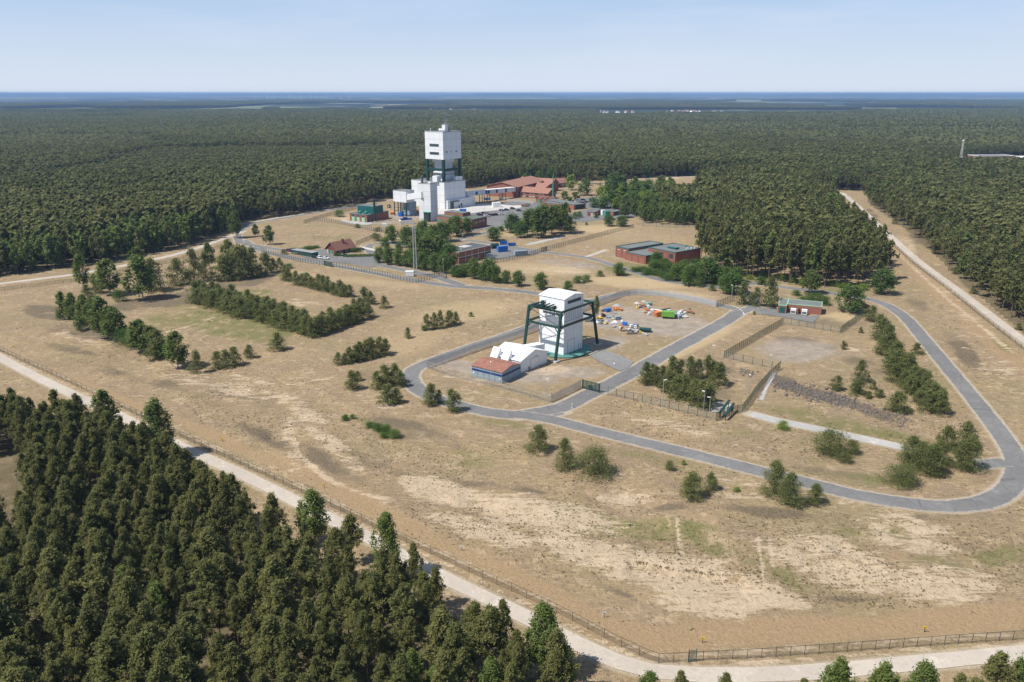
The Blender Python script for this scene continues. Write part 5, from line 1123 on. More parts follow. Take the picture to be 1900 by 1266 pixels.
gb('office_building', (1034,349), (1050,346.5), (1023,347), 340, 3.6, 'x', 'right rear office wing with terracotta roof beside the yellow green tree', wins=(1, 3, 'y0'))
gb('office_building', (960,367), (972,352), (934,360), 347.5, 3.5, 'x', 'left end office wing where the white conveyor bridge arrives')
for k, (F_p, R_p, L_p) in enumerate([((1003,376.5),(1009,375),(995,375.6)), ((1012,377),(1018,375.2),(1004,376.4)), ((1021,377.6),(1027,375.2),(1013,377))]):
    o, a, A, B = frame(F_p, R_p, L_p); t = thing('brick_annex', o, a, ['left', 'middle', 'right'][k]+' gable of three small brick gables in front of the offices', 'brick annex')
    gable(t, A+3, B, 3.2, 4.9, 'x', .3, 'brick', 'tile', .2); win(t, 'x0', B*.3, B*.7, 0, 2.6, 0, 0, 'doorgreen', 'green', 'door')
for k, (F_p, R_p, L_p, ty, lab) in enumerate([
   ((1065,389.8),(1072,386),(1022,379),380.5,'flat roofed brick garage block with tall green doors behind the grove'),
   ((1040,388),(1056,384),(1008,383),380,'lower flat roofed brick store left of the tall green doored garage'),
   ((1103,402.8),(1118,398.5),(1088.4,402.6),394.2,'small brick garage with pale door on the grey yard'),
   ((1138,401.2),(1149,397.4),(1130,398.6),393.8,'dark brick garage right of the green container')]):
    o, a, A, B = frame(F_p, R_p, L_p); h_ = top(o, ty); t = thing('brick_garage', o, a, lab, 'garage'); body(t, 0, A, 0, B, 0, h_, 'brick'); flat_roof(t, 0, A, 0, B, h_, 'felt', 'felt_dark', .3, .2)
    if k == 0: win(t, 'y0', A*.15, A*.85, 0, h_*.8, 0, 0, 'green', 'green', 'door', mull=2)
    if k == 2: win(t, 'x0', B*.25, B*.45, 0, h_*.75, 0, 0, 'glass_pale', 'lamp', 'door'); win(t, 'x0', B*.62, B*.8, h_*.4, h_*.7, 0, 0)
    if k == 3: win(t, 'y0', A*.1, A*.9, 0, h_*.8, 0, 0, 'grey_dark', 'grey_dark', 'door', mull=3)
    if k == 1: win(t, 'x0', B*.2, B*.5, .5, h_*.6, 0, 0)
# slim green chimney by the offices
pc = P(1026, 371); c_ = thing('slim_chimney', Vector((pc.x, pc.y, 0)), 0, 'slim green mast chimney rising in front of the terracotta roofs', 'chimney'); zc = hz(pc.x, pc.y, 326.5)
MB().cyl((0, 0, 0), (0, 0, zc), .75, .45, 12).build('flue', M['doorgreen'], c_); MB().cyl((0, 0, zc), (0, 0, zc+3), .12, .08).build('tip', M['grey'], c_); MB().cyl((0, 0, 0), (0, 0, .6), 1.3).build('base', M['conc'], c_)
# conveyor bridge
g0 = P(868, 380.5); g1 = P(955.5, 367.2); d = g1-g0; a = math.atan2(d.y, d.x); Lb = d.length; zf = max(5.5, hz(g0.x, g0.y, 364.3)); zf1 = max(5.5, hz(g1.x, g1.y, 356.5))
c_ = thing('conveyor_bridge', Vector((g0.x, g0.y, 0)), a, 'long white covered footbridge on green trestles between tower hall and offices', 'bridge')
MB().prism([(0, 0, 0), (0, 4, 0), (0, 4, 3.6), (0, 0, 3.6)], (-1, 0, zf), (Lb+1, 0, zf1)).build('gallery', M['white'], c_); MB().prism([(0, -.3, 0), (0, 4.3, 0), (0, 4.3, .25), (0, -.3, .25)], (-1.2, 0, zf+3.604), (Lb+1.2, 0, zf1+3.604)).build('roof', M['white_roof'], c_)
for u in (.30, .40, .46, .72, .80):
    q = MB(); x_ = Lb*u; z_ = zf+(zf1-zf)*u
    for y_ in (.4, 3.6): q.bar((x_, y_, 0), (x_, y_, z_), .4)
    q.bar((x_, .4, z_*.5), (x_, 3.6, z_*.5), .25); q.build('trestle', M['green'], c_)
for u in (.18, .38, .43, .60, .80):
    x_ = Lb*u; z_ = zf+(zf1-zf)*u; MB().box(x_-1.2, x_+1.2, -.1, -.004, z_+.5, z_+3.2).build('window', M['blue_dark'], c_)

# ---- near headframe: white tower inside a green gantry ----
oH, aH, AH, BH = frame((1045.3,660.4), (1075.7,647.2), (998.4,647.8)); hE = top(oH, 556.3)
AH = local(oH, aH, P(1078.2, 544.2, hE))[0]; BH = local(oH, aH, P(999.6, 547.5, hE))[1]
h_ = thing('shaft_tower', oH, aH, 'white metal clad shaft tower with a low gable roof standing inside the green gantry', 'headframe')
pm_ = oH+Vector((math.cos(aH)*AH/2, math.sin(aH)*AH/2, 0)); hR = hz(pm_.x, pm_.y, 545.2); hR = min(max(hR, hE+.8), hE+2.2)
gable(h_, AH, BH, hE, hR, 'y', .25, 'white_fine', 'white_roof', .16)
MB().box(-.05, -.004, 0, BH, hE*.30, hE*.31).build('cladding_seam', M['grey'], h_)
MB().box(0, AH, -.08, -.004, hE*.60, hE*.61).build('cladding_seam', M['grey'], h_)
win(h_, 'y0', AH*.22, AH*.58, .05, hE*.245, 0, 0, 'lamp', 'grey', 'door'); win(h_, 'y0', AH*.80, AH*.90, .3, 2.2, 0, 0, 'lamp', 'grey', 'door')
win(h_, 'y0', AH*.17, AH*.86, hE*.905, hE*.955, 0, 0, 'glass', 'grey', 'window_strip'); win(h_, 'x0', BH*.12, BH*.84, hE*.70, hE*.735, 0, 0, 'glass', 'grey', 'window_strip', mull=8)
lv_ = MB()
for k in range(9): lv_.box(AH*(.10+.095*k), AH*(.10+.095*k)+.12, -.10, -.004, hE*.63, hE*.78)
lv_.build('cladding_ribs', M['grey'], h_)
# green gantry: legs lean inwards along the local x axis
fF = P(1030.5, 671.6); fR = P(1103.7, 638.8)
hG, lean = 17.5, 3.0; W_ = local(fF, aH, fR)[0]; Rtop = 21.7; D_ = 14.4
gt = thing('green_gantry', Vector((fF.x, fF.y, 0)), aH, 'dark green steel gantry with four leaning legs straddling the white shaft tower', 'gantry')
CT = {(0, 0): (lean, 0), (1, 0): (Rtop, 0), (0, 1): (lean, D_), (1, 1): (Rtop, D_)}; CF = {(0, 0): (0, 0), (1, 0): (W_, 0), (0, 1): (0, D_), (1, 1): (W_, D_)}
for k in CT:
    MB().bar((*CF[k], .5), (*CT[k], hG), .8, .8).build('leg', M['green'], gt); MB().box(CF[k][0]-1.2, CF[k][0]+1.2, CF[k][1]-1.2, CF[k][1]+1.2, -.1, .5).build('footing', M['conc'], gt)
zm = hG*.68
def at(k, z): f = z/hG; return (CF[k][0]+(CT[k][0]-CF[k][0])*f, CF[k][1]+(CT[k][1]-CF[k][1])*f, z)
for z_, s_w in ((hG-.2, .65), (zm, .75)):
    for p, q in (((0,0),(1,0)), ((0,1),(1,1)), ((0,0),(0,1)), ((1,0),(1,1))): MB().bar(at(p, z_), at(q, z_), .5, s_w).build('beam', M['green'], gt)
kn = MB()
for p, q in (((0,0),(1,0)), ((1,0),(0,0)), ((0,1),(1,1)), ((1,1),(0,1)), ((0,0),(0,1)), ((0,1),(0,0))):
    for z_ in (hG-.3, zm):
        A0 = Vector(at(p, z_)); B0 = Vector(at(q, z_)); dd_ = (B0-A0).normalized(); kn.bar(A0+dd_*2.2, at(p, z_-2.4), .24, .24)
kn.bar(at((0,0), zm+.3), at((0,1), hG-.6), .16); kn.bar(at((0,1), zm+.3), at((0,0), hG-.6), .16); kn.build('brace', M['green'], gt)
hs_ = MB(); X0 = lean-1.2
hs_.box(lean-.9, lean+1.6, D_*.30, D_*.82, hG+.35, hG+.6)
for k in range(4): hs_.bar((lean-1, D_*(.42+.13*k), hG+.8), (lean+2.6, D_*(.36+.13*k), hG+1.3), .35)
hs_.box(lean-.4, lean+.8, D_*.55, D_*.62, hG+.6, hG+2.6); hs_.bar((lean, D_*.48, hG+.6), (lean, D_*.48, hG+3.4), .15); hs_.box(lean-.9, lean+.6, D_*.18, D_*.24, hG+.4, hG+1.6); hs_.build('hoist', M['green'], gt)
rl = MB()
for u in (.15, .5, .85): rl.bar((lean-.9, D_*u, hG+.5), (lean-.9, D_*u, hG+1.6), .08)
rl.bar((lean-.9, D_*.05, hG+1.6), (lean-.9, D_*.95, hG+1.6), .08); rl.build('railing', M['green'], gt)
# round green pad
pc = oH+Vector((math.cos(aH)*AH/2-math.sin(aH)*BH/2*.9, math.sin(aH)*AH/2+math.cos(aH)*BH/2*.9, 0)); m = MB()
m.poly([(pc.x+10.6*math.cos(t*math.pi/24), pc.y+10.6*math.sin(t*math.pi/24), .26) for t in range(48)]); op = m.build('pavement', M['pad']); tag(op, 'round green painted slab around the white shaft tower', kind='structure')
if op.data.polygons[0].normal.z < 0: op.data.flip_normals()
# ---- white hall ----
oW, aW, AW, BW = frame((966.2,692.6), (1008,675.4), (908,676)); hW = top(oW, 670.8)
AW = local(oW, aW, P(1007.7, 649.8, hW))[0]; BW = local(oW, aW, P(907.9, 658.3, hW))[1]; pm_ = oW+Vector((math.cos(aW)*AW/2, math.sin(aW)*AW/2, 0)); hWr = hz(pm_.x, pm_.y, 648.8)
hWr = min(max(hWr, hW+1.2), hW+3); print('hall', AW, BW, hW, hWr)
x_ = thing('white_hall', oW, aW, 'white metal hall with a low gable roof beside the shaft tower', 'hall')
gable(x_, AW, BW, hW, hWr, 'y', .3, 'white_fine', 'white_roof', .16)
win(x_, 'y0', AW*.36, AW*.68, 0, hW*.86, 0, 0, 'lamp', 'grey', 'sliding_door'); MB().box(AW*.50, AW*.62, -.1, -.004, hW*.98, hW*1.01).build('sign_plate', M['grey_dark'], x_)
MB().box(AW*.29, AW*.29+.35, -.3, -.004, .2, 1.2).build('hydrant_box', M['red'], x_)
MB().prism([(AW+.1, BW*.20, 0), (AW+4.2, BW*.20, 0), (AW+4.2, BW*.20, hW*.9), (AW+.1, BW*.20, hW*1.25)], (0, 0, 0), (0, 3.6, 0)).build('rear_annex', M['white_fine'], x_) if False else None
lean_to = MB().prism([(AW*.72, 0, hW*.9), (AW+5.5, 0, 0), (AW+5.5, 0, 4.4), (AW*.72, 0, 4.4+hW*.30)], (0, BW*.42, 0), (0, BW*.42+3.2, 0)); lean_to.build('rear_annex', M['white_fine'], x_)
for k, v in enumerate((.34, .72)):
    hd = MB(); y0_ = BW*v; hd.prism([(-2.6, 0, hW-2.2), (.6, 0, hW-2.2), (.9, 0, hW+2.6), (.2, 0, hW+2.7)], (0, y0_, 0), (0, y0_+3.1, 0)); hd.build('air_hood', M['lamp'], x_)
# ---- blue shed ----
oB, aB, AB, BB = frame((931.6,712.6), (966.8,694.6), (877.6,698.4)); hB_ = top(oB, 691.6)
AB = min(local(oB, aB, P(966.6, 675.6, hB_))[0], local(oB, aB, (oW.x, oW.y))[0]-.0+AW*.0+20); BB = local(oB, aB, P(877.5, 677.3, hB_))[1]; pm_ = oB+Vector((math.cos(aB)*AB/2, math.sin(aB)*AB/2, 0)); hBr = hz(pm_.x, pm_.y, 677.6); hBr = min(max(hBr, hB_+.5), hB_+1.3)
y_s = thing('blue_shed', oB, aB, 'grey blue metal shed with rusty orange roof and dark blue stripe', 'shed'); print('shed', AB, BB, hB_, hBr)
gable(y_s, AB, BB, hB_, hBr, 'y', .25, 'bluegrey', 'rust', .1)
MB().box(-.03, -.004, .05, BB-.05, hB_*.60, hB_*.78).box(.05, AB-.05, -.03, -.004, hB_*.60, hB_*.78).build('blue_stripe', M['blue_dark'], y_s)
dr = MB()
for k in range(5): dr.box(-.05, -.004, BB*(.04+.19*k), BB*(.04+.19*k)+.1, .1, hB_*.58)
dr.build('panel_joint', M['grey_dark'], y_s); win(y_s, 'y0', AB*.35, AB*.62, 0, hB_*.56, 0, 0, 'bluegrey', 'grey', 'sliding_door')
for y_ in (BB*.05, BB*.92): MB().box(-.06, -.004, y_, y_+.5, hB_*.34, hB_*.44).build('notice', M['lamp'], y_s)
# ================= fences, masts, vehicles, stored goods =================
def fence(name, pts, h, sp, post, wire, label, cat='fence', pw=.08, rails=1, group=None, gap=None, lean=0, maxposts=100):
    L = smooth_line([Vector((*q, 0)) for q in P2(pts)], 2.0) if name.endswith('_') else [Vector((*q, 0)) for q in P2(pts)]
    name = name.rstrip('_'); seg = [0.]
    for p, q in zip(L[:-1], L[1:]): seg.append(seg[-1]+(q-p).length)
    tot = seg[-1]; n = max(1, int(round(tot/sp))); 
    if n > maxposts-1: n = maxposts-1
    o = L[0]; t = empty(name, (o.x, o.y, 0), 0, label, cat, group)
    def pt(s):
        s = min(max(s, 0), tot); i = 0
        while i < len(seg)-2 and seg[i+1] < s: i += 1
        u = (s-seg[i])/max(1e-6, seg[i+1]-seg[i]); return L[i].lerp(L[i+1], min(1, u))
    Q = [pt(tot*k/n) for k in range(n+1)]; Z = [T(q.x, q.y) for q in Q]
    pm = MB().box(-pw/2, pw/2, -pw/2, pw/2, -.3, h+.06)
    pme = None
    for q, z in zip(Q, Z):
        if pme is None: ob = pm.build('post', M[post], t, (q.x-o.x, q.y-o.y, z)); pme = ob.data
        else: link('post', pme, t, (q.x-o.x, q.y-o.y, z))
    w = MB(); r = MB()
    for (q, z), (q2, z2) in zip(zip(Q[:-1], Z[:-1]), zip(Q[1:], Z[1:])):
        a_ = (q-o)+Vector((0, 0, z)); b_2 = (q2-o)+Vector((0, 0, z2)); u = Vector((0, 0, h))
        w.poly([a_+Vector((0,0,.05)), b_2+Vector((0,0,.05)), b_2+u, a_+u])
        r.bar(a_+u, b_2+u, .05)
        if rails > 1: r.bar(a_+u*.5, b_2+u*.5, .04); r.bar(a_+u*.05, b_2+u*.05, .05)
    w.build('wire_mesh', M[wire], t); r.build('rail', M[post], t); return t
fence('wire_fence', [(-150,590),(0,652),(100,698),(200,744),(345,816),(480,878),(600,934),(700,982),(760,1010),(830,1043),(900,1076),(980,1112),(1050,1146),(1120,1184),(1180,1214),(1222,1231)], 1.9, 2.5, 'post', 'wire_dark', 'long low wire fence beside the pale road in the lower left', pw=.07)
fence('wire_fence', [(1222,1231),(1275,1228),(1400,1222),(1500,1215),(1640,1205),(1780,1195),(1900,1187),(2100,1172)], 1.9, 2.5, 'post', 'wire_dark', 'low wire fence along the bottom right from the small gate', pw=.07)
fence('wire_fence', [(2150,845),(2000,728),(1900,650),(1840,604),(1770,548),(1690,486),(1630,432),(1584,386),(1556,360)], 2.0, 4.2, 'post', 'wire_dark', 'wire fence along the pale east road up to the far corner', pw=.08)
fence('wire_fence', [(-200,567),(0,541),(80,531),(160,521),(240,503),(320,487),(380,468),(425,456)], 1.9, 3.6, 'post', 'wire_dark', 'low wire fence along the pale west road', pw=.07)
fence('ring_fence_', [(793,684),(840,668),(900,647),(960,628),(1000,612),(1040,596),(1075,581),(1110,568),(1130,561),(1150,552),(1180,548),(1230,550),(1270,557),(1300,563),(1328,569)], 2.9, 3.6, 'post_grey', 'wire_grey', 'dense grey mesh fence curving around the near headframe yard', pw=.1, rails=2)
fence('ring_fence', [(793,684),(830,697),(870,707),(915,717),(960,729),(1018,747)], 2.6, 3.3, 'post_grey', 'wire_light', 'light grey mesh fence below the blue shed', pw=.1, rails=2)
fence('ring_fence', [(1022,747),(1045,736),(1066,726),(1078,718)], 2.6, 3.3, 'post_grey', 'wire_grey', 'short grey mesh fence leading to the green gate', pw=.1, rails=2)
fence('green_fence', [(1128,732),(1160,740),(1200,749),(1240,759),(1290,770),(1328,781)], 2.5, 2.9, 'post_green', 'wire_light', 'wire fence with dark posts between the gate and the ramp', pw=.12)
fence('green_fence', [(1330,781),(1352,769),(1377,766),(1400,735),(1425,704),(1447,684)], 2.6, 1.9, 'post_green', 'wire_green', 'dark green fence climbing along the narrow ramp', pw=.15)
fence('green_fence', [(1432,684),(1400,677),(1370,670),(1343,665)], 2.5, 3.2, 'post_green', 'wire_light', 'short fence with few posts at the top of the ramp', pw=.12)
fence('green_fence', [(1343,665),(1380,643),(1420,620),(1451,602)], 2.6, 1.9, 'post_green', 'wire_green', 'dark fence slanting up towards the small brick station', pw=.15)
fence('green_fence', [(1453,601),(1480,605),(1520,611),(1556,617)], 2.5, 3.1, 'post_green', 'wire_light', 'thin fence in front of the small brick station', pw=.12)
fence('green_fence', [(1559,618),(1578,604),(1598,589),(1610,578)], 2.6, 1.7, 'post_green', 'wire_green', 'dark green fence right of the small brick station', pw=.15)
fence('green_fence', [(1330,571),(1345,564),(1362,557)], 2.8, 1.8, 'post', 'wire_dark', 'short dark fence at the end of the curved grey fence', pw=.15)
fence('steel_fence', [(486,468),(520,478),(560,487),(602,493),(650,500),(700,510),(740,520),(772,526)], 2.5, 2.1, 'post', 'wire_light', 'fence with close dark posts along the entrance road', pw=.18)
fence('steel_fence', [(772,526),(795,519),(815,512)], 2.5, 2.1, 'post', 'wire_light', 'short fence turning from the entrance road to the gate', pw=.18)
fence('steel_fence', [(918,489),(945,484),(980,476),(1004,468)], 2.5, 2.3, 'post', 'wire_light', 'fence between the depot and the middle yard gate', pw=.18)
fence('steel_fence', [(1008,467),(1045,457),(1090,445),(1130,434),(1176,423)], 2.6, 2.0, 'post', 'wire_light', 'fence with close posts crossing the dry field diagonally', pw=.19)
fence('steel_fence', [(1182,419),(1220,421),(1260,423),(1300,422)], 2.3, 4.5, 'post', 'wire_light', 'thin far fence along the foot of the leafy thicket', pw=.12)
fence('steel_fence', [(582,410),(620,414),(650,420),(690,428),(712,432)], 2.5, 2.2, 'post', 'wire_light', 'upper fence between the rough meadow and the boiler house', pw=.19)
fence('steel_fence', [(564,415),(585,408),(620,398),(660,388),(700,382)], 2.5, 2.2, 'post', 'wire_dark', 'fence running up beside the west road to the forest', pw=.19)
fence('steel_fence', [(661,455),(675,449),(692,442)], 2.4, 2.0, 'post', 'wire_light', 'short fence behind the guard house', pw=.18)
fence('steel_fence', [(940,374),(965,376),(990,379)], 2.4, 3.0, 'post_grey', 'wire_grey', 'grey fence in front of the office wing', pw=.18)
fence('steel_fence', [(1092,386),(1104,383),(1117,380)], 2.4, 3.0, 'post_grey', 'wire_light', 'short pale fence at the far car park', pw=.18)
# gates
def gate(pa, pb, h, n, m, label, plate=False, wire='wire_green', cat='gate', w=.3):
    A = P(*pa); B = P(*pb); d = B-A; L = d.length; a = math.atan2(d.y, d.x); t = empty('gate', (A.x, A.y, 0), a, label, cat)
    for x in (0, L): MB().box(x-w/2, x+w/2, -w/2, w/2, 0, h+.25).build('gate_post', M[m], t)
    f = MB(); f.bar((.2, 0, h), (L-.2, 0, h), w*.45); f.bar((.2, 0, .3), (L-.2, 0, .3), w*.45)
    f.bar((.25, 0, .3), (L-.25, 0, h), w*.25)
    for k in range(1, n): f.bar((L*k/n, 0, .3), (L*k/n, 0, h+.2), .12)
    f.build('gate_frame', M[m], t); MB().box(.16, L-.16, -.02, .02, .38, h-.08).build('wire_mesh', M[wire], t)
    if plate: MB().box(L*.36, L*.60, -.12, -.06, .6, h*.62).build('sign_plate', M['green'], t)
    return t
gate((1081,721), (1112,729), 2.9, 4, 'green', 'wide green sliding gate across the road into the headframe yard', True)
gate((602,493), (616,496), 2.6, 4, 'green', 'small green gate in the fence by the parked cars')
gate((815,512), (828,517), 2.5, 3, 'post', 'gate where the inner road leaves the site', wire='wire_light')
gate((1004,468), (1014,466), 2.6, 3, 'post', 'dark gate at the start of the diagonal fence', wire='wire_light')
gate((1278,1229), (1291,1228), 2.3, 1, 'teal', 'small blue green gate in the low fence near the bottom road', wire='wire_dark', w=.12)
gate((1634,436), (1640,441), 2.4, 2, 'teal', 'tiny blue green gate in the east fence', wire='wire_dark')
# concrete ramp walls at the lower corner of the fenced ramp
for k, (pa, pb, lb) in enumerate([((1334,776),(1352,758),'upper green railed barrier on the white concrete ramp'), ((1345,781),(1360,764),'lower green railed barrier on the white concrete ramp')]):
    A = P(*pa); B = P(*pb); d = B-A; t = empty('ramp_barrier', (A.x, A.y, 0), math.atan2(d.y, d.x), lb, 'barrier'); L = d.length
    MB().bar((0, 0, 1.6), (L, 0, 2.6), .7, .35).build('beam', M['green'], t)
    for u in (.05, .5, .95): MB().bar((L*u, 0, -.1), (L*u, 0, 1.6+u), .2).build('post', M['green'], t)
# lamp posts
LP = [((419+0,412),372,'slim lamp by the west forest edge')]
def lamp(px, py, ty, label, arm=True, g=None, dbl=False):
    p = P(px, py); h = hz(p.x, p.y, ty); t = empty('lamp_post', (p.x, p.y, 0), random.uniform(0, 6.28), label, 'lamp post', g)
    r = .09 if h < 7 else .11
    MB().cyl((0, 0, -.1), (0, 0, h), r, r*.6, 6).build('pole', M['post_grey'], t)
    for s in ((-1, 1) if dbl else (1,)): MB().box(min(0, s*.9), max(0, s*.9), -.16, .16, h, h+.16).build('lamp_head', M['lamp'], t)
for (px, py, ty, lb) in [
 (1229,751,706,'grey lamp post behind the fence left of the pine thicket'),(1305,765,727,'grey lamp post at the foot of the pine thicket'),(1316,767,738,'shorter lamp post right beside another at the ramp thicket'),
 (1387,738,695,'lamp post in the middle of the ramp hollow'),(1426,691,660,'white headed lamp post at the top of the ramp'),(1138,712,676,'pale thin lamp post beside the road inside the gate'),
 (1320,668,641,'thin lamp post between road and pine thicket'),(911,719,671,'thin lamp post in front of the blue shed'),(1014,738,705,'thin lamp post on the dry ground by the short fence'),
 (1357,560,530,'lamp post at the end of the curved fence'),(1578,579,560,'lamp post behind the small brick station'),(1555,573,541,'thin lamp post left of the grey green tree'),
 (1443,580,571,'short white post beside the station door'),(1325,525,497,'lamp post in front of the full dark tree'),(1089,484,459,'lamp post at the start of the concrete strip'),
 (1080,552,522,'thin brown lamp post beside the near headframe'),(973,530,505,'lamp post behind the spaced roadside trees'),(823,512,481,'green lamp post beside the depot grove'),(790,498,478,'thin lamp post in the tree row'),
 (957,457,442,'thin lamp post by the blue skips'),(898,446,425,'thin lamp post on the yellow verge'),(859,456,437,'thin lamp post in front of the depot roof'),(930,418,390,'tall lamp post in the parked car yard'),
 (680,475,450,'thin lamp post in the guard house garden'),(671,474,455,'thin lamp post beside the oval hedge'),(634,489,472,'lamp post at the entrance fence'),(596,473,455,'white flag pole like lamp left of the guard house'),
 (537,459,430,'tall thin lamp post in the rough meadow'),(583,447,428,'thin lamp post in the upper meadow'),(508,457,438,'white lamp post at the entrance kerb'),(616,391,383,'small lamp at the forest road'),(655,385,372,'lamp on the forest edge behind the boiler house'),
 (1245,450,425,'blue lamp in front of the leafy thicket'),(1101,420,400,'white small lamp by the brick garage'),(1254,334,320,'far lamp post on the north clearing'),(1340,334,318,'far lamp post at the edge of the north clearing'),(899,395,384,'lamp post beside the white hall annex')]: lamp(px, py, ty, lb)
# lattice masts
def mast(px, py, ty, wb, wt, label, m='post_grey', head=None):
    p = P(px, py); h = hz(p.x, p.y, ty); t = empty('lattice_mast', (p.x, p.y, 0), .3, label, 'mast'); n = 14; f = MB()
    C = [(-1,-1),(1,-1),(1,1),(-1,1)]
    for k in range(n):
        z0, z1 = h*k/n, h*(k+1)/n; w0 = wb+(wt-wb)*k/n; w1 = wb+(wt-wb)*(k+1)/n
        for i in range(4):
            a0 = (C[i][0]*w0/2, C[i][1]*w0/2, z0); a1 = (C[i][0]*w1/2, C[i][1]*w1/2, z1); j = (i+1) % 4; b1 = (C[j][0]*w1/2, C[j][1]*w1/2, z1)
            f.bar(a0, a1, .14); f.bar(a0, b1, .08); f.bar(a1, b1, .08)
    f.build('lattice', M[m], t); MB().box(-wb*.8, wb*.8, -wb*.8, wb*.8, -.1, .4).build('base', M['conc'], t)
    if head: MB().box(-head, head, -head, head, h*.955, h*.985).build('platform', M['lamp'], t)
    MB().cyl((0, 0, h), (0, 0, h+3), .08, .05).build('antenna', M['grey'], t)
mast(771, 512, 417, 1.5, 1.1, 'tall grey lattice mast standing in front of the willow grove')
mast(1778, 322, 259, 2.8, .9, 'far lattice radio mast rising above the forest on the right', 'lamp', head=.9)
# vehicles
def car_mesh():
    b = MB(); prof = [(-2.15,.35),(-2.2,.75),(-2.05,1.0),(-.1,1.05),(1.3,.98),(2.1,.80),(2.2,.5),(2.1,.3)]
    b.prism([(x, 0, z) for x, z in prof], (0, -.87, 0), (0, .87, 0)); return b
def car_cabin():
    c_ = MB(); k = len(c_.v); lo = [(-1.95,-.80,.99),(1.25,-.80,.99),(1.25,.80,.99),(-1.95,.80,.99)]; hi = [(-1.55,-.66,1.46),(.35,-.66,1.46),(.35,.66,1.46),(-1.55,.66,1.46)]
    c_.v += lo+hi; c_.f += [(4,5,6,7),(0,1,5,4),(1,2,6,5),(2,3,7,6),(3,0,4,7)]; c_.m += [0]*5; return c_
CAR = {}
def car(px, py, hd, m, label, group=None, van=False):
    p = P(px, py); t = empty('parked_car' if not van else 'parked_van', (p.x, p.y, .22), hd, label, 'car' if not van else 'van', group)
    key = 'b'
    if 'b' not in CAR:
        CAR['b'] = car_mesh(); CAR['c'] = car_cabin()
    def mk(nm, mb, mt, k, loc=None):
        if (k, mt) in CAR: return link(nm, CAR[(k, mt)], t, loc)
        o_ = mb.build(nm, M[mt], t, loc); CAR[(k, mt)] = o_.data; return o_
    mk('body', CAR['b'], m, 'b'); mk('windows', CAR['c'], 'carglass', 'c'); mk('roof_panel', MB().box(-1.5, .3, -.62, .62, 1.455, 1.50), m, 'r')
    w = MB().cyl((0, -.1, 0), (0, .1, 0), .33, n=12)
    for x in (-1.35, 1.35):
        for y in (-.80, .80): mk('wheel', w, 'black', 'w', (x, y, .33))
    for y in (-.6, .6): mk('headlight', MB().box(-.05, .05, -.16, .16, -.08, .08), 'lamp', 'h', (2.15, y, .66))
    if van: t.scale = (1.1, 1.05, 1.35)
    return t
fa = math.atan2(d.y, d.x)
M['car_white'] = mat('white_car_paint', (.75,.75,.75), .25, .02); M['car_dark'] = mat('dark_car_paint', (.03,.03,.04), .25, .1); M['car_silver'] = mat('silver_car_paint', (.35,.36,.37), .25, .05); M['car_blue'] = mat('blue_car_paint', (.03,.05,.15), .25, .1); M['car_red'] = mat('dark_red_car_paint', (.16,.03,.04), .25, .1)
car(585,479.5,-.55,'car_dark','black car parked left of two white cars beside the entrance fence'); car(594,480.5,-.55,'car_white','white car in the middle of three cars beside the entrance fence'); car(604,481.5,-.35,'car_white','white estate car on the right of three beside the entrance fence')
car(537,467,-.3,'car_red','dark red car left of the bicycle shelter'); car(545,468,-.35,'car_blue','blue car at the left end of the bicycle shelter')
car(670,464.5,.2,'car_blue','dark blue car under the right end of the guard house roof')
lots = [(888,399,'car_silver'),(891,400.5,'car_dark'),(898,397,'car_dark'),(903,398,'car_silver'),(904,402.5,'car_white'),(911,401,'car_red'),(917,400.5,'car_dark'),(920,400,'car_dark')]
for (x, y, m) in lots: car(x, y, .35, m, 'car parked in the tight group at the left of the main yard', 'cars in the left yard group')
car(931,392,-.5,'car_blue','teal blue car left of three dark cars in the yard row'); car(940,391,-.5,'car_dark','second dark car in the yard row'); car(951,388.5,-.5,'car_dark','uppermost dark car in the yard row'); car(963,392.5,-.4,'car_dark','dark car at the right end of the yard row'); car(931,399.5,.3,'car_white','lone white car below the yard row')
car(979,381.5,.2,'car_dark','dark car near the wooden box in the upper yard'); car(932,371.5,.1,'car_white','white van under the covered footbridge', None, True)
for (x, y, m) in [(1071,375.5,'car_white'),(1076,375,'car_white'),(1082,372.5,'car_blue'),(1079,378,'car_dark'),(1084,377.5,'car_silver'),(1087,376.5,'car_dark')]: car(x, y, .3, m, 'car parked on the far car park beside the tall garage', 'cars on the far car park')
car(1605,571,.3,'car_red','dark red car beside the right outer road behind the station'); car(754,410,.4,'car_blue','dark blue car on top of the white bunker by the silo') if False else None
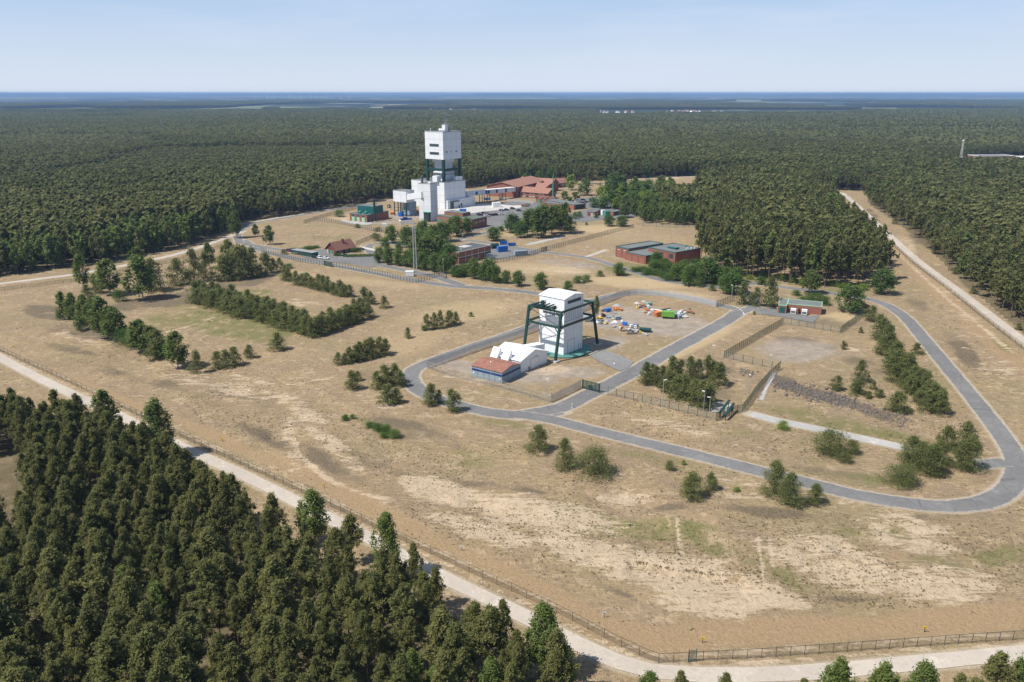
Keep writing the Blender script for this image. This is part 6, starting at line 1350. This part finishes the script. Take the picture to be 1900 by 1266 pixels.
# containers and skips
def container(px, py, Lm, hm, wm, hd, m, label, cat='container', name='container', ribs=True):
    p = P(px, py); t = empty(name, (p.x, p.y, .1), hd, label, cat); MB().box(-Lm/2, Lm/2, -wm/2, wm/2, .15, hm).build('body', M[m], t); r = MB()
    n = int(Lm/1.0)
    for k in range(n+1):
        x = -Lm/2+Lm*k/n; r.box(x-.05, x+.05, -wm/2-.05, -wm/2-.004, .15, hm-.05); r.box(x-.05, x+.05, wm/2+.004, wm/2+.05, .15, hm-.05)
    r.build('ribs', M[m], t); MB().box(-Lm/2-.04, Lm/2+.04, -wm/2-.04, wm/2+.04, hm+.002, hm+.07).build('lid', M[m], t); MB().box(-Lm/2+.1, Lm/2-.1, -wm/2+.1, wm/2-.1, 0, .146).build('base', M['grey_dark'], t); return t
def skip(px, py, Lm, hm, wm, hd, m, label):
    p = P(px, py); t = empty('skip', (p.x, p.y, .1), hd, label, 'skip'); b = MB(); k = len(b.v); i = .25
    o_ = [(-Lm/2+.6, -wm/2+i, 0), (Lm/2-.6, -wm/2+i, 0), (Lm/2-.6, wm/2-i, 0), (-Lm/2+.6, wm/2-i, 0), (-Lm/2, -wm/2, hm), (Lm/2, -wm/2, hm), (Lm/2, wm/2, hm), (-Lm/2, wm/2, hm)]
    b.v += o_; b.f += [(3,2,1,0),(0,1,5,4),(1,2,6,5),(2,3,7,6),(3,0,4,7)]; b.m += [0]*5; b.build('tub', M[m], t)
    MB().box(-Lm/2-.06, Lm/2+.06, -wm/2-.06, -wm/2+.06, hm, hm+.12).box(-Lm/2-.06, Lm/2+.06, wm/2-.06, wm/2+.06, hm, hm+.12).build('rim', M[m], t); MB().box(-Lm/2+.3, Lm/2-.3, -wm/2+.2, wm/2-.2, .1, hm*.7).build('load', M['grey_dark'], t)
container(932,467.5,6,3.3,2.6,.42,'blue','blue container right of the depot'); container(966,474.5,8,2.8,2.5,.42,'bluegrey','grey blue container standing by the yard fence')
container(859,396,5.2,3.2,2.6,.1,'blue','bright blue container behind the brick workshop'); container(1126,402.5,4,4.2,3,.4,'doorgreen','green container between the two small garages'); container(760,513,4.2,2.6,2.8,.1,'lamp','white cabin at the foot of the lattice mast','cabin','site_cabin')
container(921,385,6.5,4,4,.3,'lamp','white cube cabin on the pale slab','cabin','site_cabin'); container(974,384,6,2,2.6,.1,'wood','brown wooden box on the upper yard','box','wooden_box'); container(713,421.5,3,2.2,2,.2,'lamp','white box trailer by the upper fence','trailer','box_trailer')
container(905,478.5,3.4,2.4,2.6,.4,'grey','pale shed container against the depot end'); container(1119,400,2.5,4,2.5,.4,'lamp','white tank box beside the green container','tank','tank_box')
container(903,371,5,1.4,2.5,.3,'blue','flat blue tarpaulin stack below the footbridge','stack','covered_stack')
skip(934,454,5.0,1.8,2.3,.1,'blue','left blue skip by the single spreading tree'); skip(950,456.5,5.0,1.6,2.3,.1,'blue','right blue skip by the single spreading tree'); skip(914,481,3.2,1.6,2.2,.2,'bluegrey','grey skip at the depot corner')
# white bunker with blue machinery, tanks under the silo
p = P(756, 415.5); t = empty('loading_bunker', (p.x, p.y, 0), .3, 'white low bunker with dark blue machines on top beside the white block', 'bunker')
MB().prism([(-5, 0, 0), (5, 0, 0), (4, 0, 3.2), (-6, 0, 2.6)], (0, -2.6, 0), (0, 2.6, 0)).build('bunker_wall', M['conc_white'], t); MB().box(-5, 3.4, -2, 2, 3.25, 3.9).box(-3, 0, -1.5, 1.5, 3.9, 4.8).build('machines', M['blue_dark'], t)
for k, (px, py) in enumerate([(741,401.5),(744,402),(747,401)]):
    p = P(px, py); t = empty('blue_tank', (p.x, p.y, 0), 0, 'blue upright tank in the row under the white silo box', 'tank', 'blue tanks under the silo'); MB().cyl((0, 0, .2), (0, 0, 3.2), 1.0, n=12).build('tank_body', M['blue'], t); MB().cyl((0, 0, 3.2), (0, 0, 3.5), .5, .4).build('lid', M['yellow' if k == 0 else 'blue_dark'], t)
for k, (px, py, m) in enumerate([(728,398,'orange'),(772,396,'orange'),(776,395,'orange'),(722,386,'green')]):
    p = P(px, py); t = empty('machine_drum', (p.x, p.y, 0), .5*k, ['orange drum left of the silo legs', 'left orange red machine drum behind the silo', 'right orange red machine drum behind the silo', 'green bin with white cover behind the silo'][k], 'machine')
    MB().cyl((-1.4, 0, 1.4), (1.4, 0, 1.4), 1.3, n=12).build('drum', M[m], t); MB().box(-1.2, 1.2, -.9, .9, 0, .5).build('base', M['grey_dark'], t); MB().cyl((-1.5, 0, 1.4), (-1.4, 0, 1.4), .5, n=8).build('hub', M['lamp'], t)
p = P(918, 461.5); t = empty('green_tank', (p.x, p.y, 0), .4, 'dark green round tank between depot and blue container', 'tank'); MB().cyl((-2.2, 0, 1.7), (2.2, 0, 1.7), 1.6, n=16).build('tank_body', M['green'], t); MB().box(-1.5, 1.5, -1, 1, 0, .4).build('base', M['conc'], t)
# bicycle shelter
A = P(541, 471.5); B = P(580, 478); d = B-A; L = d.length; t = empty('green_shelter', (A.x, A.y, 0), math.atan2(d.y, d.x), 'dark green mesh shelter beside the parked cars at the entrance', 'shelter')
for u in (0, .33, .66, 1):
    for y_ in (0, 4.2): MB().bar((L*u, y_, 0), (L*u, y_, 2.6), .14).build('post', M['green'], t)
MB().box(0, L, -.03, .03, .1, 2.5).build('front_mesh', M['wire_green'], t); MB().box(0, L, 4.17, 4.23, .1, 2.5).build('rear_panel', M['teal'], t); MB().box(-.1, L+.1, -.2, 4.4, 2.6, 2.72).build('roof', M['wire_grey'], t)
# hedges and retaining wall near guard house
def hedge_bed(px, py, rx, ry, a, h, label):
    p = P(px, py); r = np.random.default_rng(int(px)); n = 900; u = r.uniform(0, 6.28, n); q = np.sqrt(r.uniform(0, 1, n)); z = h*(1-.5*q**4)*r.uniform(.5, 1.05, n)
    c_ = np.stack([q*np.cos(u)*rx, q*np.sin(u)*ry, z], -1); V = leaf_quads(c_, .28, r, .4); F = np.arange(len(V)).reshape(-1, 4)
    me = mesh_np('hedge', V, F, [M['broad']], attrs={'lvar': ('FLOAT', 'FACE', np.clip(r.normal(.5, .2, n), 0, 1).astype(np.float32)), 'tint': ('FLOAT', 'FACE', np.zeros(n, np.float32))})
    o = link('hedge', me, None, (p.x, p.y, 0)); o.rotation_euler[2] = a; tag(o, label, 'hedge')
hedge_bed(667, 476, 9.5, 2.6, .15, 1.1, 'long oval clipped hedge in the forecourt of the guard house'); hedge_bed(632, 475, 4, 1.8, 0, 1.2, 'short clipped hedge left of the oval hedge'); hedge_bed(660, 468, 3.8, 1.6, .1, 2.4, 'tall boxy hedge against the guard house wall')
A = P(668, 460); B = P(698, 466.5); d = B-A; t = MB().box(0, d.length, -.25, .25, 0, 1.0).build('retaining_wall', M['conc_white'], None, (A.x, A.y, 0)); t.rotation_euler[2] = math.atan2(d.y, d.x); tag(t, 'low pale retaining wall right of the guard house', 'wall')
# notice boards on the fire break
for (px, py, m, lb) in [(857,1022,'lamp','white notice board on the dry strip above the tall birch'),(1121,1146,'lamp','white notice board on the dry strip above the road bend'),(1303,1193,'yellow','yellow notice board above the small fence gate'),(1715,1173,'yellow','yellow notice board on the dry strip at the lower right'),(602,906,'yellow','yellow notice board on the dry strip near the sandy path'),(413,820,'yellow','yellow notice board on the dry strip at the top of the lower wood'),(26,646,'yellow','yellow notice board near the left picture edge')]:
    p = P(px, py); z = T(p.x, p.y); t = empty('notice_board', (p.x, p.y, z), random.uniform(-.3, .3), lb, 'sign')
    MB().box(-.05, .05, -.05, .05, -.2, .95).build('post', M['post'], t); MB().box(-.32, .32, -.09, -.055, .75, 1.25).build('board', M[m], t); MB().box(-.24, .24, -.1, -.092, .88, .93).box(-.24, .1, -.1, -.092, 1.0, 1.05).build('markings', M['black'], t)
for (px, py, lb) in [(1061,758,'small white marker post at the road junction by the gate'),(1392,550,'small white marker post beside the narrow road bend')]:
    p = P(px, py); t = empty('marker_post', (p.x, p.y, 0), 0, lb, 'post'); MB().box(-.12, .12, -.08, .08, 0, 1.5).build('post', M['lamp'], t); MB().box(-.13, .13, -.09, .09, .9, 1.1).build('band', M['black'], t)
# storage yard goods
rg = random.Random(12)
def goods(kind, px, py, m, label, s=1., hd=None, g=None):
    p = P(px, py); hd = rg.uniform(0, 3.1) if hd is None else hd; nm, cat = {'ibc': ('tank_crate', 'crate'), 'pal': ('loaded_pallet', 'pallet'), 'drumset': ('barrier_stack', 'barriers'), 'heap': ('gravel_heap', 'heap'), 'tarp': ('covered_heap', 'tarpaulin'), 'pipes': ('pipe_bundle', 'pipes'), 'bin': ('waste_bin', 'bin')}[kind]
    t = empty(nm, (p.x, p.y, 0), hd, label, cat, g)
    if kind == 'ibc':
        MB().box(-.6*s, .6*s, -.5*s, .5*s, .18, 1.15*s).build('tank', M[m], t); MB().box(-.6*s, .6*s, -.5*s, .5*s, 0, .15).build('pallet', M['wood'], t); f = MB()
        for x in (-.62, 0, .62):
            for y in (-.52, .52): f.bar((x*s, y*s, .15), (x*s, y*s, 1.2*s), .05)
        f.bar((-.62*s, -.52*s, 1.2*s), (.62*s, -.52*s, 1.2*s), .05); f.bar((-.62*s, .52*s, 1.2*s), (.62*s, .52*s, 1.2*s), .05); f.build('cage', M['grey'], t)
    elif kind == 'pal':
        MB().box(-.7*s, .7*s, -.5*s, .5*s, 0, .15).build('pallet', M['wood'], t); q = MB()
        for k in range(5): x = rg.uniform(-.4, .4)*s; y = rg.uniform(-.3, .3)*s; w_2 = rg.uniform(.15, .35)*s; q.box(x-w_2, x+w_2, y-w_2, y+w_2, .152, rg.uniform(.4, 1.1)*s)
        q.build('load', M[m], t)
    elif kind == 'drumset':
        q = MB()
        for k in range(7): x = (k-3)*.55*s; q.cyl((x, -.5, .35), (x+.1, .6, .5+rg.uniform(0, .5)), .28*s, n=8); q.bar((x, -.5, .2), (x, .5, 1.0*s), .12)
        q.build('barriers', M[m], t); MB().box(-1.9*s, 1.9*s, -.6, .6, 0, .12).build('pallet', M['wood'], t)
    elif kind in ('heap', 'tarp'):
        n = 14; V = [(0, 0, 1.5*s)]; F = []
        for r_i, (rad, z) in enumerate(((.8, 1.15), (1.7, .55), (2.4, 0))):
            for i in range(n): th = 6.283*i/n; rr_ = rad*s*rg.uniform(.85, 1.15); V.append((rr_*math.cos(th)*1.3, rr_*math.sin(th), z*s*rg.uniform(.85, 1.1) if z else -.1))
        for i in range(n): F.append((0, 1+i, 1+(i+1) % n))
        for r_i in (0, 1):
            for i in range(n): a0 = 1+r_i*n+i; a1 = 1+r_i*n+(i+1) % n; F.append((a0, a0+n, a1+n, a1))
        me = bpy.data.meshes.new(nm); me.from_pydata(V, [], F); me.materials.append(M[m]); link('mound', me, t)
        if kind == 'tarp': MB().box(-1.2*s, 1.2*s, -.08, .08, 1.0*s, 1.25*s).build('strap', M['grey_dark'], t)
    elif kind == 'pipes':
        q = MB()
        for k in range(6): q.cyl((-2*s, (k % 3-1)*.3, .15+.26*(k//3)), (2*s, (k % 3-1)*.3, .15+.26*(k//3)), .13, n=8)
        q.build('pipes', M[m], t); MB().box(-.1, .1, -.5, .5, 0, .03).build('strap', M['wood'], t)
    elif kind == 'bin':
        MB().prism([(-1.1*s, 0, .2), (1.1*s, 0, .2), (1.4*s, 0, 1.5*s), (-1.4*s, 0, 1.5*s)], (0, -.9*s, 0), (0, .9*s, 0)).build('tub', M[m], t); MB().box(-1.4*s, 1.4*s, -.95*s, .95*s, 1.5*s+.004, 1.5*s+.1).build('lid', M[m], t)
q3 = lambda x, y: (1080+x/8.636, 545+y/8.636)
G_ = [('drumset',530,255,'orange','left orange barrier stack in the yard',1.1),('drumset',600,260,'orange','right orange barrier stack before the grey heap',1.1),('heap',560,200,'grey','grey gravel heap behind the orange barriers',.75),
 ('bin',412,290,'blue','bright blue bin near the slender poplar',1.0),('pal',330,285,'grey_dark','dark pallet left of the bright blue bin',1.0),('drumset',345,350,'red','red white barrier stack below the blue bin',.8),('pipes',500,315,'grey','grey pipe bundle right of the blue bin',.8),
 ('tarp',300,480,'grey_dark','dark grey covered heap in the middle of the left stacks',.55),('tarp',400,440,'grey','grey covered heap behind the dark one',.5),('tarp',230,460,'lamp','white covered heap beside the poplar foot',.45),('pal',290,390,'conc_white','pale blocks stacked behind the covered heaps',1.2),
 ('pal',480,490,'lamp','white bags on pallet in the left stacks',1.1),('tarp',530,455,'lamp','white sheet over goods in the left stacks',.5),('bin',560,415,'bluegrey','blue grey bin behind the white sheet',.9),('ibc',590,400,'lamp','white tank crate beside the blue grey bin',1.0),
 ('pal',640,460,'conc_white','pale load behind the orange drum goods',1.0),('drumset',625,540,'orange','orange goods in the front of the left stacks',.8),('bin',685,505,'blue','small blue bin amid the left stacks',.8),('pal',610,570,'conc_white','pale bags in front of the orange goods',1.1),('pipes',670,600,'wood','brown timber bundle in the front stacks',.8),
 ('ibc',790,545,'lamp','white tank crate leftmost of four by the front stacks',1.1),('ibc',820,530,'bluegrey','grey tank crate second of four by the front stacks',1.1),('ibc',850,560,'lamp','white tank crate third of four by the front stacks',1.1),('ibc',870,535,'bluegrey','grey tank crate rightmost of four by the front stacks',1.1),
 ('pal',760,600,'conc_white','pale slabs below the four tank crates',1.1),('pipes',800,650,'grey_dark','dark pipes lying in front of the stacks',1.1),('pipes',1000,655,'grey','grey pipes beside the dark green trailer',1.2),('pal',930,635,'yellow','yellow goods beside the dark green trailer',.8),
 ('pal',880,245,'yellow','yellow goods at the left of the rear stacks',1.1),('drumset',955,195,'orange','orange yellow machine parts in the rear stacks',.7),('ibc',1040,190,'leafgreen','pale green crate in the rear stacks',1.2),('ibc',1090,185,'bluegrey','grey crate right of the pale green crate',1.2),
 ('drumset',1030,260,'orange','long orange barrier stack in the rear row',1.2),('pal',1060,225,'lamp','white beams on pallet in the rear row',1.3),('drumset',1010,315,'orange','small orange item in front of the rear row',.5),('pal',1080,320,'conc_white','pale stones left of the orange skip',1.0),
 ('pipes',1190,275,'lamp','long pale beams behind the orange skip',1.4),('pipes',1320,262,'grey_dark','long dark pipes behind the green trailer',1.6),('ibc',1400,300,'lamp','white tank crate behind the green trailer',1.1),('ibc',1500,330,'bluegrey','grey tank crate right behind the green trailer',1.3),
 ('ibc',1500,380,'bluegrey','front grey tank crate right of the green trailer',1.3),('ibc',1560,340,'lamp','white topped tank crate in the middle of the crate cluster',1.3),('ibc',1560,400,'bluegrey','front tank crate of the crate cluster',1.3),('ibc',1600,370,'bluegrey','right tank crate of the crate cluster',1.3),
 ('pal',1590,300,'lamp','white load behind the crate cluster',1.2),('pal',1640,325,'conc_white','pale load right of the crate cluster',1.1),('drumset',1720,310,'red','red white barriers at the right end of the rear row',.9),('pal',1780,330,'grey_dark','dark pallet at the very right of the rear row',.9),
 ('heap',885,155,'conc','small pale sand heap behind the rear stacks',.5),('heap',990,130,'grey','small grey heap behind the rear stacks',.5),('bin',90,440,'bluegrey','grey blue container bin beside the gantry leg',1.4),('pal',160,400,'conc_white','pale load near the gantry leg',1.1)]
rq = random.Random(77)
for (x0, y0, x1, y1, n_) in [(200,430,900,640,26),(260,380,620,420,8),(880,180,1150,300,12),(1150,270,1780,330,16),(1000,300,1250,370,7),(1440,330,1660,410,8)]:
    for k in range(n_):
        u = rq.random(); kk = rq.choice(['pal','pal','ibc','pipes','drumset','bin']); mm = rq.choice(['conc_white','grey','grey_dark','lamp','wood','bluegrey','conc','grey','wood','conc'])
        if kk in ('drumset', 'bin'): mm = rq.choice(['orange', 'grey', 'grey_dark', 'bluegrey', 'yellow', 'conc'])
        G_.append((kk, x0+(x1-x0)*u+rq.uniform(-25, 25), y0+(y1-y0)*(u if y1-y0 > 60 else rq.random())+rq.uniform(-22, 22), mm, 'small item in the crowded rows of stored building materials', rq.uniform(.45, .8)))
for (k, x, y, m, lb, s) in G_: goods(k, *q3(x, y), m, lb, s*(1.0 if k in ('tarp', 'heap') else .95), g='materials stored in the yard' if lb.startswith('small item') else None)
p = P(*q3(1215, 365)); t = empty('orange_skip', (p.x, p.y, 0), .5, 'orange open skip left of the green trailer', 'skip'); MB().prism([(-1.3, 0, 0), (1.3, 0, 0), (1.9, 0, 2.0), (-1.9, 0, 2.0)], (0, -1.1, 0), (0, 1.1, 0)).build('tub', M['orange'], t); MB().box(-1.9, 1.9, -1.15, 1.15, 2.004, 2.1).build('rim', M['orange'], t)
p = P(*q3(1375, 395)); t = empty('green_trailer', (p.x, p.y, 0), -.25, 'bright green box trailer on black wheels in the storage yard', 'trailer'); MB().box(-2.7, 2.7, -1.2, 1.2, .9, 2.9).build('box', M['limegreen'], t); MB().box(-2.72, 2.72, -1.22, 1.22, 2.904, 3.0).build('lid', M['limegreen'], t)
MB().box(-2.6, 2.6, -.9, .9, .6, .896).build('chassis', M['grey_dark'], t)
for x in (-1.5, -.5, 1.5):
    for y in (-1.0, 1.0): MB().cyl((x, y-.12, .45), (x, y+.12, .45), .45, n=12).build('wheel', M['black'], t)
p = P(*q3(1010, 610)); t = empty('flat_trailer', (p.x, p.y, 0), -.3, 'low dark green flat trailer in front of the stacks', 'trailer'); MB().box(-2.3, 2.3, -1.3, 1.3, .7, 1.3).build('bed', M['green'], t)
for x in (-1.2, 1.2):
    for y in (-1.1, 1.1): MB().cyl((x, y-.1, .35), (x, y+.1, .35), .35, n=12).build('wheel', M['black'], t)
# rubble bank: dark stones
rv_ = np.random.default_rng(4); V = []; F = []; k = 0
ico = np.array([(0,0,1),(.9,0,.45),(.28,.85,.45),(-.72,.53,.45),(-.72,-.53,.45),(.28,-.85,.45),(.72,.53,-.45),(-.28,.85,-.45),(-.9,0,-.45),(-.28,-.85,-.45),(.72,-.53,-.45),(0,0,-1)])
icf = [(0,1,2),(0,2,3),(0,3,4),(0,4,5),(0,5,1),(1,6,2),(2,7,3),(3,8,4),(4,9,5),(5,10,1),(2,6,7),(3,7,8),(4,8,9),(5,9,10),(1,10,6),(6,11,7),(7,11,8),(8,11,9),(9,11,10),(10,11,6)]
for (x0, y0, x1, y1, n_, wv) in [((1436),708,1480,722,520,7),(1480,722,1590,752,1100,8),(1600,756,1690,786,300,7),(1330,684,1350,690,90,4),(1375,690,1400,695,120,4)]:
    for i in range(n_):
        u = rv_.random(); p = P(x0+(x1-x0)*u+rv_.normal(0, 4), y0+(y1-y0)*u+rv_.normal(0, wv)); s = rv_.uniform(.08, .30)
        if s > .285: s *= 1.8
        V.append(ico*s*rv_.uniform(.6, 1.2, 3)*rv_.uniform(.85, 1.15, (12, 1))+np.array([p.x, p.y, T(p.x, p.y)+s*.2])); F += [(a0+k, a1+k, a2+k) for a0, a1, a2 in icf]; k += 12
M['rubble'] = mat('grey_rubble', (.125,.108,.10), .95, .45, .8)
tag(link('rubble', mesh_np('rubble', np.concatenate(V), F, [M['rubble']])), 'grey purple broken stones covering the bank right of the ramp', kind='stuff')
# wind turbines
M['turbine'] = mat('turbine_white', (.75,.76,.78), .5, .02)
for i, (px, s) in enumerate([(473,1),(497,.9),(503,.8),(509,1),(537,.9),(541,.8),(547,.85),(559,1),(578,.9),(587,.95),(606,1),(630,.85),(634,.8),(650,.95),(646,.7)]):
    p = P(px, 187.2); t = empty('wind_turbine', (p.x, p.y, 0), rg.uniform(-.5, .5), 'tiny white wind turbine of the wind farm on the left horizon', 'wind turbine', 'wind turbines on the horizon'); hh = 66*s
    MB().cyl((0, 0, 0), (0, 0, hh), 2.6, 1.6, 6).build('tower', M['turbine'], t); MB().box(-2, 2, -5, 4, hh-1.6, hh+2.2).build('nacelle', M['turbine'], t); a0 = rg.uniform(0, 2)
    for k in range(3): th = a0+k*2.094; MB().bar((0, -5.5, hh), (30*s*math.cos(th), -5.5, hh+30*s*math.sin(th)), 1.6, .6).build('blade', M['turbine'], t)
# far village houses and the distant plant on the right
for i in range(30):
    px = rg.choice([rg.uniform(1290,1345), rg.uniform(1230,1300), rg.uniform(1110,1180), rg.uniform(780,1000)]); p = P(px, rg.uniform(209.2, 212.3) if px > 1100 else rg.uniform(206.5, 208)); w_2 = rg.uniform(10, 20); rt_ = rg.choice(['tile', 'tile', 'white_roof', 'felt']); p.z = 0
    t = thing('village_house', p, rg.uniform(0, 3), 'tiny house of the far village beyond the forest', 'house', 'houses of the far village'); gable(t, w_2, 10, 8, 13, 'x', .5, 'white_fine', rt_, .3)
for (px, py, A, B, h, wl_, rf_, lb) in [(1816,303,52,26,9,'brick','felt','long flat works building at the far right beyond the forest'),(1880,302,70,30,6,'conc_white','white_roof','pale sheds at the right picture edge beyond the forest'),(1800,304,16,14,6,'bluegrey','felt','small blue grey shed left of the far works building')]:
    p = P(px, py); t = thing('works_building', Vector((p.x, p.y, 0)), .12, lb, 'works building'); body(t, 0, A, 0, B, 0, h, wl_); flat_roof(t, 0, A, 0, B, h, rf_, 'lamp', .5, .5)
print('objects', len(bpy.data.objects))
